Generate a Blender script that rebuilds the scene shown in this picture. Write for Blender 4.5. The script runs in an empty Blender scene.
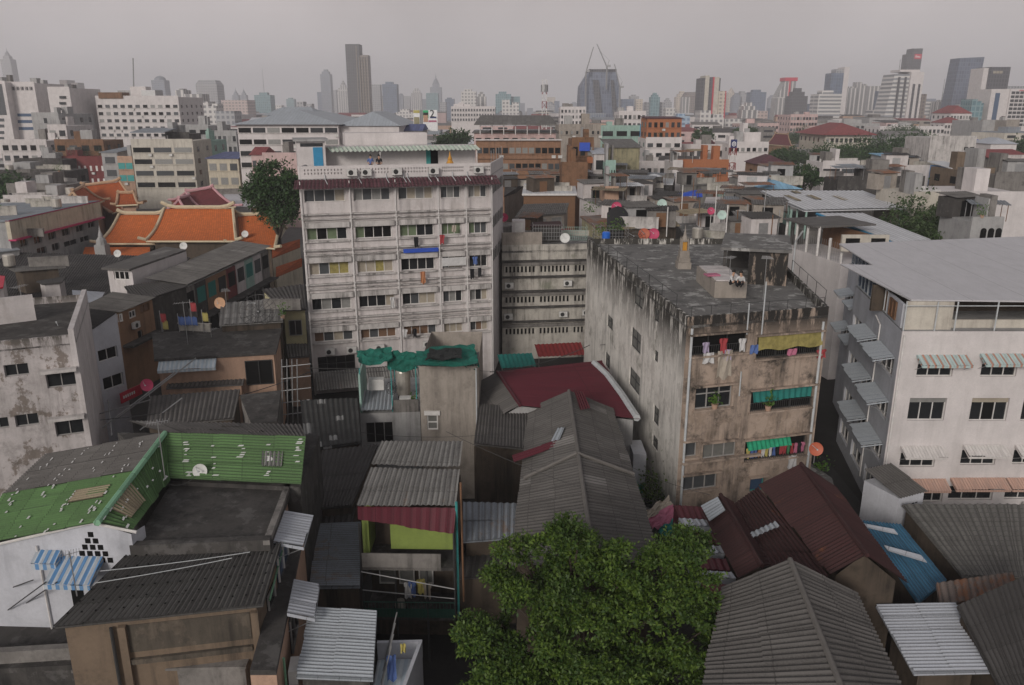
import bpy, math, random
import numpy as np
from mathutils import Vector, Matrix
R = math.radians
random.seed(7)
S = bpy.context.scene
COL = S.collection
# ---------------------------------------------------------------- camera, sky, sun, exposure
CAM_H, PITCH, FPX, W_, H_ = 25.0, R(16.45), 800.0, 1024, 685
cd = bpy.data.cameras.new('camera'); cam = bpy.data.objects.new('camera', cd); COL.objects.link(cam)
cam.location = (0, 0, CAM_H); cam.rotation_euler = (R(90) - PITCH, 0, 0)
cd.sensor_width = 36; cd.lens = FPX / W_ * 36; cd.clip_end = 12000; cd.clip_start = .5
S.camera = cam
SUN_EL, SUN_AZ = R(21), R(203)        # azimuth clockwise from +Y: behind the camera, to the right
wd = bpy.data.worlds.new('World'); S.world = wd; wd.use_nodes = True
nt = wd.node_tree; nt.nodes.clear()
sky = nt.nodes.new('ShaderNodeTexSky'); sky.sky_type = 'NISHITA'; sky.sun_disc = False
sky.sun_elevation = SUN_EL; sky.sun_rotation = SUN_AZ; sky.dust_density = 6; sky.air_density = 1.6; sky.ozone_density = 1
hs = nt.nodes.new('ShaderNodeHueSaturation'); hs.inputs['Saturation'].default_value = .12
mx = nt.nodes.new('ShaderNodeMix'); mx.data_type = 'RGBA'; mx.inputs[0].default_value = .8
# the overcast veil: pale and slightly pink low down, darker overhead, faintly mottled
tcw = nt.nodes.new('ShaderNodeTexCoord'); sxw = nt.nodes.new('ShaderNodeSeparateXYZ'); nt.links.new(tcw.outputs['Generated'], sxw.inputs[0])
rw = nt.nodes.new('ShaderNodeValToRGB'); nt.links.new(sxw.outputs[2], rw.inputs[0]); cr_ = rw.color_ramp
for i, (p_, c_) in enumerate(((0, (4.6, 4.45, 4.55, 1)), (.13, (3.9, 3.45, 3.42, 1)), (.4, (2.3, 2.15, 2.25, 1)), (1, (1.4, 1.4, 1.55, 1)))):
    e_ = cr_.elements[i] if i < 2 else cr_.elements.new(p_); e_.position = p_; e_.color = c_
cr_.elements[0].position = 0; nw_ = nt.nodes.new('ShaderNodeTexNoise'); nw_.inputs['Scale'].default_value = 3; nw_.inputs['Detail'].default_value = 5
mw = nt.nodes.new('ShaderNodeMapRange'); mw.inputs[1].default_value = .3; mw.inputs[2].default_value = .7; mw.inputs[3].default_value = .82; mw.inputs[4].default_value = 1.16; nt.links.new(nw_.outputs[0], mw.inputs[0])
vm = nt.nodes.new('ShaderNodeVectorMath'); vm.operation = 'SCALE'; nt.links.new(rw.outputs[0], vm.inputs[0]); nt.links.new(mw.outputs[0], vm.inputs['Scale']); nt.links.new(vm.outputs[0], mx.inputs[7])
bg = nt.nodes.new('ShaderNodeBackground'); bg.inputs['Strength'].default_value = .12
wo = nt.nodes.new('ShaderNodeOutputWorld')
nt.links.new(sky.outputs[0], hs.inputs['Color']); nt.links.new(hs.outputs[0], mx.inputs[6])
nt.links.new(mx.outputs[2], bg.inputs['Color']); nt.links.new(bg.outputs[0], wo.inputs['Surface'])
sd = bpy.data.lights.new('sun', 'SUN'); sun = bpy.data.objects.new('sun', sd); COL.objects.link(sun)
sd.energy = 1.5; sd.angle = R(15); sd.color = (1, .93, .86)
_dirv = Vector((math.sin(SUN_AZ) * math.cos(SUN_EL), math.cos(SUN_AZ) * math.cos(SUN_EL), math.sin(SUN_EL)))
sun.rotation_euler = _dirv.to_track_quat('Z', 'Y').to_euler()
S.view_settings.view_transform = 'Standard'; S.view_settings.look = 'None'
S.view_settings.exposure = 0.3; S.view_settings.gamma = 1; S.view_settings.use_curve_mapping = False
S.render.engine = 'CYCLES'
S.cycles.max_bounces = 5; S.cycles.diffuse_bounces = 3; S.cycles.glossy_bounces = 2
S.cycles.transparent_max_bounces = 6; S.cycles.volume_bounces = 1
S.cycles.use_denoising = True
HAZE_DENSITY = .00038

# ---------------------------------------------------------------- helpers
_f = Vector((0, math.cos(PITCH), -math.sin(PITCH))); _u = Vector((0, math.sin(PITCH), math.cos(PITCH)))
def ray(px, py):
    return Vector(((px - 512) / FPX, 0, 0)) + _u * (-(py - 342.5) / FPX) + _f
def P(px, py, z):                      # survey: where the sight line meets the level z
    d = ray(px, py); t = (z - CAM_H) / d.z
    return Vector((d.x * t, d.y * t, z))
def Q(px, py, Y):                      # survey: where the sight line meets the distance Y
    d = ray(px, py); t = Y / d.y
    return Vector((d.x * t, Y, CAM_H + d.z * t))
V = Vector
ORG = {}
def E(name, label, cat, loc, group=None):
    o = bpy.data.objects.new(name, None); COL.objects.link(o); o.empty_display_size = .3
    o.location = loc; o['label'] = label; o['category'] = cat
    if group: o['group'] = group
    ORG[o.name] = V(loc)
    return o
class MB:
    def __init__(s): s.v = []; s.f = []; s.uv = []; s.rb = {}
    def poly(s, pts, uv=None):
        n = len(s.v); s.v += [tuple(p) for p in pts]; s.f.append(tuple(range(n, n + len(pts))))
        if uv is None:
            a = V(pts[0]); e = V(pts[1]) - a; L = e.length or 1; e = e / L
            nn = e.cross(V(pts[-1]) - a); nn = nn.normalized() if nn.length > 1e-9 else V((0, 0, 1)); g = nn.cross(e)
            uv = [((V(p) - a).dot(e), (V(p) - a).dot(g)) for p in pts]
        s.uv += list(uv)
        return s
    def quad(s, a, b, c, d, uv=None): return s.poly((a, b, c, d), uv)
    def prism(s, fp, z0, z1, top=True, bottom=False):
        n = len(fp); L = 0
        for i in range(n):
            a = fp[i]; b = fp[(i + 1) % n]; l = math.hypot(b[0] - a[0], b[1] - a[1])
            s.poly([(a[0], a[1], z0), (b[0], b[1], z0), (b[0], b[1], z1), (a[0], a[1], z1)], [(L, z0), (L + l, z0), (L + l, z1), (L, z1)]); L += l
        if top: s.poly([(p[0], p[1], z1) for p in fp], [(p[0], p[1]) for p in fp])
        if bottom: s.poly([(p[0], p[1], z0) for p in reversed(fp)])
        return s
    def box(s, c, sz, rz=0, rx=0, ry=0):
        M = Matrix.Rotation(rz, 3, 'Z') @ Matrix.Rotation(ry, 3, 'Y') @ Matrix.Rotation(rx, 3, 'X'); c = V(c)
        p = [c + M @ V((x * sz[0] / 2, y * sz[1] / 2, z * sz[2] / 2)) for z in (-1, 1) for y in (-1, 1) for x in (-1, 1)]
        for q in ((0, 1, 5, 4), (1, 3, 7, 5), (3, 2, 6, 7), (2, 0, 4, 6), (4, 5, 7, 6), (2, 3, 1, 0)): s.quad(*[p[i] for i in q])
        return s
    def hexa(s, lo, hi):               # two matching rings of four points
        for i in range(4): j = (i + 1) % 4; s.quad(lo[i], lo[j], hi[j], hi[i])
        s.poly(hi); s.poly(lo[::-1]); return s
    def slab(s, pts, t):               # a polygon given thickness downward
        lo = [V(p) - V((0, 0, t)) for p in pts]; n = len(pts)
        s.poly(pts); s.poly(lo[::-1])
        for i in range(n): j = (i + 1) % n; s.quad(lo[i], lo[j], pts[j], pts[i])
        return s
    def tube(s, a, b, r, n=6, r2=None, cap=True):
        a = V(a); b = V(b); r2 = r if r2 is None else r2; d = (b - a)
        if d.length < 1e-6: return s
        d.normalize(); x = d.orthogonal().normalized(); y = d.cross(x)
        A = [a + (x * math.cos(k * 2 * math.pi / n) + y * math.sin(k * 2 * math.pi / n)) * r for k in range(n)]
        B = [b + (x * math.cos(k * 2 * math.pi / n) + y * math.sin(k * 2 * math.pi / n)) * r2 for k in range(n)]
        for k in range(n): j = (k + 1) % n; s.quad(A[k], A[j], B[j], B[k])
        if cap: s.poly(B); s.poly(A[::-1])
        return s
    def path(s, pts, r, n=5):
        for a, b in zip(pts, pts[1:]): s.tube(a, b, r, n)
        return s
    def lathe(s, c, prof, n=16):       # prof: (radius, z)
        c = V(c)
        rings = [[c + V((r * math.cos(k * 2 * math.pi / n), r * math.sin(k * 2 * math.pi / n), z)) for k in range(n)] for r, z in prof]
        for i in range(len(rings) - 1):
            for k in range(n): j = (k + 1) % n; s.quad(rings[i][k], rings[i][j], rings[i + 1][j], rings[i + 1][k])
        s.poly(rings[-1]); return s
    def corr(s, A, B, C, D, pitch=.18, amp=.036, row=1.5, step=.02, res=4):
        """corrugated sheeting: A-B the upper edge, D-C the lower edge, ribs run from upper to lower"""
        A, B, C, D = V(A), V(B), V(C), V(D)
        Wd = ((B - A).length + (C - D).length) / 2; Ln = ((D - A).length + (C - B).length) / 2
        nw = max(2, round(Wd / pitch)); nu = nw * res; nr = max(1, round(Ln / row))
        nrm = (B - A).cross(D - A); nrm = nrm.normalized() if nrm.length else V((0, 0, 1))
        if nrm.z < 0: nrm = -nrm
        g = random.Random(int(Wd * 977 + Ln * 131)); dn = (D - A).normalized(); wob = min(1, pitch / .2)
        for k in range(nr):
            off = [(g.uniform(-.012, .016) * wob, g.uniform(-.05, .07) * wob) for _ in range(nw // 5 + 2)]; base = len(s.v)
            for e, v in ((0, k / nr), (1, min(1, (k + 1) / nr + (.06 / max(Ln, .1) if k < nr - 1 else 0)))):
                for i in range(nu + 1):
                    u = i / nu
                    p = (A * (1 - u) + B * u) * (1 - v) + (D * (1 - u) + C * u) * v
                    h_, q_ = off[i // (res * 5)]; p = p + nrm * (amp * math.cos(2 * math.pi * u * nw) + (step if e else 0) + h_) + dn * (q_ if e else 0)
                    s.v.append(tuple(p)); 
            for i in range(nu):
                s.f.append((base + i, base + i + 1, base + nu + 1 + i + 1, base + nu + 1 + i))
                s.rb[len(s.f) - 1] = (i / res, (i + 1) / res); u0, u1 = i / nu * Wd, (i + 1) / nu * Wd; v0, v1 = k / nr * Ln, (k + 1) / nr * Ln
                s.uv += [(u0, v0), (u1, v0), (u1, v1), (u0, v1)]
        return s
    def build(s, name, mat, parent=None, smooth=False, label=None, cat=None, group=None, kind=None, base=None):
        if not s.v: return None
        a = np.array(s.v, dtype=np.float64)
        if parent is not None: org = ORG[parent.name]
        elif base is not None: org = V(base)
        else: org = V(((a[:, 0].min() + a[:, 0].max()) / 2, (a[:, 1].min() + a[:, 1].max()) / 2, a[:, 2].min()))
        a = a - np.array(org)
        me = bpy.data.meshes.new(name)
        me.from_pydata(a.tolist(), [], s.f)
        if len(s.uv) == len(me.loops):
            uvl = me.uv_layers.new(name='UVMap'); uvl.data.foreach_set('uv', np.array(s.uv, dtype=np.float32).ravel())
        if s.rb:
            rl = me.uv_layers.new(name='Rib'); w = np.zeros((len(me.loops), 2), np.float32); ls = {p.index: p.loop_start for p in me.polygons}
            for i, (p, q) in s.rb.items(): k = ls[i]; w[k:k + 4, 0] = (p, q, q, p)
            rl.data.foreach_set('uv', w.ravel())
        if smooth: me.polygons.foreach_set('use_smooth', [True] * len(me.polygons))
        me.materials.append(mat)
        o = bpy.data.objects.new(name, me); COL.objects.link(o)
        if parent is not None: o.parent = parent
        else: o.location = org
        ORG[o.name] = org
        if label: o['label'] = label
        if cat: o['category'] = cat
        if group: o['group'] = group
        if kind: o['kind'] = kind
        return o
class F:                               # a facade: p0 left end, p1 right end as seen from outside
    def __init__(s, p0, p1):
        s.p = V((p0[0], p0[1], 0)); d = V((p1[0] - p0[0], p1[1] - p0[1], 0)); s.L = d.length; s.u = d / s.L; s.n = V((s.u.y, -s.u.x, 0))
    def pt(s, u, z, o=0): q = s.p + s.u * u + s.n * o; return V((q.x, q.y, z))
    def px(s, x, y):                   # survey a sight line onto this wall
        d = ray(x, y); c = V((0, 0, CAM_H)); t = (s.p - c).dot(s.n) / d.dot(s.n); q = c + d * t
        return (q - s.p).dot(s.u), q.z
    def rect(s, x0, y0, x1, y1):
        a = s.px(x0, (y0 + y1) / 2)[0]; b = s.px(x1, (y0 + y1) / 2)[0]; xm = (x0 + x1) / 2
        return a, b, s.px(xm, y1)[1], s.px(xm, y0)[1]
    def box(s, mb, u0, u1, z0, z1, o0, o1):
        mb.hexa([s.pt(u0, z0, o1), s.pt(u1, z0, o1), s.pt(u1, z0, o0), s.pt(u0, z0, o0)],
                [s.pt(u0, z1, o1), s.pt(u1, z1, o1), s.pt(u1, z1, o0), s.pt(u0, z1, o0)]); return mb
    def wall(s, mb, z0, z1, holes, depth=.25, u0=0, u1=None):
        u1 = s.L if u1 is None else u1
        us = sorted({u0, u1} | {min(max(x, u0), u1) for h in holes for x in h[:2]}); zs = sorted({z0, z1} | {min(max(x, z0), z1) for h in holes for x in h[2:4]})
        for a, b in zip(us, us[1:]):
            if b - a < 1e-4: continue
            for c, d in zip(zs, zs[1:]):
                if d - c < 1e-4: continue
                m, k = (a + b) / 2, (c + d) / 2
                if any(h[0] < m < h[1] and h[2] < k < h[3] for h in holes): continue
                mb.quad(s.pt(a, c), s.pt(b, c), s.pt(b, d), s.pt(a, d), [(a, c), (b, c), (b, d), (a, d)])
        for h in holes:
            a, b, c, d = h[:4]; a = max(a, u0); b = min(b, u1); q = -depth
            mb.quad(s.pt(a, c), s.pt(b, c), s.pt(b, c, q), s.pt(a, c, q)); mb.quad(s.pt(a, d, q), s.pt(b, d, q), s.pt(b, d), s.pt(a, d))
            mb.quad(s.pt(a, c, q), s.pt(a, d, q), s.pt(a, d), s.pt(a, c)); mb.quad(s.pt(b, c), s.pt(b, d), s.pt(b, d, q), s.pt(b, c, q))
        return mb
def window(fc, h, root, n=2, o=-.2, fm=None, gm=None, bar=.05, transom=0, panes=None, name='window'):
    """frame with mullions as the part, panes as sub-parts"""
    a, b, c, d = h[:4]; m = MB(); o1 = o + .06
    fc.box(m, a, b, c, c + bar, o - .02, o1); fc.box(m, a, b, d - bar, d, o - .02, o1)
    w = (b - a) / n
    for i in range(n + 1):
        x = min(max(a + w * i - bar / 2, a), b - bar); fc.box(m, x, x + bar, c + bar, d - bar, o - .02, o1 - .004)
    if transom: fc.box(m, a, b, c + (d - c) * transom - bar / 2, c + (d - c) * transom + bar / 2, o - .02, o1 - .008)
    w_ = m.build(name, fm or M['frame'], root)
    if panes:
        for i, pm in enumerate(panes):
            if pm is None: continue
            p = MB(); x0 = a + (b - a) * i / len(panes); x1 = a + (b - a) * (i + 1) / len(panes); fc.box(p, x0, x1 - .002, c, d, o - .05, o); p.build('pane', M[pm] if isinstance(pm, str) else pm, w_)
    else:
        p = MB(); fc.box(p, a, b, c, d, o - .05, o); p.build('pane', gm or M['glass'], w_)
    return w_

# ---------------------------------------------------------------- materials
M = {}
def newmat(name):
    m = bpy.data.materials.new(name); m.use_nodes = True; t = m.node_tree; b = t.nodes['Principled BSDF']; M[name] = m
    return m, t, b
def rgb(c): return (c[0], c[1], c[2], 1)
def N(t, k, **kw):
    n = t.nodes.new('ShaderNode' + k)
    for a, v in kw.items(): setattr(n, a, v)
    return n
def mixc(t, f, a, b):
    n = N(t, 'Mix'); n.data_type = 'RGBA'
    for i, x in ((0, f), (6, a), (7, b)):
        if isinstance(x, (int, float)): n.inputs[i].default_value = x
        elif isinstance(x, tuple): n.inputs[i].default_value = rgb(x)
        else: t.links.new(x, n.inputs[i])
    return n.outputs[2]
def noise(t, co, scale, detail=5, rough=.6, sc=(1, 1, 1), lo=.4, hi=.65, loc=(0, 0, 0)):
    mp = N(t, 'Mapping'); mp.inputs['Scale'].default_value = sc; mp.inputs['Location'].default_value = loc; t.links.new(co, mp.inputs[0])
    n = N(t, 'TexNoise'); n.inputs['Scale'].default_value = scale; n.inputs['Detail'].default_value = detail; n.inputs['Roughness'].default_value = rough
    t.links.new(mp.outputs[0], n.inputs['Vector'])
    r = N(t, 'MapRange'); r.inputs[1].default_value = lo; r.inputs[2].default_value = hi; t.links.new(n.outputs[0], r.inputs[0])
    return r.outputs[0]
def math_(t, op, a, b):
    n = N(t, 'Math', operation=op)
    for i, x in ((0, a), (1, b)):
        if isinstance(x, (int, float)): n.inputs[i].default_value = x
        else: t.links.new(x, n.inputs[i])
    return n.outputs[0]
def plain(name, c, rough=.7, metal=0, spec=.3, var=.12, emit=0):
    m, t, b = newmat(name); co = N(t, 'TexCoord').outputs['Object']
    k = noise(t, co, 3.1, 4, .6, lo=.3, hi=.7)
    d = tuple(x * (1 - var) for x in c); e = tuple(min(1, x * (1 + var)) for x in c)
    t.links.new(mixc(t, k, d, e), b.inputs['Base Color'])
    b.inputs['Roughness'].default_value = rough; b.inputs['Metallic'].default_value = metal; b.inputs['Specular IOR Level'].default_value = spec
    if emit: b.inputs['Emission Color'].default_value = rgb(c); b.inputs['Emission Strength'].default_value = emit
    return m
def wallmat(name, c, stain=(.06, .055, .05), amt=.5, streak=.6, patch=None, pamt=.5, top=None, rough=.88, bump=.15, moss=None, lo=.46, hi=.64):
    """plaster or concrete with run-off streaks, blotches, optional peeled patches and a mouldy top band (top = (z_from, z_to))"""
    m, t, b = newmat(name); co = N(t, 'TexCoord').outputs['Object']
    col = mixc(t, noise(t, co, .55, 6, .65, lo=.35, hi=.7), tuple(x * .86 for x in c), tuple(min(1, x * 1.06) for x in c))
    fine = noise(t, co, 8, 6, .75, lo=.3, hi=.75); col = mixc(t, math_(t, 'MULTIPLY', fine, .4), col, tuple(x * .6 for x in c))
    if patch: col = mixc(t, math_(t, 'MULTIPLY', noise(t, co, .9, 8, .7, sc=(1, 1, .8), lo=.54, hi=.58, loc=(7, 3, 1)), pamt), col, patch)
    st = noise(t, co, 1.5, 7, .68, sc=(1, 1, .09), lo=lo, hi=hi); bl = noise(t, co, .32, 6, .7, lo=.36, hi=.6, loc=(3, 9, 4))
    k = math_(t, 'MULTIPLY', math_(t, 'MULTIPLY', st, bl), streak)
    k2 = math_(t, 'MULTIPLY', noise(t, co, .8, 9, .72, lo=.5, hi=.68, loc=(11, 2, 5)), amt)
    k = math_(t, 'MAXIMUM', k, k2)
    if top:
        sx = N(t, 'SeparateXYZ'); t.links.new(co, sx.inputs[0])
        r = N(t, 'MapRange'); r.inputs[1].default_value = top[0]; r.inputs[2].default_value = top[1]; t.links.new(sx.outputs[2], r.inputs[0])
        mt = math_(t, 'MULTIPLY', r.outputs[0], noise(t, co, 1.9, 8, .75, sc=(1, 1, .2), lo=.4, hi=.5, loc=(1, 5, 2)))
        k = math_(t, 'MAXIMUM', k, math_(t, 'MULTIPLY', mt, 1.15))
    col = mixc(t, k, col, stain)
    if moss: col = mixc(t, math_(t, 'MULTIPLY', noise(t, co, .5, 7, .7, lo=.58, hi=.68, loc=(5, 5, 9)), .6), col, moss)
    t.links.new(col, b.inputs['Base Color']); b.inputs['Roughness'].default_value = rough; b.inputs['Specular IOR Level'].default_value = .2
    if bump:
        bp = N(t, 'Bump'); bp.inputs['Strength'].default_value = bump; bp.inputs['Distance'].default_value = .03; t.links.new(fine, bp.inputs['Height']); t.links.new(bp.outputs[0], b.inputs['Normal'])
    return m
def sheetmat(name, c, dirt=(.035, .032, .03), amt=.5, var=.25, sw=.95, sl=1.5, rust=None, ramt=.5, rough=.8, metal=0, accent=None, aprob=.06, rustlo=.56, valley=.8):
    """roof sheeting on UV metres: every sheet its own tint, seams, dirt run down the ribs, lichen and rust blots"""
    m, t, b = newmat(name); tc = N(t, 'TexCoord'); uv = tc.outputs['UV']
    br = N(t, 'TexBrick'); br.offset = 0; br.inputs['Scale'].default_value = 1; br.inputs['Brick Width'].default_value = sw; br.inputs['Row Height'].default_value = sl
    br.inputs['Mortar Size'].default_value = .022; br.inputs['Mortar Smooth'].default_value = .3; br.inputs['Bias'].default_value = 0
    br.inputs['Color1'].default_value = rgb(tuple(x * (1 - var) for x in c)); br.inputs['Color2'].default_value = rgb(tuple(min(1, x * (1 + var)) for x in c))
    br.inputs['Mortar'].default_value = rgb(tuple(x * .35 for x in c)); t.links.new(uv, br.inputs['Vector'])
    col = br.outputs[0]
    if accent:
        fl = N(t, 'VectorMath', operation='DIVIDE'); fl.inputs[1].default_value = (sw, sl, 1); t.links.new(uv, fl.inputs[0])
        f2 = N(t, 'VectorMath', operation='FLOOR'); t.links.new(fl.outputs[0], f2.inputs[0])
        wn = N(t, 'TexWhiteNoise', noise_dimensions='2D'); t.links.new(f2.outputs[0], wn.inputs['Vector'])
        col = mixc(t, math_(t, 'LESS_THAN', wn.outputs[0], aprob), col, accent)
    k = math_(t, 'MULTIPLY', noise(t, uv, 2.2, 7, .7, sc=(1, .22, 1), lo=.42, hi=.7), amt); col = mixc(t, k, col, dirt)
    ru = N(t, 'UVMap', uv_map='Rib'); rx = N(t, 'SeparateXYZ'); t.links.new(ru.outputs[0], rx.inputs[0])     # darkens the valleys of the sheeting along every rib
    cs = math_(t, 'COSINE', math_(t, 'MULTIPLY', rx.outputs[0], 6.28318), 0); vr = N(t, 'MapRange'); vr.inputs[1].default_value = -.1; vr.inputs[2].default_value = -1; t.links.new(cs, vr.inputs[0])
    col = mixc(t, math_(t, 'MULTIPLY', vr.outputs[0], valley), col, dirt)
    k = math_(t, 'MULTIPLY', noise(t, uv, .45, 7, .75, lo=.5, hi=.72, loc=(4, 2, 0)), amt); col = mixc(t, k, col, dirt)
    k = math_(t, 'MULTIPLY', noise(t, uv, 3.5, 8, .75, lo=.6, hi=.72, loc=(2, 8, 0)), .35); col = mixc(t, k, col, tuple(min(1, x * 1.7 + .03) for x in c))
    col = mixc(t, math_(t, 'MULTIPLY', noise(t, uv, 16, 4, .7, lo=.35, hi=.75), .45), col, tuple(min(1, x * 1.5 + .005) for x in c))
    if rust: col = mixc(t, math_(t, 'MULTIPLY', noise(t, uv, .8, 8, .75, sc=(1, .45, 1), lo=rustlo, hi=rustlo + .08, loc=(9, 1, 0)), ramt), col, rust)
    t.links.new(col, b.inputs['Base Color']); b.inputs['Roughness'].default_value = rough; b.inputs['Metallic'].default_value = metal; b.inputs['Specular IOR Level'].default_value = .25
    return m
def towermat(name, wall, win, bw=3.2, rh=3.4, mo=.55, rough=.5, stripe=None):
    m, t, b = newmat(name); uv = N(t, 'TexCoord').outputs['UV']
    br = N(t, 'TexBrick'); br.offset = 0; br.inputs['Scale'].default_value = 1; br.inputs['Brick Width'].default_value = bw; br.inputs['Row Height'].default_value = rh
    br.inputs['Mortar Size'].default_value = mo; br.inputs['Mortar Smooth'].default_value = 0; br.inputs['Bias'].default_value = 0
    br.inputs['Color1'].default_value = rgb(tuple(x * .75 for x in win)); br.inputs['Color2'].default_value = rgb(tuple(min(1, x * 1.35) for x in win))
    br.inputs['Mortar'].default_value = rgb(wall); t.links.new(uv, br.inputs['Vector'])
    col = mixc(t, math_(t, 'MULTIPLY', noise(t, uv, .03, 4, .6, lo=.35, hi=.7), .25), br.outputs[0], tuple(x * .7 for x in wall))
    t.links.new(col, b.inputs['Base Color']); b.inputs['Roughness'].default_value = rough
    return m
def leafmat(name, a, b_, c):
    m, t, b = newmat(name); g = N(t, 'NewGeometry'); co = N(t, 'TexCoord').outputs['Object']
    col = mixc(t, g.outputs['Random Per Island'], a, b_); col = mixc(t, math_(t, 'MULTIPLY', noise(t, co, .55, 4, .6, lo=.4, hi=.68), .75), col, c)
    t.links.new(col, b.inputs['Base Color']); b.inputs['Roughness'].default_value = .55; b.inputs['Specular IOR Level'].default_value = .35
    tr = N(t, 'BsdfTranslucent'); t.links.new(col, tr.inputs['Color']); ms = N(t, 'MixShader'); ms.inputs[0].default_value = .25
    t.links.new(b.outputs[0], ms.inputs[1]); t.links.new(tr.outputs[0], ms.inputs[2]); t.links.new(ms.outputs[0], t.nodes['Material Output'].inputs['Surface'])
    return m
BLK = (.03, .028, .026)
wallmat('white_plaster', (.62, .58, .57), (.16, .14, .13), .2, .45, patch=(.46, .42, .40), pamt=.5)
wallmat('white_ledge', (.58, .55, .53), (.06, .055, .05), .45, .9, lo=.46, hi=.64)
wallmat('white_clean', (.66, .62, .61), (.3, .28, .27), .14, .28, bump=.08)
wallmat('white_blue', (.55, .56, .60), (.2, .2, .22), .25, .35)  # cool white; also the painted shade on the right-edge building's side walls
wallmat('white_peeling', (.55, .51, .50), (.10, .09, .08), .6, .8, patch=(.20, .165, .14), pamt=.9, top=(11.0, 12.3))
wallmat('concrete_side', (.74, .71, .66), (.05, .047, .042), .22, .55, patch=(.42, .39, .36), pamt=.5, top=(9.8, 13.3), moss=(.12, .12, .09))
wallmat('concrete_front', (.43, .34, .275), BLK, .95, 1.0, patch=(.29, .225, .175), pamt=.75, top=(11.4, 13.7))
wallmat('concrete_roof', (.19, .185, .178), (.028, .028, .028), .7, .4, patch=(.38, .375, .36), pamt=.9)
wallmat('concrete_grey', (.24, .225, .21), BLK, .6, .9, patch=(.16, .15, .14))
wallmat('concrete_dark', (.075, .07, .066), (.02, .02, .02), .8, .8, patch=(.13, .125, .12), pamt=.55)
wallmat('concrete_band', (.50, .47, .42), BLK, .55, .85, moss=(.17, .18, .13))
wallmat('beige_block', (.36, .32, .28), (.09, .08, .07), .5, .7, patch=(.26, .23, .2))
wallmat('tan_plaster', (.2, .15, .108), (.05, .042, .035), .55, .7)
wallmat('block_panel', (.105, .09, .072), (.03, .027, .024), .7, .8, patch=(.16, .13, .1))
wallmat('orange_plaster', (.30, .18, .11), (.1, .07, .05), .4, .6)
wallmat('salmon', (.50, .33, .24), (.14, .1, .08), .4, .6)
wallmat('cream', (.58, .52, .41), (.16, .14, .11), .3, .6)
wallmat('cream_pale', (.58, .54, .47), (.18, .15, .13), .3, .6)
wallmat('pale_yellow', (.55, .50, .30), (.15, .14, .1), .3, .5)
wallmat('pink', (.60, .44, .42), (.2, .15, .14), .3, .5)
wallmat('mint', (.33, .48, .42), (.12, .14, .13), .3, .5)
wallmat('grey_paint', (.40, .395, .39), (.1, .1, .1), .35, .6)
wallmat('brown_brick', (.30, .17, .105), (.07, .05, .04), .4, .6)
wallmat('rust_brown', (.22, .12, .07), (.04, .03, .02), .6, .7)
wallmat('moss_yellow', (.33, .30, .19), (.07, .07, .05), .7, .9)
wallmat('maroon_wall', (.20, .05, .05), (.05, .02, .02), .4, .5)
wallmat('blue_wall', (.12, .26, .50), (.05, .08, .12), .4, .5)
wallmat('lime_wall', (.24, .31, .08), (.1, .12, .05), .3, .4)
wallmat('old_wood', (.10, .078, .06), (.02, .018, .015), .7, .9)
wallmat('ground', (.04, .038, .036), (.02, .02, .02), .6, .3)
wallmat('far_ground', (.15, .145, .14), (.05, .05, .05), .6, .3)
wallmat('asphalt', (.055, .054, .053), (.03, .03, .03), .5, .2)
G1, G2 = (.115, .108, .102), (.15, .143, .135)
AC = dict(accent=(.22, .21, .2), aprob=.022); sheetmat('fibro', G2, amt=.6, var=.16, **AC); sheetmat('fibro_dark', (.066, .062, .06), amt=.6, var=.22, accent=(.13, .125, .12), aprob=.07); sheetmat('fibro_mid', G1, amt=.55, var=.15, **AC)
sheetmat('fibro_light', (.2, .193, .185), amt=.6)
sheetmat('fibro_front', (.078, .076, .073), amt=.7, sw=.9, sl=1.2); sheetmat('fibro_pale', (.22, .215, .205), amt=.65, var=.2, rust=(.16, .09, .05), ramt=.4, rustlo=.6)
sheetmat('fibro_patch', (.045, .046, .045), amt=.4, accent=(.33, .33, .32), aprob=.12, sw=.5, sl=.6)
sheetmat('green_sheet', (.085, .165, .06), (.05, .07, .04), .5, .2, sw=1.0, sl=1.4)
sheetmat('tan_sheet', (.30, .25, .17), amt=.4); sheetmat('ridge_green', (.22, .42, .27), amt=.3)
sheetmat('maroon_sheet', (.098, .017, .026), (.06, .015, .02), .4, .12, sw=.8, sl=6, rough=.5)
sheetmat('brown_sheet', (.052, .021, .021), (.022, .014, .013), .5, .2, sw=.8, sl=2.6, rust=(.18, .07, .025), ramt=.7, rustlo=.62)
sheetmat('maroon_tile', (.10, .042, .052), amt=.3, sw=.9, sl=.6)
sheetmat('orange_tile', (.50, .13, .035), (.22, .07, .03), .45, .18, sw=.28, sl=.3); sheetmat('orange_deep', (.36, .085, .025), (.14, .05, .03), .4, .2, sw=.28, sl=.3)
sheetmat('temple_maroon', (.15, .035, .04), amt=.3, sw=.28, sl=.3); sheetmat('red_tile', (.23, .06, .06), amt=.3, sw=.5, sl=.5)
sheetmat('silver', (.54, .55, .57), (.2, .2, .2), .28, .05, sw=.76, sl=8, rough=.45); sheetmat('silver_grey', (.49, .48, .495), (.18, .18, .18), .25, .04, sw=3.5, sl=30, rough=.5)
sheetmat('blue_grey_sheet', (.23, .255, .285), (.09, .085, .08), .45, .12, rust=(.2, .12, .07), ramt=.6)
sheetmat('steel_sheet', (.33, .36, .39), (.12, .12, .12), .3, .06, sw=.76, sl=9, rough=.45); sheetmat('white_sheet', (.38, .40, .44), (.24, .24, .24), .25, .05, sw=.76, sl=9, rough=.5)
sheetmat('cobalt_sheet', (.05, .16, .26), (.03, .05, .08), .5, .12, sw=.76, sl=9, rough=.5, accent=None); sheetmat('sky_sheet', (.22, .40, .55), amt=.3, sw=.8, sl=6)
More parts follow.
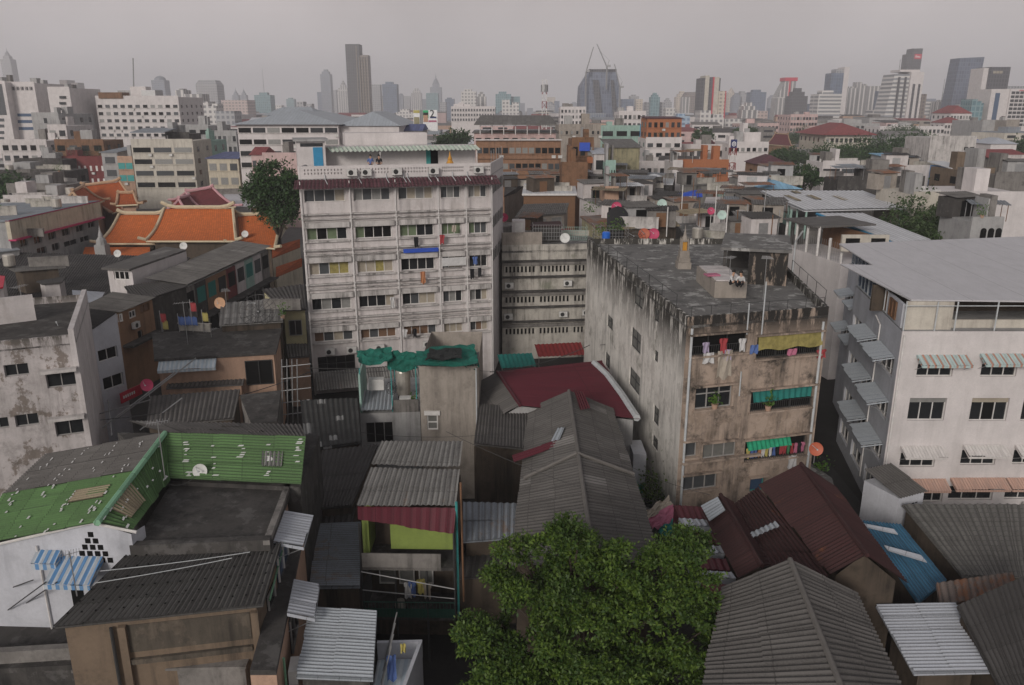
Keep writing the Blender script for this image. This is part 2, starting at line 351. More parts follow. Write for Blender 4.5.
sheetmat('navy_sheet', (.10, .12, .24), amt=.3, sw=.8, sl=6)
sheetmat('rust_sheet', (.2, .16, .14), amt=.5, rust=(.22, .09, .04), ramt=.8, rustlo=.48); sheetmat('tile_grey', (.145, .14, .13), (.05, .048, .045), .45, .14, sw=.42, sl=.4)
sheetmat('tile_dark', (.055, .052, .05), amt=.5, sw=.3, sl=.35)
plain('frame', (.30, .29, .28), .5); plain('white_frame', (.6, .58, .56), .5); plain('steel', (.34, .34, .34), .45, .6); plain('dark_steel', (.06, .06, .06), .5, .3)
plain('pipe_grey', (.45, .47, .48), .5); plain('glass', (.018, .02, .022), .12, 0, .6); plain('glass_grey', (.07, .075, .08), .15, 0, .6); plain('glass_light', (.22, .22, .21), .3, 0, .5)
plain('glass_cream', (.34, .30, .24), .5); plain('glass_green', (.13, .17, .10), .4); plain('glass_brown', (.16, .095, .06), .5); plain('curtain_teal', (.02, .17, .15), .8); plain('glass_blue', (.05, .09, .16), .15, 0, .6)
plain('void', (.008, .008, .008), .9, 0, .1); plain('louver', (.14, .14, .13), .6)
plain('ac_white', (.55, .54, .52), .5); plain('fan_dark', (.03, .03, .03), .6); plain('net_green', (.012, .12, .09), .85, var=.35); plain('net_black', (.02, .022, .022), .9)
plain('tarp_blue', (.03, .08, .42), .6); plain('tarp_olive', (.27, .23, .08), .8, var=.3); plain('tarp_green', (.02, .28, .15), .8, var=.25); plain('tarp_black', (.015, .015, .017), .7)
plain('dish_white', (.6, .6, .58), .5); plain('dish_pink', (.45, .05, .12), .5); plain('dish_orange', (.42, .11, .06), .5); plain('dish_tan', (.55, .33, .2), .6); plain('dish_mint', (.42, .55, .5), .5)
plain('gold', (.6, .3, .06), .4, .4); plain('ridge_cream', (.54, .46, .32), .7); plain('ridge_tan', (.42, .28, .18), .7); plain('red_paint', (.2, .025, .025), .7); plain('pink_trim', (.42, .04, .12), .6)
plain('cloth_red', (0.321, 0.051, 0.057), .9); plain('cloth_white', (0.505, 0.499, 0.494), .9); plain('cloth_blue', (0.086, 0.142, 0.333), .9); plain('cloth_pink', (0.408, 0.138, 0.211), .9); plain('cloth_lilac', (0.352, 0.301, 0.408), .9)
plain('cloth_yellow', (0.421, 0.365, 0.118), .9); plain('cloth_black', (0.016, 0.016, 0.019), .9); plain('cloth_orange', (0.398, 0.173, 0.084), .9); plain('cloth_green', (0.057, 0.17, 0.085), .9); plain('cloth_tan', (0.371, 0.326, 0.27), .9)
plain('bark', (.05, .038, .03), .9); plain('skin', (.42, .25, .17), .7); plain('hair', (.012, .01, .009), .6); plain('plastic_blue', (.02, .12, .5), .4); plain('brass_urn', (.5, .47, .42), .4, .5)
plain('wood_brown', (.16, .085, .045), .7); plain('orange_panel', (.34, .13, .06), .8); plain('pink_pale', (.5, .28, .30), .7); plain('green_rail', (.015, .07, .05), .6); plain('white_trim', (.62, .6, .58), .6); plain('teal_paint', (.05, .28, .27), .6); plain('door_blue', (.04, .24, .42), .6)
plain('letter_dark', (.03, .03, .035), .6); plain('letter_white', (.75, .75, .75), .6); plain('sign_navy', (.02, .03, .12), .5); plain('sign_red', (.5, .02, .05), .5); plain('sign_white', (.7, .7, .7), .5); plain('sign_green', (.03, .35, .14), .5)
leafmat('leaf', (.03, .072, .012), (.14, .215, .032), (.018, .045, .009)); leafmat('leaf_dark', (.028, .068, .02), (.062, .12, .036), (.018, .044, .015)); leafmat('leaf_pale', (.05, .09, .03), (.09, .13, .05), (.03, .06, .02)); leafmat('plant', (.06, .14, .02), (.11, .2, .03), (.04, .09, .02))
def stripes(name, c1, c2, w, fr=.5):
    m, t, b = newmat(name); uv = N(t, 'TexCoord').outputs['UV']; sx = N(t, 'SeparateXYZ'); t.links.new(uv, sx.inputs[0])
    k = math_(t, 'LESS_THAN', math_(t, 'FRACT', math_(t, 'DIVIDE', sx.outputs[0], w), 0), 1 - fr)
    col = mixc(t, k, c1, c2); col = mixc(t, math_(t, 'MULTIPLY', noise(t, uv, 2.5, 6, .7, sc=(1, .4, 1), lo=.45, hi=.7), .45), col, (.2, .19, .18))
    t.links.new(col, b.inputs['Base Color']); b.inputs['Roughness'].default_value = .7; return m
stripes('stripe_blue', (.09, .23, .44), (.42, .46, .5), .3); stripes('stripe_teal', (.42, .22, .16), (.40, .50, .49), .42, .3); stripes('stripe_white', (.60, .57, .55), (.58, .55, .53), .4)
stripes('stripe_rust', (.52, .34, .27), (.45, .28, .22), .16); stripes('stripe_pale', (.55, .60, .63), (.42, .50, .56), .3); stripes('stripe_maroon', (.13, .02, .03), (.11, .018, .025), .5); stripes('stripe_green', (.55, .60, .52), (.44, .53, .44), .5)

# ---------------------------------------------------------------- ground and air
MB().quad((-4000, -300, 0), (4000, -300, 0), (4000, 4300, 0), (-4000, 4300, 0)).build('ground', M['far_ground'], kind='structure', base=(0, 0, 0))
MB().quad((-75, -40, .05), (75, -40, .05), (75, 135, .05), (-75, 135, .05)).build('paved_ground', M['ground'], kind='structure', base=(0, 0, .05))
MB().poly([(-29, 20, .1), (-23.5, 20, .1), (-22.5, 150, .1), (-28.5, 150, .1)]).build('street', M['asphalt'], kind='structure', base=(-26, 60, .1))
MB().poly([(18.8, 20, .1), (22.2, 20, .1), (24, 90, .1), (21.5, 90, .1)]).build('lane', M['asphalt'], kind='structure', base=(20, 40, .1))
hz = MB().box((0, 2050, 89.5), (8600, 5100, 181)).build('haze', newmat('haze')[0], kind='stuff')
t = M['haze'].node_tree; t.nodes.remove(t.nodes['Principled BSDF']); pv = N(t, 'VolumePrincipled')
pv.inputs['Color'].default_value = (.90, .89, .92, 1); pv.inputs['Density'].default_value = HAZE_DENSITY; pv.inputs['Anisotropy'].default_value = 0
t.links.new(pv.outputs[0], t.nodes['Material Output'].inputs['Volume'])
# ================================================================ generic builders
def inset(pts, d):
    c = sum((V(p) for p in pts), V()) / len(pts); return [c + (V(p) - c) * (1 - d / max((V(p) - c).length, d * 1.5)) for p in pts]
def ac_unit(root, fc, u, z, o=0, s=1.0):
    w = MB(); fc.box(w, u - .42 * s, u + .42 * s, z, z + .56 * s, o + .12, o + .44); a = w.build('ac_unit', M['ac_white'], root)
    g = MB(); c = fc.pt(u - .1 * s, z + .28 * s, o + .44); g.tube(c, c + fc.n * .015, .21 * s, 14); g.build('fan_grille', M['fan_dark'], a)
    k = MB(); fc.box(k, u - .36 * s, u - .31 * s, z - .06, z, o, o + .42); fc.box(k, u + .31 * s, u + .36 * s, z - .06, z, o, o + .42); k.build('bracket', M['dark_steel'], a)
def awning(root, fc, u0, u1, z, drop, out, mat, lip=.12, label=None, sides=True, o=0):
    m = MB(); A, B = fc.pt(u0, z, o + .01), fc.pt(u1, z, o + .01); D, C = fc.pt(u0, z - drop, o + out), fc.pt(u1, z - drop, o + out)
    m.corr(A, B, C, D, pitch=.2, amp=.018, row=3); dn = V((0, 0, lip))
    m.quad(D, C, C - dn, D - dn, [(0, 0), (u1 - u0, 0), (u1 - u0, lip), (0, lip)])
    if sides:
        m.poly([A, D, D - dn, A - dn]); m.poly([B, B - dn, C - dn, C])
    a = m.build('awning', M[mat], root, label=label)
    r = MB(); r.tube(fc.pt(u0 + .05, z - drop - .5, o), D - dn * .5 + fc.u * .05, .018, 4); r.tube(fc.pt(u1 - .05, z - drop - .5, o), C - dn * .5 - fc.u * .05, .018, 4); r.build('awning_arm', M['steel'], a)
    return a
def hut(name, label, cat, cor, wall, roof, z0=0, over=.25, corr=True, across=False, thick=.12, group=None, pitch=.2, ov_pts=None, fascia=None, win=None, gap=.04):
    """a low building under one roof plane; cor = four (px, py, z) roof corners: back-left, back-right, front-right, front-left"""
    A, B, C, D = [P(*c) for c in cor]
    c0 = (A + B + C + D) / 4; root = E(name, label, cat, (c0.x, c0.y, z0), group)
    I = inset([A, B, C, D], over)
    w = MB(); lo = [V((p.x, p.y, z0)) for p in I]; hi = [V((p.x, p.y, p.z - thick - gap)) for p in I]
    for i, j in ((3, 2), (2, 1), (1, 0), (0, 3)): w.quad(lo[i], lo[j], hi[j], hi[i])
    w.poly(hi); w.build('wall', M[wall], root)
    r = MB()
    if corr: r.corr(*((B, C, D, A) if across else (A, B, C, D)), pitch=pitch * (.62 if across else 1), amp=.026 if across else .036); r.slab([p - V((0, 0, .06)) for p in (D, C, B, A)], thick - .05)
    else: r.slab([D, C, B, A], thick)
    r.build('roof', M[roof], root)
    if fascia: fm = MB(); fc = F(D, C); fc.box(fm, 0, fc.L, min(C.z, D.z) - thick - .12, min(C.z, D.z) - .03, .01, .05); fm.build('fascia', M[fascia], root)
    if win:
        fc = F(I[3], I[2]); n, zb, zt, wm = win
        for k in range(n):
            uu = fc.L * (k + .5) / n; ww = fc.L / n * .62; window(fc, (uu - ww / 2, uu + ww / 2, min(zb, I[3].z - .9), min(zt, I[3].z - .3)), root, 2, .05, M['frame'], M[wm])
    return root, F(I[3], I[2]), F(I[2], I[1]), (A, B, C, D)
def gable(name, label, cat, rb, rf, lb, lf, rtf, rtb, wall, roof, z0=0, pitch=.2, cap='ridge', corr=True, ml=None, mr=None, row=1.5):
    """ridge back/front, left eave back/front, right eave back/front as world points"""
    c = (rb + rf) / 2; root = E(name, label, cat, (c.x, c.y, z0))
    ins = .3; g = lambda a, b: V(a) + (V(b) - V(a)).normalized() * ins
    for nm, (Ra, Rb, Ea, Eb), mm in (('left', (rb, rf, lb, lf), ml or roof), ('right', (rf, rb, rtf, rtb), mr or roof)):
        m = MB(); m.corr(Ra, Rb, Eb, Ea, pitch=pitch, row=row) if corr else m.slab([Eb, Rb, Ra, Ea], .08)
        m.build('roof_slope', M[mm], root)
    k = MB(); k.tube(rb + V((0, 0, .03)), rf + V((0, 0, .03)), .1, 7); k.build('ridge_cap', M[cap], root)
    w = MB(); d = V((0, 0, .12))
    L0, L1, R0, R1 = g(lb, rtb), g(lf, rtf), g(rtb, lb), g(rtf, lf); f_in = (rb - rf).normalized() * ins
    L0 -= f_in; R0 -= f_in; L1 += f_in; R1 += f_in; rb2 = rb - f_in; rf2 = rf + f_in; fl = lambda p: V((p.x, p.y, z0))
    w.poly([fl(L1), fl(R1), R1 - d, rf2 - d, L1 - d]); w.poly([fl(R0), fl(L0), L0 - d, rb2 - d, R0 - d]); w.quad(fl(R1), fl(R0), R0 - d, R1 - d); w.quad(fl(L0), fl(L1), L1 - d, L0 - d)
    w.build('wall', M[wall], root)
    return root
plain('ridge', (.14, .13, .12), .8)
def cloth(fc, u, z, w, h, o, mat, label, shape='towel', group='garments hung out to dry'):
    m = MB(); n = 5
    pr = {'towel': [(0, 1), (.5, .93), (1, 1)], 'shirt': [(0, .6), (.06, .95), (.3, .92), (.34, .72), (1, .78)], 'trousers': [(0, .9), (.35, .95), (1, .8)]}[shape]
    rows = [(t, (wd)) for t, wd in pr]
    P0 = []
    for t, wd in rows:
        P0.append([fc.pt(u + (i / n - .5) * w * wd, z - t * h * (1 + .1 * math.sin(i * 1.7 + u * 9)), o + .05 * math.sin(i * 2.1 + t * 3 + u * 5)) for i in range(n + 1)])
    for a, b in zip(P0, P0[1:]):
        for i in range(n):
            m.quad(b[i], b[i + 1], a[i + 1], a[i])
    if shape == 'trousers': pass
    off = fc.n * -.03; q = MB()
    q.v = m.v + [tuple(V(p) + off) for p in m.v]; k = len(m.v); q.f = m.f + [tuple(i + k for i in f[::-1]) for f in m.f]; q.uv = m.uv + m.uv
    L, R_ = [r[0] for r in P0], [r[-1] for r in P0]
    for a, b in zip(L, L[1:]): q.quad(a, b, b + off, a + off)
    for a, b in zip(R_, R_[1:]): q.quad(a, a + off, b + off, b)
    return q.build('laundry', M[mat], None, label=label, cat='laundry', group=group)
def dish(px, py, z, dia, mat, label, Y=None, face=(0, -1, .35), mast=.9, mesh=False, name='satellite_dish'):
    c = Q(px, py, Y) if Y else P(px, py, z)
    root = E(name, label, 'satellite dish', (c.x, c.y, c.z - mast), 'satellite dishes on the roofs')
    n = V(face).normalized(); x = n.orthogonal().normalized(); y = n.cross(x); r = dia * .44; m = MB(); K = 18
    rings = [[c + (x * math.cos(k * 2 * math.pi / K) + y * math.sin(k * 2 * math.pi / K)) * r * q + n * (.22 * r * (q * q - .5)) for k in range(K)] for q in (.02, .35, .7, 1)]
    if mesh:
        for k in range(K):
            j = (k + 1) % K
            for i in range(3): m.tube(rings[i][k], rings[i + 1][k], .02, 3)
            for i in (1, 2, 3): m.tube(rings[i][k], rings[i][j], .02, 3)
    else:
        for i in range(3):
            for k in range(K): j = (k + 1) % K; a = (rings[i][k], rings[i][j], rings[i + 1][j], rings[i + 1][k]); m.quad(*a); m.quad(*[p - n * .025 for p in a[::-1]])
        for k in range(K): j = (k + 1) % K; m.quad(rings[3][k], rings[3][j], rings[3][j] - n * .025, rings[3][k] - n * .025)
    m.build('reflector', M[mat], root, smooth=not mesh)
    a = MB(); f = c + n * r * .95; a.tube(c - y * r * .8 + n * .02, f, .014, 5); a.tube(f, f - n * .12, .04, 6); a.build('feed_arm', M['pipe_grey'], root)
    s = MB(); s.tube(c - n * .06, c - n * .18, .07, 6); s.tube(c - n * .15, V((c.x, c.y, c.z - mast)) - V((n.x, n.y, 0)) * .15, .025, 6); s.build('mast', M['steel'], root)
    return root
def aerial(p, h, label, L=1.0, rz=.4):
    root = E('tv_aerial', label, 'aerial', p, 'television aerials on thin poles'); p = V(p); m = MB(); m.tube(p, p + V((0, 0, h)), .022, 5); m.build('pole', M['steel'], root)
    d = V((math.cos(rz), math.sin(rz), .05)); e = V((-d.y, d.x, 0)); b = MB(); top = p + V((0, 0, h - .1)); b.tube(top - d * L / 2, top + d * L / 2, .014, 4)
    for i in range(8): q = top + d * (i / 7 - .5) * L; w = .38 - .02 * i; b.tube(q - e * w, q + e * w, .009, 4)
    b.build('antenna', M['steel'], root); return root
def wire(a, b, sag, r, label, mat='dark_steel', name='cable', group='overhead cables'):
    a, b = V(a), V(b); n = 10; pts = [a.lerp(b, i / n) - V((0, 0, sag * 4 * (i / n) * (1 - i / n))) for i in range(n + 1)]
    return MB().path(pts, r, 4).build(name, M[mat], None, label=label, cat='cable', group=group)
def pole_thing(name, label, cat, pts, r, mat, group=None):
    return MB().path(pts, r, 6).build(name, M[mat], None, label=label, cat=cat, group=group)
def tank(p, r, h, label, mat='brass_urn'):
    root = E('water_tank', label, 'water tank', p); m = MB(); m.lathe(p, [(r * .9, .3), (r, .4), (r, h - .15), (r * .9, h - .05), (r * .3, h), (.01, h)], 16); m.build('tank', M[mat], root, smooth=False)
    l = MB()
    for k in range(4): q = V(p) + V((r * .75 * math.cos(k * 1.57), r * .75 * math.sin(k * 1.57), 0)); l = MB(); l.tube(q, q + V((0, 0, .32)), .03, 5); l.build('leg', M['dark_steel'], root)
    return root
def arr_mesh(name, verts, faces_n, mat, parent, org):
    me = bpy.data.meshes.new(name); nv = len(verts); nf = nv // faces_n
    me.vertices.add(nv); me.vertices.foreach_set('co', (verts - np.array(org)).astype(np.float32).ravel())
    me.loops.add(nv); me.loops.foreach_set('vertex_index', np.arange(nv, dtype=np.int32)); me.polygons.add(nf)
    me.polygons.foreach_set('loop_start', np.arange(0, nv, faces_n, dtype=np.int32)); me.update(); me.validate()
    me.materials.append(mat); o = bpy.data.objects.new(name, me); COL.objects.link(o)
    if parent: o.parent = parent
    else: o.location = org
    return o
def tree(label, base, height, blobs, nclump, per, leaf, mat, seed=1, spread=.45, limb=True, group=None, trunk_r=.25, name='tree', fill=.35, sub=None):
    """blobs: (dx, dy, z, rx, ry, rz) lobes; leaf sprays sit on and in the lobes"""
    g = np.random.default_rng(seed); base = V(base); root = E(name, label, 'tree', base, group)
    B = np.array(blobs, float); vol = (B[:, 3] * B[:, 4]) + .1; pick = g.choice(len(B), nclump, p=vol / vol.sum())
    d = g.normal(size=(nclump, 3)); d /= np.linalg.norm(d, axis=1)[:, None]; d[:, 2] = np.where(d[:, 2] < -.25, -d[:, 2] * .5, d[:, 2])
    rad = np.where(g.random(nclump) < fill, g.random(nclump) ** .5, .82 + .28 * g.random(nclump))
    c = B[pick, :3] + d * B[pick, 3:] * rad[:, None]; c = c + np.array([base.x, base.y, base.z])
    if sub:                                # leaf sprays gathered into smaller heads with dark gaps between
        ns, sr = sub; pk = g.choice(len(B), ns, p=vol / vol.sum()); sdv = g.normal(size=(ns, 3)); sdv /= np.linalg.norm(sdv, axis=1)[:, None]; sdv[:, 2] = np.where(sdv[:, 2] < -.3, -sdv[:, 2], sdv[:, 2])
        sc_ = B[pk, :3] + sdv * B[pk, 3:] * g.uniform(.75, 1.08, ns)[:, None]; sz = sr * g.uniform(.6, 1.35, ns); w = g.integers(0, ns, nclump); d[:, 2] = np.abs(d[:, 2] + .15)
        d /= np.linalg.norm(d, axis=1)[:, None]; c = sc_[w] + d * sz[w][:, None] * g.uniform(.75, 1.1, nclump)[:, None] * np.array([1, 1, .75]) + np.array([base.x, base.y, base.z])
    n = nclump * per; cc = np.repeat(c, per, 0); dd = np.repeat(d, per, 0); sp = g.uniform(.5, 1.25, nclump) * spread; off = g.normal(size=(n, 3)) * np.repeat(sp, per)[:, None] * np.array([.62, .62, .42]); cc = cc + off
    ax = g.normal(size=(n, 3)) + np.array([0, 0, -.35]) + dd * .5; ax /= np.linalg.norm(ax, axis=1)[:, None]
    nr = dd * .55 + g.normal(size=(n, 3)) * .55 + np.array([0, 0, .6]); sd_ = np.cross(ax, nr); sd_ /= np.linalg.norm(sd_, axis=1)[:, None] + 1e-9
    s = leaf * g.uniform(.6, 1.35, n)[:, None]
    q = np.stack([cc, cc + ax * s * .5 + sd_ * s * .24, cc + ax * s, cc + ax * s * .5 - sd_ * s * .24], 1).reshape(-1, 3)
    arr_mesh('crown', q, 4, M[mat], root, base)
    if limb:
        m = MB(); top = base + V((0, 0, height * .45)); pts = [base, base + V((.1, .05, height * .2)), top]; m.tube(pts[0], pts[1], trunk_r * 1.2, 8, trunk_r); m.tube(pts[1], pts[2], trunk_r, 8, trunk_r * .7)
        for b in blobs:
            e = base + V((b[0], b[1], b[2])); mid = top.lerp(e, .5) + V((0, 0, -.1 * b[3])); m.tube(top, mid, trunk_r * .55, 6, trunk_r * .35); m.tube(mid, e, trunk_r * .35, 6, .04)
            for k in range(3): a = g.normal(size=3); m.tube(mid.lerp(e, .6), e + V((a[0] * b[3] * .5, a[1] * b[4] * .5, abs(a[2]) * b[5] * .4)), trunk_r * .16, 5, .02)
        m.build('trunk', M['bark'], root)
    return root
def shrub(p, r, h, n, label, name='potted_plant', mat='plant', pot=True, cat='plant', seed=3):
    root = E(name, label, cat, p); g = np.random.default_rng(seed); c = np.array(p) + np.array([0, 0, .3 if pot else 0]) + np.abs(g.normal(size=(n, 3))) * np.array([0, 0, h * .45]) + g.normal(size=(n, 3)) * np.array([r * .5, r * .5, 0])
    ax = g.normal(size=(n, 3)) + np.array([0, 0, .6]); ax /= np.linalg.norm(ax, axis=1)[:, None]; sd_ = np.cross(ax, g.normal(size=(n, 3))); sd_ /= np.linalg.norm(sd_, axis=1)[:, None]; s = .22
    arr_mesh('leaves', np.stack([c, c + ax * s * .5 + sd_ * s * .25, c + ax * s, c + ax * s * .5 - sd_ * s * .25], 1).reshape(-1, 3), 4, M[mat], root, V(p))
    if pot: m = MB(); m.lathe(p, [(.14, 0), (.2, .3), (.17, .3), (.02, .28)], 10); m.build('pot', M['salmon'], root)
    else: m = MB(); m.tube(p, V(p) + V((0, 0, h * .6)), .03, 5); m.build('stem', M['bark'], root)
    return root
def text(s, fc, u, z, h, o, mat, root, name='lettering'):
    cu = bpy.data.curves.new(name, 'FONT'); cu.body = s; cu.size = h; cu.extrude = .01; cu.align_x = 'CENTER'; cu.align_y = 'CENTER'
    tm = bpy.data.objects.new('t', cu); COL.objects.link(tm); me = bpy.data.meshes.new_from_object(tm.evaluated_get(bpy.context.evaluated_depsgraph_get())); bpy.data.objects.remove(tm); me.materials.append(M[mat])
    ob = bpy.data.objects.new(name, me); COL.objects.link(ob); p = fc.pt(u, z, o); X, Y_, Z = fc.u, V((0, 0, 1)), fc.n
    Mx = Matrix(((X.x, Y_.x, Z.x, 0), (X.y, Y_.y, Z.y, 0), (X.z, Y_.z, Z.z, 0), (0, 0, 0, 1)))
    ob.parent = root; ob.location = p - ORG[root.name]; ob.rotation_euler = Mx.to_euler(); return ob
def tag(o, label, cat, group=None):
    o['label'] = label; o['category'] = cat
    if group: o['group'] = group
    return o

# ================================================================ white seven-storey block (left of centre)
wb = E('apartment_block', 'white seven-storey apartment block with pipes, ledges and a maroon tiled awning under its roof terrace', 'building', (-10, 74, 0))
p0, p1, p2, p3 = V((-17.85, 68, 0)), V((-1.9, 72.5, 0)), V((-.9, 82.5, 0)), V((-18.6, 80, 0))
fw = F(p0, p1); L = fw.L; bays = [0, .247, .48, .705, .855, 1]
rows = [(17.2, 18.25), (13.95, 15.0), (10.9, 12.0), (7.75, 8.85), (4.85, 5.8)]
holes = []
for r, (a, b) in enumerate(rows):
    for k in range(5):
        holes.append((bays[k] * L + .35, bays[k + 1] * L - .35, a, b, r, k))
holes_g = [(.5, bays[1] * L - .3, 2.0, 3.5, 5, 0), (bays[3] * L + 1.6, bays[4] * L + .3, 1.6, 3.6, 5, 3)]
m = MB(); fw.wall(m, 0, 19.1, holes + holes_g, .4); m.build('front_wall', M['white_plaster'], wb)
m = MB()
for a, b in ((p1, p2), (p2, p3), (p3, p0)): m.quad((a.x, a.y, 0), (b.x, b.y, 0), (b.x, b.y, 19.1), (a.x, a.y, 19.1))
m.build('side_wall', M['white_clean'], wb)
m = MB(); m.slab([V((p.x, p.y, 19.16)) for p in (p0, p1, p2, p3)], .1); m.build('roof_deck', M['grey_paint'], wb)
rg = random.Random(5)
pal = {0: ['glass_grey', 'glass_light', 'glass_grey', 'glass_cream'], 1: ['glass', 'glass_green', 'glass_grey', 'void', 'void', 'glass'], 2: ['glass', 'glass_cream', 'glass', 'void', 'glass_grey', 'tarp_olive'], 3: ['glass_light', 'glass_grey', 'glass', 'glass_cream'], 4: ['glass_brown', 'glass_brown', 'glass_cream', 'glass_grey']}
for h in holes:
    n = 4 if h[5] < 3 else 3; window(fw, h, wb, n, -.32, M['white_frame'], None, .06, panes=[rg.choice(pal[h[4]]) for _ in range(n)])
for h in holes_g: window(fw, h, wb, 4, -.3, M['dark_steel'], M['void'], .05, .5)
for z in (16.15, 13.1, 10.1, 7.0):           # doubled slab lines between the storeys
    m = MB(); fw.box(m, -.05, L + .05, z, z + .1, 0, .42); m.build('ledge', M['white_ledge'], wb); m = MB(); fw.box(m, -.02, L + .02, z - .42, z - .34, 0, .3); m.build('ledge', M['white_ledge'], wb)
for (a, b), zz in zip(rows[1:], (15.0, 12.0, 8.85, 5.8)):      # hood over every window row, bay by bay
    for k in range(5):
        m = MB(); fw.box(m, bays[k] * L + .14, bays[k + 1] * L - .14, zz + .06, zz + .52, .002, .38); m.build('window_hood', M['white_ledge'], wb)
        m = MB(); fw.box(m, bays[k] * L + .14, bays[k + 1] * L - .14, a - .16, a - .02, .002, .22); m.build('sill', M['white_ledge'], wb)
for k in range(6):
    m = MB(); u = min(max(bays[k] * L, .06), L - .06); m.path([fw.pt(u, .2, .66), fw.pt(u, 19.0, .66)], .045, 6); m.build('drain_pipe', M['white_trim'], wb)
    m = MB(); fw.box(m, u - .1 if k else 0, u + .1 if k < 5 else L, 0, 18.3, .001, .12); m.build('pilaster', M['white_clean'], wb)
m = MB(); m.corr(fw.pt(-.3, 19.1, .05), fw.pt(L + .45, 19.1, .05), fw.pt(L + .6, 18.42, 1.25), fw.pt(-.5, 18.42, 1.25), pitch=.32, amp=.03, row=.45, step=.04); tr = m.build('tiled_awning', M['maroon_tile'], wb)
for k in (.13, .3, .44, .53, .55, .66, .7, .79, .87): m = MB(); m.path([fw.pt(k * L, 19.5, .06), fw.pt(k * L, 19.1, .2), fw.pt(k * L + .15, 18.75, .8)], .035, 5); m.build('pipe', M['pipe_grey'], tr)
# terrace: pierced parapet, back wall, stair house, striped canopy
hb = []
for k in range(5):
    for q in range(12):
        u = bays[k] * L + .5 + (bays[k + 1] - bays[k]) * L * .8 * q / 12
        for zz in (19.5, 19.78): hb.append((u, u + .1, zz, zz + .16))
m = MB(); fw.wall(m, 19.162, 20.2, hb, .14); m.quad(fw.pt(0, 20.2), fw.pt(L, 20.2), fw.pt(L, 20.2, -.14), fw.pt(0, 20.2, -.14)); m.quad(fw.pt(L, 19.162, -.14), fw.pt(0, 19.162, -.14), fw.pt(0, 20.2, -.14), fw.pt(L, 20.2, -.14)); m.build('parapet', M['white_clean'], wb)
fs = F(p1, p2); ft = F(p3, p0)
for f_ in (fs, ft): m = MB(); f_.box(m, .2, f_.L, 19.162, 20.15, -.14, 0); m.build('parapet', M['white_clean'], wb)
bk = F(fw.pt(0, 0, -4.5), fw.pt(L, 0, -4.5))
m = MB(); bk.box(m, 2.6, L - .3, 19.162, 21.5, -3, 0); ph = m.build('penthouse', M['white_clean'], wb)
m = MB(); bk.box(m, 11.6, 12.0, 19.17, 21.2, .01, .05); m.build('door', M['teal_paint'], ph); m = MB(); bk.box(m, 12.0, 12.7, 19.17, 21.1, .008, .03); m.build('doorway', M['void'], ph)
m = MB(); bk.box(m, 4.6, 12.3, 21.502, 22.6, -6, -3.2); m.build('upper_room', M['white_clean'], wb)
m = MB(); bk.box(m, .1, 2.5, 19.162, 22.1, -2.6, 1.6); st = m.build('stair_house', M['white_clean'], wb)
m = MB(); bk.box(m, -.15, 2.8, 22.1, 22.28, -2.8, 1.9); m.build('roof', M['grey_paint'], st); m = MB(); bk.box(m, 1.45, 2.25, 19.2, 21.6, 1.601, 1.65); m.build('door', M['door_blue'], st); m = MB(); bk.box(m, .4, 2.3, 21.66, 21.95, 1.602, 1.63); m.build('window', M['glass'], st)
m = MB(); m.corr(bk.pt(2.7, 21.55, .02), bk.pt(L - .3, 21.55, .02), bk.pt(L - .3, 21.2, 1.9), bk.pt(2.9, 21.2, 1.9), pitch=.38, amp=.05, row=4); m.build('striped_canopy', M['stripe_green'], wb)
for u in (7.2, L - .6): m = MB(); m.path([bk.pt(u, 19.2, 1.8), bk.pt(u, 21.15, 1.8)], .05, 6); m.build('canopy_post', M['white_trim'], wb)
for u in (4.4, 5.6, 8.2, 11.4, 15.4): ac_unit(wb, fw, u, 19.35, .02)
for u in (1.6, 3.5, 6, 10.4, 12.1, 14.6): ac_unit(wb, fw, u, 3.75, .02)
for f_, zz in ((fs, (17.4, 14.3, 11.2)),):
    for z in zz:
        for u in (1.2, 3.2, 5.4, 7.6): window(f_, (u, u + 1.2, z, z + 1), wb, 2, .05, M['frame'], M['glass_grey'])
for u, z in ((1.0, 20), (3, 20), (5, 20), (7, 20), (9, 20)): m = MB(); m.path([fs.pt(u, 20.15, -.07), fs.pt(u, 21.2, -.07)], .03, 5); m.build('railing_post', M['steel'], wb)
m = MB(); fw.box(m, bays[2] * L + .5, bays[3] * L - .1, 12.62, 12.98, .6, .68); tag(m.build('tarpaulin', M['tarp_blue']), 'narrow bright blue tarpaulin stretched below a window row of the white block', 'tarpaulin')
m = MB(); m.corr(fw.pt(.2, 2.3, .5), fw.pt(bays[4] * L, 2.3, .5), fw.pt(bays[4] * L, 1.3, 2.8), fw.pt(.2, 1.3, 2.8), pitch=.25, row=3); m.build('street_canopy', M['fibro_pale'], wb)
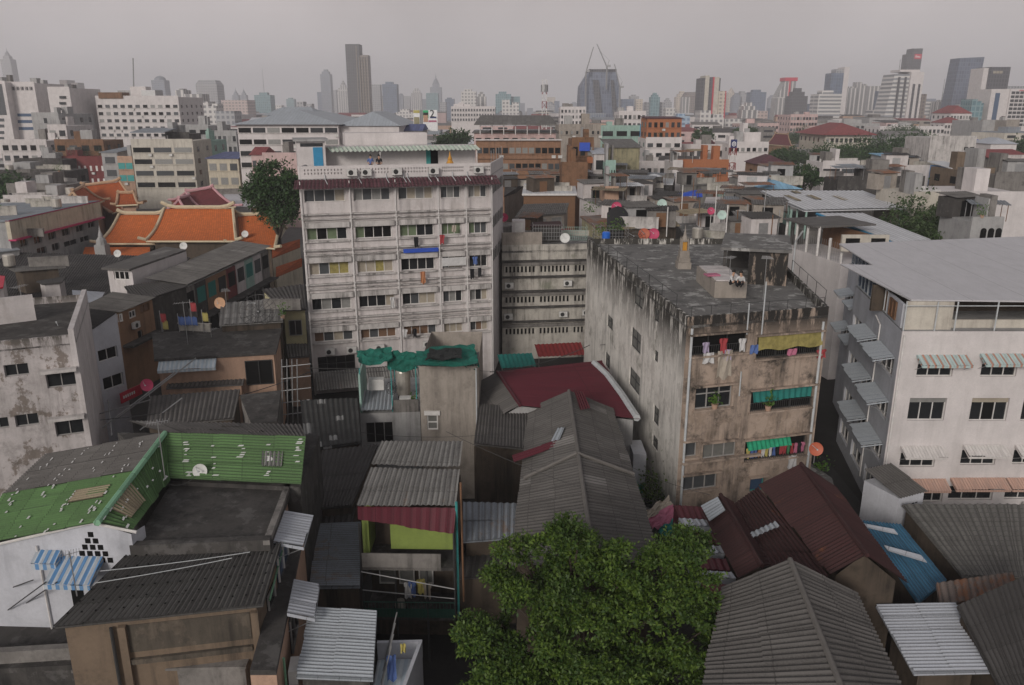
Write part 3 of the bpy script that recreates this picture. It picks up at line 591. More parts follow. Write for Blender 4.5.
for f_, u, z, w, h, mt, sh, lab in (
    (fw, 9.6, 14.0, .42, .9, 'cloth_black', 'trousers', 'black trousers hung below the third bay on the fifth storey of the white block'),
    (fw, 11.9, 14.1, .5, .8, 'cloth_red', 'shirt', 'red and white jersey hung on the right part of the white block'),
    (fw, 10.1, 10.9, .45, 1.1, 'cloth_orange', 'towel', 'long brown-orange cloth hung from a middle window of the white block'),
    (fw, 14.9, 12.0, .5, .7, 'cloth_blue', 'shirt', 'blue shirt hung in the rightmost bay of the white block'),
    (fw, 14.6, 10.9, .4, .9, 'cloth_black', 'trousers', 'dark trousers hung lower in the rightmost bay of the white block'),
    (fw, 15.3, 10.95, .35, .8, 'cloth_black', 'trousers', 'second pair of dark trousers beside the blue shirt on the white block'),
    (fw, 7.3, 8.75, .45, 1.0, 'cloth_white', 'shirt', 'pale striped shirt hung beside the second pipe of the white block'),
    (fw, 8.3, 5.7, .5, .75, 'cloth_white', 'shirt', 'white T-shirt hung at the lowest window row of the white block'),
    (fw, 9.2, 5.7, .35, .8, 'cloth_black', 'trousers', 'black leggings hung next to the white T-shirt on the white block'),
    (fw, 13.0, 14.9, .4, .6, 'cloth_tan', 'towel', 'small tan cloth hung in a fifth-storey window of the white block')):
    cloth(f_, u, z, w, h, .72, mt, lab, sh)
m = MB(); fw.box(m, bays[3] * L + .15, bays[4] * L - .1, 11.25, 12.0, .56, .6); tag(m.build('banner', M['cloth_white']), 'crumpled white banner sheet tied across the fourth bay of the white block', 'banner')
# small shrine with white urns on the terrace
s0 = bk.pt(13.3, 19.17, 2.6); sh = E('roof_shrine', 'small golden shrine among white pots on the roof terrace of the white block', 'shrine', s0)
m = MB(); m.box(s0 + V((0, 0, .35)), (.5, .5, .7)); m.build('plinth', M['red_paint'], sh); m = MB(); m.lathe(s0, [(.32, .7), (.36, .9), (.2, 1.2), (.22, 1.3), (.08, 1.6), (.01, 2.0)], 8); m.build('spire', M['gold'], sh)
for k in range(6): q = s0 + V(((k - 2.5) * .5, -.3, 0)); m = MB(); m.lathe(q, [(.12, 0), (.2, .25), (.18, .5), (.1, .6), (.14, .7), (.01, .7)], 10); tag(m.build('urn', M['white_trim']), 'white urn in the row before the golden roof shrine', 'urn', 'white urns round the roof shrine')

# ================================================================ older block behind, right of the white one
ob = E('old_block', 'stained grey block with bands of vents between the white block and concrete building', 'building', (3.5, 82, 0))
fo = F((-1.0, 78.2), (9.5, 79.5)); L2 = fo.L
vents = []
for z in (9.1, 6.0, 2.7):
    k = 0
    for j in range(26):
        u = .35 + j * .39
        if j in (8, 17): continue
        vents.append((u, u + .22, z, z + .62))
m = MB(); fo.wall(m, 0, 11.9, vents, .2); m.build('front_wall', M['concrete_band'], ob)
m = MB()
for k, h in enumerate(vents):
    p = MB(); fo.box(p, h[0] - .01, h[1] + .01, h[2], h[3], -.25, -.2); p.build('vent', M['void'], ob)
for z in (10.2, 8.6, 7.15, 5.5, 4.0): m = MB(); fo.box(m, 0, L2, z, z + .16, .002, .35); m.build('ledge', M['concrete_dark'], ob)
for z in (9.85, 6.75, 3.5): m = MB(); fo.box(m, 0, L2, z, z + .3, .002, .2); m.build('band', M['concrete_grey'], ob)
bp = [V((-1.0, 78.2, 0)), V((9.5, 79.5, 0)), V((9.5, 88, 0)), V((-1.0, 88, 0))]
m = MB()
for a, b in ((1, 2), (2, 3), (3, 0)): m.quad((bp[a].x, bp[a].y, 0), (bp[b].x, bp[b].y, 0), (bp[b].x, bp[b].y, 11.9), (bp[a].x, bp[a].y, 11.9))
m.build('side_wall', M['concrete_band'], ob); m = MB(); m.slab([V((p.x, p.y, 11.3)) for p in bp], .2); m.build('roof_deck', M['concrete_roof'], ob)
m = MB(); fo.box(m, 0, 4.0, 11.9, 13.1, -.3, 0); m.build('parapet', M['beige_block'], ob)
for u, z in ((.7, 7.6), (6.6, 7.7), (.6, 4.4), (6.2, 4.5), (8.6, 4.6)): ac_unit(ob, fo, u, z, .02)

# ================================================================ stained concrete building (right of centre)
cb = E('concrete_building', 'mould-streaked concrete tenement with a blank grey side wall, brown front and laundry at its windows', 'building', (13, 57, 0))
c0, c1, c2, c3 = V((9.67, 42.7, 0)), V((18.4, 45.1, 0)), V((21.6, 70, 0)), V((6.6, 70, 0)); ZT = 13.6
fc = F(c0, c1); fl_ = F(c3, c0); fr_ = F(c1, c2)
opn = [fc.rect(*r) for r in ((691, 334, 747, 354), (757, 334, 820, 356), (695.5, 386, 732, 408), (751, 388, 813, 409), (684, 441.5, 697, 457), (703, 442, 736, 457.5), (745, 437, 806, 458), (683, 474, 717, 489.5), (750, 477, 764, 491))]
m = MB(); fc.wall(m, 0, ZT + .25, opn, .3); m.build('front_wall', M['concrete_front'], cb)
sw = [fl_.rect(*r) for r in ((634, 288, 643, 307), (631, 330, 641, 351), (629, 371, 640, 391), (607, 316, 613, 329), (654, 308, 659, 322), (653, 406, 659, 425), (652, 436, 658, 449), (605, 353, 610, 368), (654, 350, 658, 362))]
m = MB(); fl_.wall(m, 0, ZT + .25, sw, .2); m.build('side_wall', M['concrete_side'], cb)
for h in sw: window(fl_, h, cb, 2, -.14, M['dark_steel'], M['louver'], .05, .5)
m = MB()
for a, b in ((c1, c2), (c2, c3)): m.quad((a.x, a.y, 0), (b.x, b.y, 0), (b.x, b.y, ZT + .25), (a.x, a.y, ZT + .25))
m.build('side_wall', M['concrete_side'], cb)
m = MB(); m.slab([V((p.x, p.y, ZT - .25)) for p in (c0, c1, c2, c3)], .15); m.build('roof_deck', M['concrete_roof'], cb)
for f_ in (fc, fl_, fr_): m = MB(); f_.box(m, .2, f_.L - .2, ZT - .25, ZT + .25, -.2, -.002); m.quad(f_.pt(0, ZT + .251), f_.pt(f_.L, ZT + .251), f_.pt(f_.L, ZT + .251, -.2), f_.pt(0, ZT + .251, -.2)); m.build('parapet', M['concrete_side'], cb)
for i in (0, 1, 3): window(fc, opn[i], cb, 3, -.26, M['dark_steel'], M['void'], .04)
window(fc, opn[2], cb, 3, -.2, M['frame'], M['glass'], .06, .66); window(fc, opn[4], cb, 1, -.2, M['frame'], M['glass_grey'], .05)
window(fc, opn[5], cb, 3, -.2, M['frame'], M['louver'], .06); window(fc, opn[6], cb, 3, -.26, M['dark_steel'], M['void'], .04)
window(fc, opn[7], cb, 3, -.2, M['frame'], M['glass_grey'], .06); window(fc, opn[8], cb, 1, -.2, M['teal_paint'], M['glass_blue'], .05)
for i in range(9):
    h = opn[i]; m = MB(); fc.box(m, h[0] - .12, h[1] + .12, h[2] - .12, h[2] - .01, .002, .16); m.build('sill', M['concrete_front'], cb)
    m = MB(); fc.box(m, h[0] - .15, h[1] + .15, h[3] + .04, h[3] + .14, .002, .28); m.build('lintel', M['concrete_front'], cb)
for h in (opn[0], opn[1], opn[3], opn[6]):
    m = MB()
    for k in range(int((h[1] - h[0]) / .14)): u = h[0] + .07 + k * .14; m.tube(fc.pt(u, h[2], -.03), fc.pt(u, h[2] + .55, -.03), .012, 4)
    m.tube(fc.pt(h[0], h[2] + .55, -.03), fc.pt(h[1], h[2] + .55, -.03), .02, 4); m.build('balcony_grille', M['dark_steel'], cb)
for u, a, b in ((.28, .3, 13.2), (fc.L - .35, .6, 13.0)): m = MB(); m.path([fc.pt(u, a, .12), fc.pt(u, b, .12)], .075, 8); m.build('drain_pipe', M['pipe_grey'], cb)
for u, a, b in ((3.6, 8.9, 10.4), (4.7, 12.5, 15.6), (3.75, 12.6, 14.4)): m = MB(); m.path([fc.pt(u, a, .08), fc.pt(u, b, .08)], .04, 5); m.build('pipe', M['pipe_grey'], cb)
m = MB(); fc.box(m, .2, 5.3, 5.0, 5.12, .002, .3); m.build('ledge', M['concrete_front'], cb)
ac_unit(cb, fc, .95, 1.55, .1)
for k in range(9):
    u = 2 + k * 2.9; m = MB(); m.path([fl_.pt(u, ZT + .2, -.1), fl_.pt(u, ZT + 1.0, -.1)], .022, 5); m.build('railing_post', M['dark_steel'], cb)
m = MB(); m.path([fl_.pt(2, ZT + 1.0, -.1), fl_.pt(25.2, ZT + 1.0, -.1)], .02, 5); m.build('handrail', M['dark_steel'], cb)
for k in range(8):
    u = .3 + k * (fc.L - .6) / 7; m = MB(); m.path([fc.pt(u, ZT + .2, -.1), fc.pt(u, ZT + .8, -.1)], .018, 5); m.build('railing_post', M['dark_steel'], cb)
m = MB(); m.path([fc.pt(.3, ZT + .8, -.1), fc.pt(fc.L - .3, ZT + .8, -.1)], .016, 5); m.build('handrail', M['dark_steel'], cb)
for k in range(5):
    u = .6 + k * 2.4; m = MB(); m.path([fr_.pt(u, ZT + .2, -.1), fr_.pt(u, ZT + 1.1, -.1)], .02, 5); m.build('railing_post', M['dark_steel'], cb)
m = MB(); m.path([fr_.pt(.6, ZT + 1.1, -.1), fr_.pt(10.2, ZT + 1.1, -.1)], .018, 5); m.build('handrail', M['dark_steel'], cb)
# roof: stair house, water cistern, memorial stupa
ZR = ZT - .25
def roofpt(px, py): return P(px, py, ZR)
a, b = roofpt(747, 284), roofpt(781, 286); fh = F(a, b); m = MB(); fh.box(m, 0, fh.L + .3, ZR + .002, ZR + 2.3, -6.2, 0); sh_ = m.build('stair_house', M['concrete_front'], cb)
m = MB(); fh.box(m, -1.9, fh.L + .5, ZR + 2.3, ZR + 2.5, -6.5, .35); m.build('roof', M['concrete_roof'], sh_); m = MB(); fh.box(m, -1.6, -.02, ZR + .004, ZR + 2.296, -6.2, -5.9); fh.box(m, -1.7, -1.5, ZR + .004, ZR + 2.296, -.3, -.1); m.build('porch', M['concrete_dark'], sh_)
a, b = roofpt(714, 298), roofpt(746, 298); fb = F(a, b); m = MB(); fb.box(m, 0, fb.L, ZR + .003, ZR + 1.05, -5.2, 0); ci = m.build('cistern', M['beige_block'], cb)
for k in range(3): m = MB(); fb.box(m, .12, fb.L - .12, ZR + 1.05, ZR + 1.12, -.2 - 1.65 * k - 1.5, -.2 - 1.65 * k); m.build('cistern_lid', M['white_plaster'], ci)
sp = roofpt(683, 268); stp = E('memorial_stupa', 'pale tiered memorial stupa with a golden niche on the concrete building roof', 'shrine', sp)
for nm, mt, bx in (('plinth', 'beige_block', [(1.0, .5, .25), (.85, .35, .68), (.7, .5, 1.1)]), ('niche', 'gold', [(.34, .62, 1.66)])):
    m = MB()
    for w, h, z in bx: m.box(sp + V((0, 0, z)), (w, w, h))
    m.build(nm, M[mt], stp)
m = MB()
for sx in (-1, 1):
    for sy in (-1, 1): m.box(sp + V((sx * .24, sy * .24, 1.7)), (.1, .1, .7)); m.lathe(sp + V((sx * .24, sy * .24, 2.05)), [(.08, 0), (.03, .2), (.005, .35)], 6)
m.box(sp + V((0, 0, 2.08)), (.6, .6, .08)); m.lathe(sp + V((0, 0, 2.12)), [(.26, 0), (.16, .25), (.1, .45), (.03, .8), (.005, 1.15)], 8); m.build('spire', M['beige_block'], stp)
# laundry at the concrete front
h0, h1, h3, h6 = opn[0], opn[1], opn[3], opn[6]
for u, z, w, h, mt, s_, lab in (
    (h0[0] + 2.0, h0[3] - .25, .55, .85, 'cloth_red', 'shirt', 'crimson garment in the top left balcony of the concrete building'),
    (h0[0] + .9, h0[3] - .4, .5, .6, 'cloth_lilac', 'shirt', 'mauve shirt in the top left balcony beside the crimson garment'),
    (h0[0] + 3.2, h0[3] - .35, .5, .75, 'cloth_white', 'shirt', 'white shirt right of the crimson garment on the top left balcony'),
    (h0[0] + 4.0, h0[3] - .8, .55, .5, 'cloth_blue', 'towel', 'blue towel at the right end of the top left balcony'),
    (h0[0] + 1.1, h0[2] + .15, .7, .6, 'cloth_white', 'towel', 'small white cloth hung below the top left balcony sill'),
    (h0[0] + 2.15, h0[2] + .2, .95, 1.65, 'cloth_tan', 'towel', 'long pale towel hanging over the top left balcony sill'),
    (h0[0] + 2.3, h0[2] + .25, .45, .6, 'cloth_lilac', 'towel', 'lilac cloth laid over the long pale towel'),
    (h1[0] + 2.3, h1[2] + .45, .6, .4, 'cloth_pink', 'towel', 'magenta cloth on the rail under the olive tarpaulin'),
    (h1[0] + 4.3, h1[2] + .25, .75, .55, 'cloth_red', 'shirt', 'bright red garment hanging at the right end below the olive tarpaulin'),
    (h6[0] + 3.3, h6[2] + .05, .6, .8, 'cloth_white', 'towel', 'white towel dangling below the colourful clothes line')):
    cloth(fc, u, z, w, h, .1, mt, lab, s_)
cl = ['cloth_yellow', 'cloth_blue', 'cloth_blue', 'cloth_orange', 'cloth_white', 'cloth_yellow', 'cloth_white', 'cloth_blue', 'cloth_black', 'cloth_red', 'cloth_red', 'cloth_green', 'cloth_red', 'cloth_pink', 'cloth_black', 'cloth_pink']
ad = ['yellow', 'blue', 'second blue', 'orange', 'white', 'pale yellow', 'off-white', 'third blue', 'black', 'red', 'second red', 'green', 'third red', 'pink', 'last black', 'last pink']
for k, mt in enumerate(cl):
    cloth(fc, h6[0] + .25 + k * (h6[1] - h6[0] - .5) / 15, h6[3] - .55, .26, .62, .02, mt, '%s garment, number %d from the left on the line under the green awning' % (ad[k], k + 1), 'shirt', 'garments on the crowded clothes line')
m = MB()
for k in range(10):
    a_, b_ = h1[0] + (h1[1] - h1[0]) * k / 10, h1[0] + (h1[1] - h1[0]) * (k + 1) / 10; s1, s2 = .1 * math.sin(k * 1.3), .1 * math.sin((k + 1) * 1.3)
    m.quad(fc.pt(a_, h1[2] + .55 + s1, .2 + s1 * .5), fc.pt(b_, h1[2] + .55 + s2, .2 + s2 * .5), fc.pt(b_, h1[3] + .05, .12), fc.pt(a_, h1[3] + .05, .12)); m.quad(fc.pt(a_, h1[3] + .05, .1), fc.pt(b_, h1[3] + .05, .1), fc.pt(b_, h1[2] + .55 + s2, .18 + s2 * .5), fc.pt(a_, h1[2] + .55 + s1, .18 + s1 * .5))
tag(m.build('tarpaulin', M['tarp_olive']), 'olive tarpaulin sheet hung across the top right balcony of the concrete building', 'tarpaulin')
m = MB(); m.corr(fc.pt(h6[0], h6[3], .03), fc.pt(h6[0] + (h6[1] - h6[0]) * .7, h6[3], .03), fc.pt(h6[0] + (h6[1] - h6[0]) * .7, h6[3] - .5, .3), fc.pt(h6[0], h6[3] - .5, .3), pitch=.3, row=3); tag(m.build('fabric_awning', M['tarp_green']), 'bright green fabric awning above the crowded clothes line', 'awning')
m = MB(); m.corr(fc.pt(h3[0] + .1, h3[3], -.1), fc.pt(h3[1] - .1, h3[3], -.1), fc.pt(h3[1] - .2, h3[3] - .7, -.05), fc.pt(h3[0] + .2, h3[3] - .7, -.05), pitch=.4, row=3); tag(m.build('balcony_curtain', M['curtain_teal']), 'dark green curtain drawn across the third-storey right balcony', 'curtain')
shrub(fc.pt(h3[0] + 1.2, h3[2], .0), .35, 1.2, 90, 'leafy plant with yellow trailing stems on the third-storey right balcony')
shrub(fc.pt(opn[2][0] + 1.2, opn[2][2], .12), .3, .7, 70, 'bushy green plant on the third-storey left sill of the concrete building')

# ================================================================ white building at the right edge
rb = E('white_building', 'large white building with a grey sheet roof and many window awnings at the right edge', 'building', (31, 55, 0))
d0, d1 = V((22.8, 45, 0)), V((41, 45.0, 0)); d2, d3 = V((41, 66, 0)), V((25.2, 57.5, 0)); d4, d5 = V((26.6, 57.2, 0)), V((28.2, 66, 0)); ZW, ZF = 12.4, 14.2
fa = F(d0, d1); fb_ = F(d3, d0); fb2 = F(d5, V((26.4, 57.5, 0)))
rw = [fa.rect(*r) for r in ((917, 364, 953, 376.5), (981, 364, 1017, 376.5), (908.5, 398, 945.5, 420.5), (970.5, 398, 1008, 421), (1022, 398, 1060, 421), (900, 453, 935, 467), (961, 450, 996, 465), (1013, 450, 1048, 464), (915, 487, 943, 502), (948.5, 486, 993, 500), (1005, 485, 1050, 499))]
m = MB(); fa.wall(m, 0, ZW, rw, .25); m.build('front_wall', M['white_clean'], rb)
for i, h in enumerate(rw):
    window(fa, h, rb, 3, -.2, M['white_frame'], M['glass'] if i != 3 else None, .05, panes=None if i != 3 else ['glass', 'void', 'glass'])
for i in (2, 3, 4): h = rw[i]; m = MB(); fa.box(m, h[0], h[1], h[3] - .32, h[3], -.19, -.14); m.build('blind', M['glass_cream'] if i == 3 else M['glass_light'], rb)
lw = []
for z in (9.2, 6.4, 3.6, 1.0):
    for u0, u1 in ((.6, 3.6), (4.6, 8.0), (8.7, 11.9)): lw.append((u0, u1, z, z + 1.2))
m = MB(); fb_.wall(m, 0, ZW, lw, .25); m.build('side_wall', M['white_blue'], rb)  # side and rear walls bluer and darker than the front: shade painted in
for h in lw: window(fb_, h, rb, 3, -.2, M['white_frame'], M['glass'], .05)
for z in (10.5, 7.7, 4.9):
    for u0, u1 in ((4.2, 7.8), (8.5, 12.1)): awning(rb, fb_, u0, u1, z + .12, .28, 1.25, 'steel_sheet', .08)
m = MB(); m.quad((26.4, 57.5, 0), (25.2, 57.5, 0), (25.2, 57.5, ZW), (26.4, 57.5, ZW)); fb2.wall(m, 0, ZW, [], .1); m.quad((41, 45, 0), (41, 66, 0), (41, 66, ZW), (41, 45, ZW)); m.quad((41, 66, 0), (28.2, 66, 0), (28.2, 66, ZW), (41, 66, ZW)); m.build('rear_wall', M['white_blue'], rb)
for z in (9.4, 6.6):
    for u in (1.2, 5.0): awning(rb, fb2, u, u + 2.6, z + 1.2, .3, 1.2, 'steel_sheet', .08); window(fb2, (u + .2, u + 2.4, z, z + 1.0), rb, 2, .05, M['white_frame'], M['glass'])
m = MB(); m.poly([(22.85, 45.05, ZW), (41, 45.05, ZW), (41, 65.9, ZW), (28.25, 65.9, ZW), (26.45, 57.45, ZW), (25.2, 57.4, ZW)]); m.build('floor_slab', M['grey_paint'], rb)
# glazed top storey under the sheet roof
tp = [(.3, .02, ZW, 13.9)]
m = MB(); fa.box(m, .25, 3.0, ZW + .002, ZF - .1, -.5, -.35); fa.box(m, 3.2, 18, ZW + .002, ZW + .5, -.9, -.75); m.build('upper_wall', M['cream_pale'], rb)
m = MB(); fa.box(m, .2, 18, ZW + .01, ZF - .1, -5, -4.8); m.build('inner_wall', M['old_wood'], rb)
for k, u in enumerate((.08, 1.9, 3.05, 5.4, 7.8, 10.6, 14)): m = MB(); m.tube(fa.pt(u, ZW, -.08), fa.pt(u, ZF - .05, -.08), .045, 6); m.build('roof_post', M['pipe_grey'], rb)
m = MB(); m.tube(fa.pt(0, ZF - .3, -.08), fa.pt(18, ZF - .3, -.08), .03, 5); m.build('rail', M['pipe_grey'], rb)
for u0, u1 in ((.4, 3.4), (3.5, 6.5), (6.6, 8.6)): window(fb_, (u0, u1, ZW + .05, ZF - .3), rb, 3, -.1, M['pipe_grey'], M['glass_blue'] if u0 < 6 else M['wood_brown'], .06)
m = MB(); fb_.box(m, 8.8, 12.0, ZW + .01, ZF - .35, -.2, -.05); m.build('upper_wall', M['white_blue'], rb)
window(fb_, (9.4, 10.9, ZW + .2, ZF - .5), rb, 2, .0, M['rust_brown'], M['rust_brown'], .06)
window(fb2, (.5, 8, ZW + .1, ZF - .4), rb, 6, -.1, M['pipe_grey'], M['glass_blue'], .06)
A, B, C, D = P(839, 243.6, ZF + .4), V((43, 66.5, ZF + .4)), V((43, 44.4, ZF)), P(911, 299.5, ZF)
nk1, nk2 = P(873, 265, ZF + .2), P(840.6, 264, ZF + .2)
m = MB(); m.slab([D, C, B, A, nk1, nk2], .09); m.build('roof', M['silver_grey'], rb)
for (x0, y0, x1, y1), mt, lab in (((915, 353, 968, 366), 'stripe_teal', 'faded teal awning with rusty stripes'), ((978, 352, 1030, 365), 'stripe_teal', 'faded teal awning with rusty stripes'), ((899, 444, 943, 457), 'stripe_white', None), ((961, 443, 1005, 456), 'stripe_white', None), ((1013, 443, 1052, 456), 'stripe_white', None), ((907.5, 477, 946, 490), 'stripe_rust', 'rust-brown striped awning'), ((948.5, 476, 1005, 489), 'stripe_rust', 'rust-brown striped awning'), ((1004, 476, 1058, 488), 'stripe_rust', 'rust-brown striped awning')):
    u0, u1, z0_, z1_ = fa.rect(x0, y0, x1, y1); awning(rb, fa, u0 + .05, u1 - .1, z1_ - .1, .42, .85, mt, .14, lab)
for u, a, b in ((.12, .5, 12.2),): m = MB(); m.path([fa.pt(u, a, .1), fa.pt(u, b, .1)], .05, 6); m.build('drain_pipe', M['white_trim'], rb)
m = MB(); m.path([fb_.pt(8.3, 1, .1), fb_.pt(8.3, 11.6, .1), fb_.pt(7.0, 11.9, .1)], .05, 6); m.build('drain_pipe', M['white_trim'], rb)
for u in (2.8, 9.3): ac_unit(rb, fa, u, .9, .05)

# ================================================================ peeling white house at the left edge
lb_ = E('peeling_house', 'white house with peeling brown-stained plaster and a flat roof at the left edge', 'building', (-32, 50, 0))
e0, e1, e2, e3 = V((-42, 38.3, 0)), V((-25.6, 45, 0)), V((-30.2, 55.5, 0)), V((-46, 50, 0)); fe = F(e0, e1); fe2 = F(e1, e2); ZL = 12.2
hw = [fe.rect(*r) for r in ((46, 371, 76, 387), (4, 364, 29, 376), (55, 418, 84, 435), (15, 414, 39, 426), (-12, 418, 9, 429))]
m = MB(); fe.wall(m, 0, ZL, hw, .25); m.build('front_wall', M['white_peeling'], lb_)
for h in hw: window(fe, h, lb_, 2, -.2, M['frame'], M['glass'], .05)
for i in (0, 2): h = hw[i]; m = MB(); fe.box(m, h[0] - .25, h[1] + .15, h[3] + .02, h[3] + .2, .002, .5); m.build('window_hood', M['white_ledge'], lb_)
hs_ = [fe2.rect(*r) for r in ((76.5, 345, 79, 362), (78, 375, 81, 395), (82, 405, 84, 418))]
m = MB(); fe2.box(m, 0, fe2.L, 0, ZL + .35, -.3, 0); m.build('side_wall', M['white_plaster'], lb_)
m = MB()
for a, b in ((e2, e3), (e3, e0)): m.quad((a.x, a.y, 0), (b.x, b.y, 0), (b.x, b.y, ZL), (a.x, a.y, ZL))
m.build('rear_wall', M['white_peeling'], lb_); m = MB(); m.slab([V((p.x, p.y, ZL - .5)) for p in (e0, e1, e2, e3)], .1); m.build('roof_deck', M['concrete_dark'], lb_)
m = MB(); fe.box(m, 0, fe.L, ZL - .6, ZL, -.2, -.002); m.build('parapet', M['white_peeling'], lb_)
fq = F(fe.pt(3, 0, -4.2), fe.pt(15.2, 0, -6.8)); m = MB(); fq.box(m, 7.2, 12.1, ZL - .49, ZL + 1.2, -.2, 0); m.build('inner_wall', M['white_plaster'], lb_)
m = MB(); fq.box(m, -2, 6.5, ZL - .49, ZL + 1.6, -3, 0); rm = m.build('roof_room', M['white_peeling'], lb_); m = MB(); fq.box(m, -2.5, 7.0, ZL + 1.6, ZL + 1.8, -3.4, 1.2); m.build('roof', M['fibro_dark'], rm)
for u in (4, 9): m = MB(); m.path([fe.pt(u, 3, .06), fe.pt(u, 11, .06)], .04, 5); m.build('drain_pipe', M['white_ledge'], lb_)
# ribbon-window house beside it
rh = E('ribbon_house', 'slim pale blue-white house with slanting top and dark ribbon windows beside the peeling house', 'building', (-25, 57, 0))
g0, g1 = P(92, 392, 5.2), P(126, 380, 5.2); fg = F(V((g0.x, g0.y, 0)), V((g1.x, g1.y, 0))); rr = [fg.rect(*r) for r in ((98, 348, 118, 360), (103, 375, 124, 388), (88, 357, 95, 369), (92, 386, 99, 397))]
zt0 = fg.px(82, 345)[1]; zt1 = fg.px(118, 325)[1]
m = MB(); fg.wall(m, 0, 9.0, rr, .25, 0, fg.L); m.poly([fg.pt(0, 9.0), fg.pt(fg.L, 9.0), fg.pt(fg.L, 10.4), fg.pt(0, 9.4)]); m.build('front_wall', M['white_blue'], rh)
for h in rr: window(fg, h, rh, 2, -.2, M['white_frame'], M['void'], .05)
m = MB(); m.quad(fg.pt(fg.L, 0), fg.pt(fg.L, 0, -9), fg.pt(fg.L, 10.4, -9), fg.pt(fg.L, 10.4)); m.quad(fg.pt(0, 0, -9), fg.pt(0, 0), fg.pt(0, 9.4), fg.pt(0, 9.4, -9)); m.quad(fg.pt(fg.L, 0, -9), fg.pt(0, 0, -9), fg.pt(0, 9.4, -9), fg.pt(fg.L, 10.4, -9)); m.build('side_wall', M['white_blue'], rh)
m = MB(); m.corr(fg.pt(fg.L, 10.45, -9), fg.pt(fg.L, 10.45, .1), fg.pt(-.2, 9.4, .1), fg.pt(-.2, 9.4, -9), pitch=.3); m.build('roof', M['tile_dark'], rh)
# ================================================================ foreground left: house with the green sheet roof
gh = E('green_roof_house', 'pale blue-white house under a green corrugated roof speckled with white patches', 'house', (-18, 30, 0))
R0, R1 = P(165, 433, 10.3), P(97, 523, 10.25); EB = P(45, 455, 9.0); EF = P(-32, 548, 9.0); rb_ = P(136, 471, 10.27); eb_ = P(2, 495, 9.0)
m = MB(); m.corr(R0, rb_, eb_, EB, pitch=.2); m.build('roof_slope', M['fibro_mid'], gh)
m = MB(); m.corr(rb_, R1, EF, eb_, pitch=.2); gs = m.build('roof_slope', M['green_sheet'], gh, label='green painted front half of the left roof slope')
V0, V1 = P(170, 479, 9.32), P(131, 530, 9.85)
m = MB(); m.corr(R1 + V((.02, 0, 0)), R0, V0, V1, pitch=.22); g2 = m.build('roof_slope', M['green_sheet'], gh)
m = MB(); m.tube(R0, R1, .14, 6); m.build('ridge_cap', M['ridge_green'], gh)
RW, EW, EW0 = P(306, 437, 10.3), P(301, 485, 9.3), P(169, 479, 9.3)
m = MB(); m.corr(RW, EW, EW0, R0, pitch=.2, row=1.4); g3 = m.build('roof_slope', M['green_sheet'], gh)
BW0, BW1 = P(128, 421, 9.6), P(300, 424, 9.6)
m = MB(); m.corr(BW1, BW0, R0 + V((0, .02, 0)), RW + V((0, .02, 0)), pitch=.2); m.build('roof_slope', M['fibro_mid'], gh)
rg = random.Random(3)
def patches(A, B, C, D, n, root, mat='dish_white', s=.16, col=False):
    """bare white repair flecks lying on the sheet"""
    m = MB(); nr = (V(B) - V(A)).cross(V(D) - V(A)).normalized(); nr = nr if nr.z > 0 else -nr
    for i in range(n):
        u = rg.random(); v = (int(rg.random() * 4) + .5) / 4 + rg.uniform(-.03, .03)
        if col: u, v = (int(rg.random() * 5) + .75) / 5 + rg.uniform(-.015, .015), rg.uniform(.04, .96)
        p = (V(A).lerp(V(B), u)).lerp(V(D).lerp(V(C), u), v) + nr * .06; e = (V(B) - V(A)).normalized(); g = nr.cross(e); a, b = s * rg.uniform(.5, 1.6), s * rg.uniform(.25, .5)
        m.poly([p - e * a - g * b, p + e * a * .8 - g * b * .7, p + e * a + g * b, p - e * a * .6 + g * b * .8])
    o = m.build('sealant_flecks', M[mat], root); o['kind'] = 'stuff'; return o
patches(rb_, R1, EF, eb_, 46, gh, s=.12); patches(R1, R0, V0, V1, 18, gh, s=.12); patches(R0, RW, EW, EW0, 42, gh, s=.11, col=True); patches(R0, rb_, eb_, EB, 40, gh, s=.09)
def panel_on(A, B, C, D, u0, u1, v0, v1, mat, root, name='repair_sheet'):
    f = lambda u, v: (V(A).lerp(V(B), u)).lerp(V(D).lerp(V(C), u), v); nr = (V(B) - V(A)).cross(V(D) - V(A)).normalized(); nr = nr if nr.z > 0 else -nr; k = nr * .05
    return MB().corr(f(u0, v0) + k, f(u1, v0) + k, f(u1, v1) + k, f(u0, v1) + k, pitch=.2, row=2).build(name, M[mat], root)
panel_on(rb_, R1, EF, eb_, .25, .5, .12, .38, 'tan_sheet', gh); panel_on(R1, R0, V0, V1, .12, .4, .1, .8, 'tan_sheet', gh); panel_on(R0, RW, EW, EW0, .7, .85, .35, .65, 'fibro_pale', gh)
fgw = F(V((EF.x, EF.y + .25, 0)), V((V1.x - .1, V1.y + .15, 0))); zz = lambda u: 8.85 + (1.3 * u / (fgw.L * .78) if u < fgw.L * .78 else 1.3 - .35 * (u - fgw.L * .78) / (fgw.L * .22))
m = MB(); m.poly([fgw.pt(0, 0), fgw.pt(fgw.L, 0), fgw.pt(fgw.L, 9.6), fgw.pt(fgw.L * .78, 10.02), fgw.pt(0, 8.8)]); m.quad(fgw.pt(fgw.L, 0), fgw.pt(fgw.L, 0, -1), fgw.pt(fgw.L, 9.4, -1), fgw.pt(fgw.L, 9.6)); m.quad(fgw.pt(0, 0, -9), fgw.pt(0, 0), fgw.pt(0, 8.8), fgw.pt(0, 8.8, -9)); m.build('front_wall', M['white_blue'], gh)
m = MB(); w0 = V((EW0.x, EW0.y + .2, 0)); w1 = V((EW.x - .1, EW.y + .2, 0)); w2 = V((RW.x - .15, BW1.y - .3, 0)); w3 = V((EW0.x - 5, BW0.y - .3, 0))
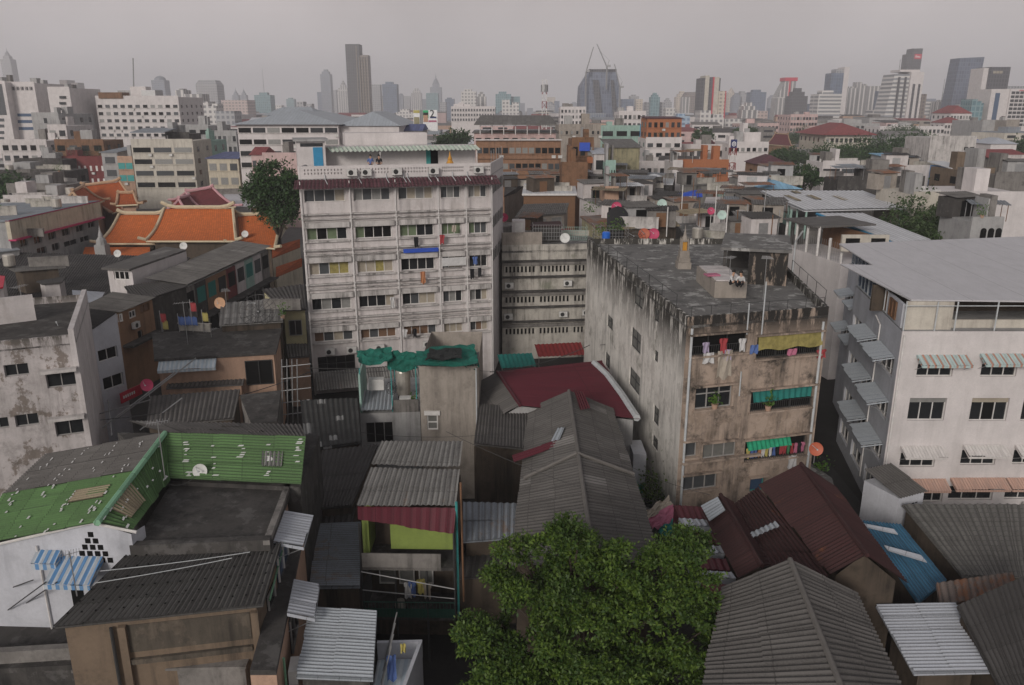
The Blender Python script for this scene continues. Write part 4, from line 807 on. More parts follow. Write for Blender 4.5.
m.prism([w0, w1, w2, w3], 0, 9.1); m.build('side_wall', M['concrete_dark'], gh)
m = MB(); m.tube(fgw.pt(0, 8.82, .12), fgw.pt(fgw.L * .78, 10.1, .12), .06, 6); m.tube(fgw.pt(fgw.L * .78, 10.1, .12), fgw.pt(fgw.L + .3, 9.75, .12), .06, 6); m.build('gutter', M['white_trim'], gh)
def blk(px, py): return fgw.px(px, py)
u_, z_ = blk(94, 554)
for r, n in enumerate((5, 4, 3, 2, 1)):         # pierced pyramid of vent blocks
    for k in range(n):
        uu = u_ + (k - (n - 1) / 2) * .3; m = MB(); fgw.box(m, uu - .1, uu + .1, z_ - .35 + r * .27, z_ - .14 + r * .27, .003, .02); m.build('vent_block', M['void'], gh)
a0, a1 = blk(38, 553)[0], blk(62, 553)[0]; awning(gh, fgw, a0, a1, blk(50, 550)[1], .3, .5, 'stripe_blue', .25, 'small blue and white striped awning')
a0, a1 = blk(60, 565)[0], blk(102, 565)[0]; awning(gh, fgw, a0, a1 + .1, blk(80, 556)[1], .55, 1.1, 'stripe_blue', .2, 'larger blue and white striped awning')
m = MB(); u = blk(46, 590)[0]; m.path([fgw.pt(u, 3, .08), fgw.pt(u, blk(40, 545)[1], .08)], .035, 6); m.build('drain_pipe', M['white_trim'], gh)
u0, z0_ = blk(70, 583); u1, _ = blk(82, 583); m = MB(); fgw.box(m, u0, u1, z0_ - 2.1, z0_, .003, .03); m.build('doorway', M['void'], gh)
# dark flat roof in front of its wing
fr0 = [P(171, 483, 8.9), P(291, 488, 8.9), P(270, 545, 8.9), P(130, 551, 8.9)]
cr = E('flat_roof_house', 'house with a blackened flat concrete roof in front of the green roof', 'house', (-12, 29, 0))
m = MB(); m.slab([fr0[3], fr0[2], fr0[1], fr0[0]], .25); m.build('roof_slab', M['concrete_dark'], cr)
m = MB(); q = [V((p.x, p.y, 0)) for p in inset(fr0, .2)]; m.prism([q[3], q[2], q[1], q[0]], 0, 8.6, top=False); m.build('wall', M['salmon'], cr)
fkk = F(fr0[3], fr0[2]); m = MB(); fkk.box(m, 0, fkk.L, 8.902, 9.12, -.35, 0); m.build('parapet', M['concrete_dark'], cr)
m = MB(); fl2 = F(fr0[2], fr0[1]); fl2.box(m, 0, fl2.L, 8.902, 9.1, -.25, 0); m.build('parapet', M['concrete_grey'], cr)
awning(cr, fl2, .5, 3.0, 8.75, .3, 1.15, 'white_sheet', .15, 'upper white corrugated window awning'); window(fl2, (.7, 2.8, 6.6, 8.2), cr, 2, .05, M['white_frame'], M['glass_blue'])
# near house with grey sheet roof
nr_, f1, f2, cc = hut('grey_roof_house', 'tan house with a nail-dotted grey fibre cement roof in the lower left corner', 'house', ((126, 555, 8.7), (281, 542, 8.7), (263, 604, 8.0), (54, 626, 8.0)), 'tan_plaster', 'fibro_front', 0, .3, pitch=.17)
ui = f1.L
m = MB(); f1.box(m, ui * .3, ui * .96, 6.55, 7.65, .003, .03); f1.box(m, ui * .3, ui * .96, 6.1, 6.3, .003, .14); m.build('block_panel', M['block_panel'], nr_)
for u in (.27, .97): m = MB(); f1.box(m, ui * u, ui * u + .25, 0, 7.7, .004, .2); m.build('pillar', M['tan_plaster'], nr_)
m = MB(); m.path([f1.pt(ui * .235, 1, .12), f1.pt(ui * .235, 7.7, .12)], .06, 6); m.build('drain_pipe', M['dark_steel'], nr_)
window(f2, (1.2, 2.2, 5.8, 7.4), nr_, 1, .05, M['frame'], M['glass'])
D_, C_ = cc[3], cc[2]
m = MB()
for r in range(6):
    for k in range(44):
        p = (cc[0].lerp(cc[1], (k + .5) / 44)).lerp(cc[3].lerp(cc[2], (k + .5) / 44), (r + .3) / 6.2)
        if (k * 7 + r * 3) % 3 == 0: m.box(p + V((0, 0, .055)), (.055, .055, .03))
o = m.build('roof_nails', M['void'], nr_); o['kind'] = 'stuff'
# lower wall and yard roof at the very bottom left
yr = E('yard_wall', 'mouldy concrete yard wall along the bottom left edge', 'wall', (-12, 23, 0)); fy = F(P(75, 672, 5.6), P(245, 668, 5.6)); m = MB(); fy.box(m, 0, fy.L, 0, 5.6, -.35, 0); m.build('wall', M['concrete_grey'], yr)
m = MB(); fy.box(m, -.1, fy.L + .05, 5.6, 5.7, -.42, .06); m.build('coping', M['concrete_grey'], yr)
hut('yard_roof', 'blackened flat roof below the white wall of the green-roofed house', 'roof', ((-40, 604, 5.4), (75, 606, 5.4), (95, 664, 5.4), (-60, 672, 5.4)), 'concrete_dark', 'concrete_dark', 0, .2, False, thick=.2)
yw = E('parapet_wall', 'streaked grey parapet wall at the bottom left corner', 'wall', (-17, 23, 0)); fyw = F(P(-40, 662, 5.6), P(72, 655, 5.6)); m = MB(); fyw.box(m, 0, fyw.L, 0, 5.9, -.3, 0); m.build('wall', M['concrete_grey'], yw)
# narrow ledge house right of it
nl = E('narrow_house', 'narrow cream house wall with a blackened ledge and white awnings between two grey roofs', 'house', (-7.5, 27, 0))
q0, q1, q2, q3 = P(252, 690, 6.0), P(278, 690, 6.0), P(306, 505, 7.4), P(291, 505, 7.4)
m = MB(); lo = [V((p.x, p.y, 0)) for p in (q0, q1, q2, q3)]; hi = [V((p.x, p.y, 6.6)) for p in (q0, q1, q2, q3)]; m.hexa(lo, hi); m.build('wall', M['salmon'], nl)
m = MB(); m.hexa([V((p.x, p.y, 6.602)) for p in (q0, q1, q2, q3)], [V((p.x, p.y, 6.8)) for p in (q0, q1, q2, q3)]); m.build('ledge', M['concrete_dark'], nl)
fn = F(q1, q2); awning(nl, fn, 3.0, 5.2, 6.95, .35, 1.0, 'white_sheet', .15, 'lower white corrugated window awning')
m = MB(); m.path([fn.pt(1, .5, .1), fn.pt(1, 6.5, .1)], .05, 6); m.path([q0.lerp(q3, .3) + V((.2, 0, .95)), q0.lerp(q3, .95) + V((.3, 0, .6))], .04, 5); m.build('pipe', M['ridge_green'], nl)
ac_unit(nl, fn, 1.6, 5.2, .05); window(fn, (3.2, 5.0, 5.0, 6.4), nl, 2, .04, M['frame'], M['glass'])
# sheet roof beside
hut('sheet_shed', 'blue-grey ribbed sheet roof of a shed at the bottom, left of the laundry frame', 'shed', ((311, 607, 6.3), (377, 611, 6.3), (373, 679, 5.9), (296, 676, 5.9)), 'concrete_dark', 'steel_sheet', 0, .25, across=True, pitch=.26)
hut('patched_shed', 'grey ribbed shed roof with green patched sheets in the gap behind the blue-grey shed', 'shed', ((318, 524, 5.0), (361, 522, 5.0), (360, 586, 4.4), (310, 587, 4.4)), 'old_wood', 'blue_grey_sheet', 0, .2, across=True, pitch=.24)
hut('junk_roof', 'sagging dark roof of loose sheets left of the balcony house', 'shed', ((322, 450, 6.2), (378, 444, 6.2), (352, 505, 5.6), (312, 508, 5.6)), 'old_wood', 'fibro_dark', 0, .2, pitch=.22)
hut('torn_roof', 'torn tarpaper roof sliding down in front of the sagging dark roof', 'shed', ((312, 503, 5.3), (356, 500, 5.3), (352, 530, 4.7), (308, 526, 4.7)), 'old_wood', 'fibro_dark', 0, .15, pitch=.3)
hut('patchwork_house', 'black corrugated roof with pale square patches beside the scaffold', 'house', ((300, 400, 6.6), (357, 398, 6.6), (361, 442, 5.8), (306, 450, 5.8)), 'old_wood', 'fibro_patch', 0, .2, pitch=.3)
# ================================================================ balcony house
bh = E('balcony_house', 'narrow house with lime green gable wall, maroon awning, caged balcony and green railing', 'house', (-3.6, 33, 0))
T0, T1, T2, T3 = P(382, 441, 9.4), P(463, 441, 9.4), P(456, 506, 8.0), P(357, 505, 8.0); md0, md1 = P(371, 465, 8.85), P(460, 467, 8.85)
m = MB(); m.corr(T0, T1, md1, md0, pitch=.24, amp=.04); m.build('roof_sheet', M['fibro_pale'], bh)
d = V((0, 0, .12)); m = MB(); m.corr(md0 - d, md1 - d, T2, T3, pitch=.24, amp=.04); m.build('roof_sheet', M['fibro_pale'], bh)
fb3 = F(V((T3.x + .1, T3.y + .3, 0)), V((T2.x - .1, T2.y + .3, 0))); Lb = fb3.L
m = MB(); m.corr(T3 + V((0, .05, -.1)), T2 + V((0, .05, -.1)), fb3.pt(Lb + .05, 6.95, .9), fb3.pt(.05, 7.55, .9), pitch=.45, amp=.02); m.build('maroon_awning', M['maroon_sheet'], bh)
ml_ = MB(); ml_.hexa([V((p.x, p.y, 0)) for p in (fb3.pt(0, 0, -1.4), fb3.pt(Lb, 0, -1.4), T1 + V((-.15, 0, 0)), T0 + V((.15, 0, 0)))], [V((p.x, p.y, 7.6)) for p in (fb3.pt(0, 0, -1.4), fb3.pt(Lb, 0, -1.4), T1 + V((-.15, 0, 0)), T0 + V((.15, 0, 0)))]); ml_.build('wall', M['old_wood'], bh)
m = MB(); fb3.box(m, 1.2, Lb - .15, 5.4, 7.3, -.5, -.4); fb3.box(m, 0, .3, 5.4, 7.4, -1.4, 0); m.build('gable_wall', M['lime_wall'], bh)
for z in (4.9, 2.3): m = MB(); fb3.box(m, 0, Lb, z, z + .14, -1.4, .6); m.build('balcony_floor', M['concrete_dark'], bh)
m = MB(); fb3.box(m, .05, Lb - .6, 4.9, 5.75, .55, .6); m.build('balcony_panel', M['concrete_grey'], bh)
m = MB()
for k in range(26): u = .05 + k * (Lb - .1) / 25; m.tube(fb3.pt(u, 2.4, .6), fb3.pt(u, 3.25, .6), .015, 4)
fb3.box(m, 0, Lb, 2.3, 2.9, .57, .59); m.tube(fb3.pt(0, 3.25, .6), fb3.pt(Lb, 3.25, .6), .03, 5); m.build('green_railing', M['green_rail'], bh)
for u in (0, Lb * .36, Lb * .7, Lb): m = MB(); m.tube(fb3.pt(u, 0, .55), fb3.pt(u, 7.2 if u in (0, Lb) else 4.9, .55), .05, 6); m.build('balcony_post', M['dark_steel'], bh)
m = MB(); m.path([fb3.pt(0, 4.85, .65), fb3.pt(Lb - .5, 4.1, .65), fb3.pt(Lb, 4.0, .65)], .03, 5); m.path([fb3.pt(0, 3.9, .65), fb3.pt(Lb, 3.5, .65)], .025, 5); m.build('cross_bar', M['steel'], bh)
for k, (u0, u1) in enumerate(((.4, 1.2), (1.35, 2.1), (2.3, 3.0))): window(fb3, (u0, u1, 3.0, 4.7), bh, 1, -1.3, M['white_frame'], M['glass_light'], .06)
for k, (u, z, mt, lab) in enumerate(((2.2, 4.1, 'cloth_blue', 'blue striped shirt hanging in the caged balcony'), (2.6, 4.2, 'cloth_yellow', 'yellow shirt hanging in the caged balcony'), (2.9, 4.0, 'cloth_tan', 'tan trousers hanging in the caged balcony'), (2.0, 4.0, 'cloth_white', 'white cloth hanging in the caged balcony'))): cloth(fb3, u, z, .4, .8, .2, mt, lab, 'shirt')
m = MB(); m.lathe(fb3.pt(1.6, 2.45, .1), [(.22, 0), (.26, .3), (.2, .55), (.02, .6)], 12); tag(m.build('tub', M['brass_urn']), 'grey plastic tub on the floor of the caged balcony', 'tub')
m = MB(); m.path([fb3.pt(Lb + .12, .3, .3), fb3.pt(Lb + .12, 8.2, .3)], .06, 6); m.build('drain_pipe', M['teal_paint'], bh); m = MB(); m.path([fb3.pt(Lb + .35, 3, .1), fb3.pt(Lb + .3, 9.0, .0)], .05, 6); m.build('drain_pipe', M['rust_brown'], bh)
# laundry frame terrace
lt = E('laundry_terrace', 'small roof terrace with white walls and a blue floor behind thin poles at the bottom', 'terrace', (-3.4, 25.5, 0))
t4 = [P(377, 644, 5.0), P(422, 643, 5.0), P(404, 692, 5.0), P(368, 692, 5.0)]
m = MB(); q = [V((p.x, p.y, 0)) for p in t4]; m.prism([q[3], q[2], q[1], q[0]], 0, 4.3); m.build('wall', M['white_blue'], lt); m = MB(); m.slab([V((p.x, p.y, 4.36)) for p in inset(t4, .12)][::-1], .05); m.build('floor', M['stripe_pale'], lt)
for i, j in ((1, 0), (2, 1)): f_ = F(V((t4[j].x, t4[j].y, 0)), V((t4[i].x, t4[i].y, 0))) if i == 1 else F(V((t4[2].x, t4[2].y, 0)), V((t4[1].x, t4[1].y, 0))); m = MB(); f_.box(m, 0, f_.L, 4.302, 5.05, -.14, 0); m.build('parapet', M['white_blue'], lt)
for k in range(4): p = t4[3].lerp(t4[0], .2 + k * .25) + V((.3, 0, -.6)); m = MB(); m.path([p, p + V((.5, .3, 1.9))], .025, 5); m.build('drying_pole', M['steel'], lt)
fq = F(t4[3] + V((.4, 1, 0)), t4[3] + V((1.4, 1.2, 0))); cloth(fq, .3, 5.7, .35, 1.1, 0, 'cloth_blue', 'pale blue cloth hanging on the terrace poles at the bottom'); cloth(fq, .75, 6.2, .2, .35, .1, 'cloth_yellow', 'small yellow rag tied to the top of the terrace poles')
# ================================================================ beige tower with green nets
bt = E('beige_tower', 'narrow beige block-walled house with a small window below green shade nets', 'house', (-4, 49, 0))
s0, s1 = P(419, 366, 9.3), P(478, 366, 9.3); ft_ = F(V((s0.x, s0.y, 0)), V((s1.x, s1.y, 0))); hw = [ft_.rect(427, 415, 438, 430), ft_.rect(463, 456, 466, 468)]
m = MB(); ft_.wall(m, 0, 9.3, hw[:1], .2); m.quad(ft_.pt(ft_.L, 0), ft_.pt(ft_.L, 0, -8), ft_.pt(ft_.L, 9.3, -8), ft_.pt(ft_.L, 9.3)); m.quad(ft_.pt(0, 0, -8), ft_.pt(0, 0), ft_.pt(0, 9.3), ft_.pt(0, 9.3, -8)); m.quad(ft_.pt(ft_.L, 0, -8), ft_.pt(0, 0, -8), ft_.pt(0, 9.3, -8), ft_.pt(ft_.L, 9.3, -8)); m.build('wall', M['beige_block'], bt)
window(ft_, hw[0], bt, 1, -.15, M['white_trim'], M['louver'], .08, .5); m = MB(); ft_.box(m, hw[0][0] - .15, hw[0][1] + .15, hw[0][3] + .02, hw[0][3] + .3, .002, .12); m.build('lintel', M['white_trim'], bt)
m = MB(); m.corr(ft_.pt(0, 9.45, -2.5), ft_.pt(ft_.L, 9.45, -2.5), ft_.pt(ft_.L, 9.35, .1), ft_.pt(0, 9.35, .1), pitch=.3, amp=.05); m.build('roof', M['fibro_pale'], bt)
m = MB(); m.path([ft_.pt(ft_.L - .12, .3, .1), ft_.pt(ft_.L - .12, 9.2, .1)], .05, 6); m.build('drain_pipe', M['pipe_grey'], bt)
def net(label, pts, mat='net_green', name='shade_net', sag=.25, seed=1):
    A, B, C, D = [P(*p) for p in pts]; g = random.Random(seed); n = 8; m = MB(); gr = {}
    for i in range(n + 1):
        for j in range(n + 1):
            u, v = i / n, j / n; p = (A.lerp(B, u)).lerp(D.lerp(C, u), v); gr[i, j] = p + V((g.uniform(-.06, .06), g.uniform(-.06, .06), g.uniform(-.12, .12) - sag * 4 * u * (1 - u) * v))
    for i in range(n):
        for j in range(n): a = (gr[i, j + 1], gr[i + 1, j + 1], gr[i + 1, j], gr[i, j]); m.quad(*a); m.quad(*[p - V((0, 0, .02)) for p in a[::-1]])
    return tag(m.build(name, M[mat]), label, 'shade net')
net('large ragged green shade net spread over the beige tower roof', ((417, 350, 10.3), (474, 343, 10.3), (478, 364, 9.9), (414, 366, 9.9)), seed=2, sag=.1)
net('black shade net lying on the large green one above the beige tower', ((430, 349, 10.5), (461, 347, 10.5), (462, 358, 10.3), (425, 359, 10.3)), 'net_black', sag=.05)
net('narrow green shade net strip left of the beige tower, nearest the white block', ((357, 350, 9.6), (392, 348, 9.6), (392, 358, 9.1), (358, 362, 9.1)), seed=4)
net('hanging square green shade net between two thin poles left of the beige tower', ((386, 351, 9.4), (417, 352, 9.4), (417, 368, 8.2), (388, 368, 8.2)), seed=5)
net('green shade net fringe hanging over the right corner of the beige tower', ((464, 347, 10.2), (476, 350, 10.2), (479, 366, 9.3), (464, 366, 9.3)), seed=6)
# terrace house left of the tower
th = E('terrace_house', 'low house with a cluttered open roof terrace left of the beige tower', 'house', (-7, 50, 0))
u0, u1 = P(360, 413, 5.8), P(420, 411, 5.8); f5 = F(V((u0.x, u0.y, 0)), V((u1.x, u1.y, 0)))
m = MB(); f5.wall(m, 0, 5.75, [(.3, 2.1, 3.6, 5.1)], .3); m.quad(f5.pt(0, 0, -7), f5.pt(0, 0), f5.pt(0, 5.75), f5.pt(0, 5.75, -7)); m.quad(f5.pt(0, 5.75), f5.pt(f5.L, 5.75), f5.pt(f5.L, 5.75, -7), f5.pt(0, 5.75, -7)); m.build('wall', M['grey_paint'], th)
window(f5, (.3, 2.1, 3.6, 5.1), th, 3, -.2, M['frame'], M['void'], .05); m = MB(); m.corr(f5.pt(.1, 6.5, -2.4), f5.pt(2.1, 6.5, -2.4), f5.pt(2.1, 6.05, .3), f5.pt(.1, 6.05, .3), pitch=.25); m.build('lean_to', M['steel_sheet'], th)
m = MB(); f5.box(m, 2.2, f5.L - .1, 5.752, 6.6, -.1, 0); m.build('railing_panel', M['concrete_grey'], th); m = MB(); f5.box(m, 0, .12, 5.752, 8.4, -4.2, -.1); m.build('side_screen', M['mint'], th)
for u, o in ((0.1, -.2), (2.1, -.2), (3.7, -.2), (2.1, -4), (.1, -4)): m = MB(); m.tube(f5.pt(u, 5.76, o), f5.pt(u, 8.8, o), .035, 5); m.build('post', M['teal_paint'], th)
m = MB(); f5.box(m, .5, 1.5, 6.76, 7.5, -2.2, -1.6); tag(m.build('cabinet', M['ac_white']), 'white condenser cabinet on the lean-to of the terrace house', 'air conditioner')
tank(f5.pt(2.75, 5.76, -2.6), .48, 2.1, 'steel water tank standing on the terrace left of the beige tower')
dish(392, 388, 0, 1.0, 'dark_steel', 'black mesh dish on the terrace left of the beige tower', Y=50.2, face=(-.5, -1, .3), mast=.8, mesh=True)
m = MB(); f5.box(m, 2.55, 3.3, 5.76, 6.55, -1.0, -.4); wm = tag(m.build('washing_machine', M['ac_white']), 'white washing machine on the terrace beside the black mesh dish', 'washing machine'); m = MB(); c = f5.pt(2.92, 6.15, -.398); m.tube(c, c + f5.n * .02, .22, 14); m.build('door', M['void'], wm)
shrub(f5.pt(3.5, 5.76, -.7), .3, .7, 60, 'potted plant beside the washing machine on the terrace')
# ================================================================ central roofs
gable('long_gable_house', 'long grey gabled house with many broken roof sheets behind the big tree', 'house', P(569, 391, 8), P(594, 562, 8), P(528, 409, 6.4), V((-.1, 29.6, 6.4)), V((6.35, 29.6, 6.5)), P(613, 409, 6.5), 'old_wood', 'fibro_mid', pitch=.3, row=2.4)
xa, xb = P(569, 391, 8), P(594, 562, 8)
m = MB(); m.corr(P(573, 389, 8.15), P(583, 392, 8.15), P(590, 408, 7.9), P(580, 410, 7.9), pitch=.2); tag(m.build('loose_sheet', M['maroon_sheet']), 'rust-red loose sheet lying on the far ridge of the long gabled house', 'roof sheet')
m = MB(); m.corr(P(575, 434, 7.7), P(577, 440, 7.6), P(514, 463, 6.75), P(512, 456, 6.8), pitch=.2); tag(m.build('maroon_sheet', M['maroon_sheet']), 'long maroon sheet laid across the left slope of the long gabled house', 'roof sheet')
m = MB(); m.corr(P(558, 428, 7.75), P(565, 427, 7.85), P(560, 440, 7.6), P(551, 442, 7.4), pitch=.2); tag(m.build('steel_patch', M['steel_sheet']), 'bright steel patch sheet on the left slope of the long gabled house', 'roof sheet')
m = MB(); m.path([P(577, 453, 8.12), P(634, 474, 6.75)], .1, 6); m.path([P(577, 453, 8.12), P(524, 478, 6.72)], .1, 6); tag(m.build('cross_ridge', M['ridge']), 'raised mortar seam crossing the long grey gabled roof at its middle', 'roof seam')
mr_ = gable('maroon_roof_house', 'house with a bright maroon corrugated roof against the concrete side wall', 'house', P(497, 372, 7.1), P(520, 406, 7.05), V((-3.2, 52.6, 6.0)), V((-1.2, 47, 6.0)), P(640, 420, 6.2), P(602, 361, 6.2), 'grey_paint', 'maroon_sheet', ml='fibro_mid', pitch=.26, cap='maroon_sheet')
hut('lean_to_house', 'small grey lean-to roof joined to the left side of the long gabled house', 'house', ((479, 403, 6.5), (529, 409, 6.5), (530, 449, 6.1), (474, 443, 6.1)), 'old_wood', 'fibro_mid', 0, .2, pitch=.2)
pc = pole_thing('roof_flashing', 'pale crumpled metal flashing along the right edge of the maroon roof', 'flashing', [P(594, 363, 6.35), P(607, 375, 6.3), P(622, 395, 6.3), P(637, 418, 6.25)], .24, 'pipe_grey')
m = MB(); f6 = F((8.0, 52), (8.3, 47)); m.box((7.9, 46.5, 2.2), (.8, 2.2, 4.4)); tag(m.build('alley_shed', M['white_blue']), 'small pale shed in the alley under the end of the maroon roof', 'shed')
net('teal green shade net hanging in the alley beside the long gabled roof', ((624, 448, 3.4), (636, 447, 3.4), (645, 486, 2.4), (638, 490, 2.4)), seed=8)
shrub(P(650, 500, 1.5), 1.1, 2.2, 420, 'green bushes growing in the alley by the concrete building', 'bush', pot=False, mat='leaf', cat='bush')
hut('rusty_blue_roof', 'blue-grey rusted sheet roof left of the big tree', 'shed', ((463, 502, 5.4), (520, 503, 5.4), (519, 537, 5.0), (463, 541, 5.0)), 'old_wood', 'blue_grey_sheet', 0, .2, pitch=.3)
hut('dark_lean_to', 'dark ribbed lean-to roof below the rusted blue-grey one', 'shed', ((458, 545, 4.2), (512, 541, 4.2), (505, 575, 3.8), (455, 578, 3.8)), 'old_wood', 'fibro_dark', 0, .2, pitch=.3)
hut('gap_shed', 'weathered plank shed in the dark gap left of the long gabled roof', 'shed', ((491, 452, 4.6), (512, 453, 4.6), (511, 470, 4.4), (492, 470, 4.4)), 'old_wood', 'rust_sheet', 0, .1, pitch=.3)
wd_ = E('timber_wall', 'dark timber wall standing in the gap beside the beige tower', 'wall', P(478, 470, 3)); fz = F(P(474, 446, 5.6), P(492, 448, 5.6)); m = MB(); fz.box(m, 0, fz.L, 0, 5.6, -.2, 0); m.build('wall', M['old_wood'], wd_)
# ================================================================ lower right roofs
gable('rusty_gable_house', 'tall house with a dark red-brown rusty sheet gable at the lower right', 'house', P(801, 464, 8), P(867, 556, 8), P(760, 485, 6.8), P(831, 576, 6.8), P(907, 583, 6.7), P(836, 488, 6.7), 'old_wood', 'brown_sheet', pitch=.22, cap='brown_sheet', row=2.4)
a, b = P(760, 485, 6.75), P(831, 576, 6.75)
hut('brown_lean_to', 'dark brown sheet lean-to with one pale strip left of the rusty gable', 'house', ((733, 504, 6.1), (758, 487, 6.6), (829, 577, 6.6), (766, 566, 6.0)), 'old_wood', 'brown_sheet', 0, .15, pitch=.22)
m = MB(); m.corr(P(747, 534, 6.4), P(775, 521, 6.62), P(779, 526, 6.62), P(750, 539, 6.4), pitch=.3); tag(m.build('pale_strip', M['steel_sheet']), 'pale steel strip laid across the brown lean-to roof', 'roof sheet')
gable('small_maroon_gable', 'small maroon gable roof with a pale steel patch beside the brown lean-to', 'house', P(720.6, 495, 6.8), P(762, 567, 6.8), P(703, 512, 6.2), P(738, 580, 6.2), P(771, 566, 6.3), P(733, 503, 6.3), 'old_wood', 'brown_sheet', pitch=.22, cap='brown_sheet', row=2)
m = MB(); m.corr(P(718, 497, 6.92), P(726, 511, 6.92), P(711, 522, 6.45), P(702, 506, 6.4), pitch=.25); tag(m.build('pale_patch', M['steel_sheet']), 'pale square steel patch on the small maroon gable roof', 'roof sheet')
for k in range(7):
    y0 = 505 + k * 13; x0 = 674 + k * 4.5; x1 = 703 + k * 5.6
    m = MB(); m.corr(P(x0, y0, 5.9), P(x1, y0 + 2, 5.9), P(x1 + 5, y0 + (14 if k % 2 == 0 else 9), 5.85), P(x0 + 4, y0 + (12 if k % 2 == 0 else 8), 5.85), pitch=.3, row=4)
    m.slab([P(x0 + 4, y0 + (12 if k % 2 == 0 else 8), 5.8), P(x1 + 5, y0 + (14 if k % 2 == 0 else 9), 5.8), P(x1, y0 + 2, 5.8), P(x0, y0, 5.8)], 1.2)
    tag(m.build('stall_awning', M['maroon_sheet' if k % 2 == 0 else 'white_sheet']), ('maroon' if k % 2 == 0 else 'white') + ' stall awning strip, %s from the concrete building down the row by the tree' % ('first second third fourth fifth sixth seventh'.split()[k]), 'awning', 'stall awnings by the tree')
for k, (pts, mt, lab) in enumerate((
    ([(645, 512, 4.6), (668, 496, 4.6), (673, 504, 4.4), (648, 520, 4.2)], 'cloth_tan', 'cream stripe-edged market canopy beside the tree top'), ([(648, 520, 4.2), (673, 504, 4.4), (677, 517, 4.2), (652, 530, 3.9)], 'cloth_pink', 'pinkish market canopy between the cream and green ones'), ([(657, 530, 3.9), (678, 517, 4.2), (681, 523, 4.0), (663, 538, 3.7)], 'curtain_teal', 'teal green market canopy closest to the tree'))):
    net(lab, pts, mt, 'market_canopy', .05, k + 20)['category'] = 'canopy'
gable('grey_gable_house', 'house with a broad grey corrugated gable roof at the bottom right of the tree', 'house', P(790, 560, 8.4), P(842, 690, 8.4), P(722, 588, 7.0), P(700, 692, 7.0), P(905, 692, 7.0), P(857, 594, 7.0), 'old_wood', 'fibro_mid', pitch=.27, row=1.6)
hut('white_sheet_canopy', 'pale blue-white ribbed metal canopy at the lower right', 'canopy', ((876, 605, 5.6), (956, 603, 5.6), (998, 671, 5.4), (914, 673, 5.4)), 'old_wood', 'white_sheet', 0, .8, across=True, pitch=.3)
hut('dark_tile_house', 'house with a dark corrugated roof cut by the right edge at the bottom', 'house', ((957, 605, 6.3), (1050, 565, 6.3), (1075, 690, 5.2), (1003, 695, 5.2)), 'old_wood', 'fibro_dark', 0, .2, pitch=.24)
hut('tiled_house', 'low house with a broad grey tiled roof in front of the white building', 'house', ((902, 504, 4.4), (1045, 504, 4.4), (1040, 576, 3.4), (962, 576, 3.4)), 'old_wood', 'tile_grey', 0, .25, pitch=.3)
hut('blue_roof_house', 'low house with a cobalt blue sheet roof between the rusty gable and the tiled roof', 'house', ((861, 520, 4.7), (900, 524, 4.7), (946, 580, 4.2), (918, 603, 4.2)), 'old_wood', 'cobalt_sheet', 0, .1, pitch=.2)
for k, (a, b, c, d) in enumerate((((862, 523), (894, 529), (898, 534), (866, 527)), ((884, 545), (921, 555), (927, 562), (888, 550)))):
    m = MB(); m.slab([P(*d, 4.7), P(*c, 4.7), P(*b, 4.82), P(*a, 4.82)], .05); tag(m.build('white_strip', M['white_sheet']), '%s white sheet strip laid across the cobalt blue roof' % ('upper', 'lower')[k], 'roof sheet')
hut('scrap_roof', 'buckled rusty metal sheets heaped between the tiled roof and the white canopy', 'shed', ((936, 583, 5.2), (1012, 572, 5.2), (1018, 590, 4.9), (940, 606, 4.9)), 'old_wood', 'rust_sheet', 0, .15, pitch=.35)
bx = E('stair_cabinet', 'tall white box-like annex with a grey ribbed lid against the white building', 'annex', (18.7, 40, 0)); b0, b1 = P(893, 537, 2.2), P(918, 521, 2.2)
fx = F(V((b0.x, b0.y, 0)), V((b0.x + 1.75, b0.y + .75, 0))); m = MB(); fx.box(m, 0, fx.L, 0, 4.55, -2.4, 0); m.build('wall', M['white_blue'], bx)
m = MB(); m.corr(fx.pt(-.1, 5.2, -2.5), fx.pt(fx.L + .1, 5.2, -2.5), fx.pt(fx.L + .1, 4.62, .15), fx.pt(-.1, 4.62, .15), pitch=.22); m.build('roof', M['fibro_mid'], bx)
for k in range(5): m = MB(); fx.box(m, .3 + k * .25, .48 + k * .25, 4.0, 4.06, .002, .012); m.build('vent', M['void'], bx)
# corner lane annex under the white building
hut('lane_annex', 'stained flat-roofed annex in the lane between the concrete and white buildings', 'shed', ((806, 460, 2.8), (832, 478, 2.8), (838, 500, 2.6), (800, 490, 2.6)), 'concrete_grey', 'concrete_roof', 0, .1, False)
shrub(P(822, 470, 2.9), .5, .8, 90, 'small green weeds growing on the lane annex roof', 'weed_clump', pot=False, cat='plant')
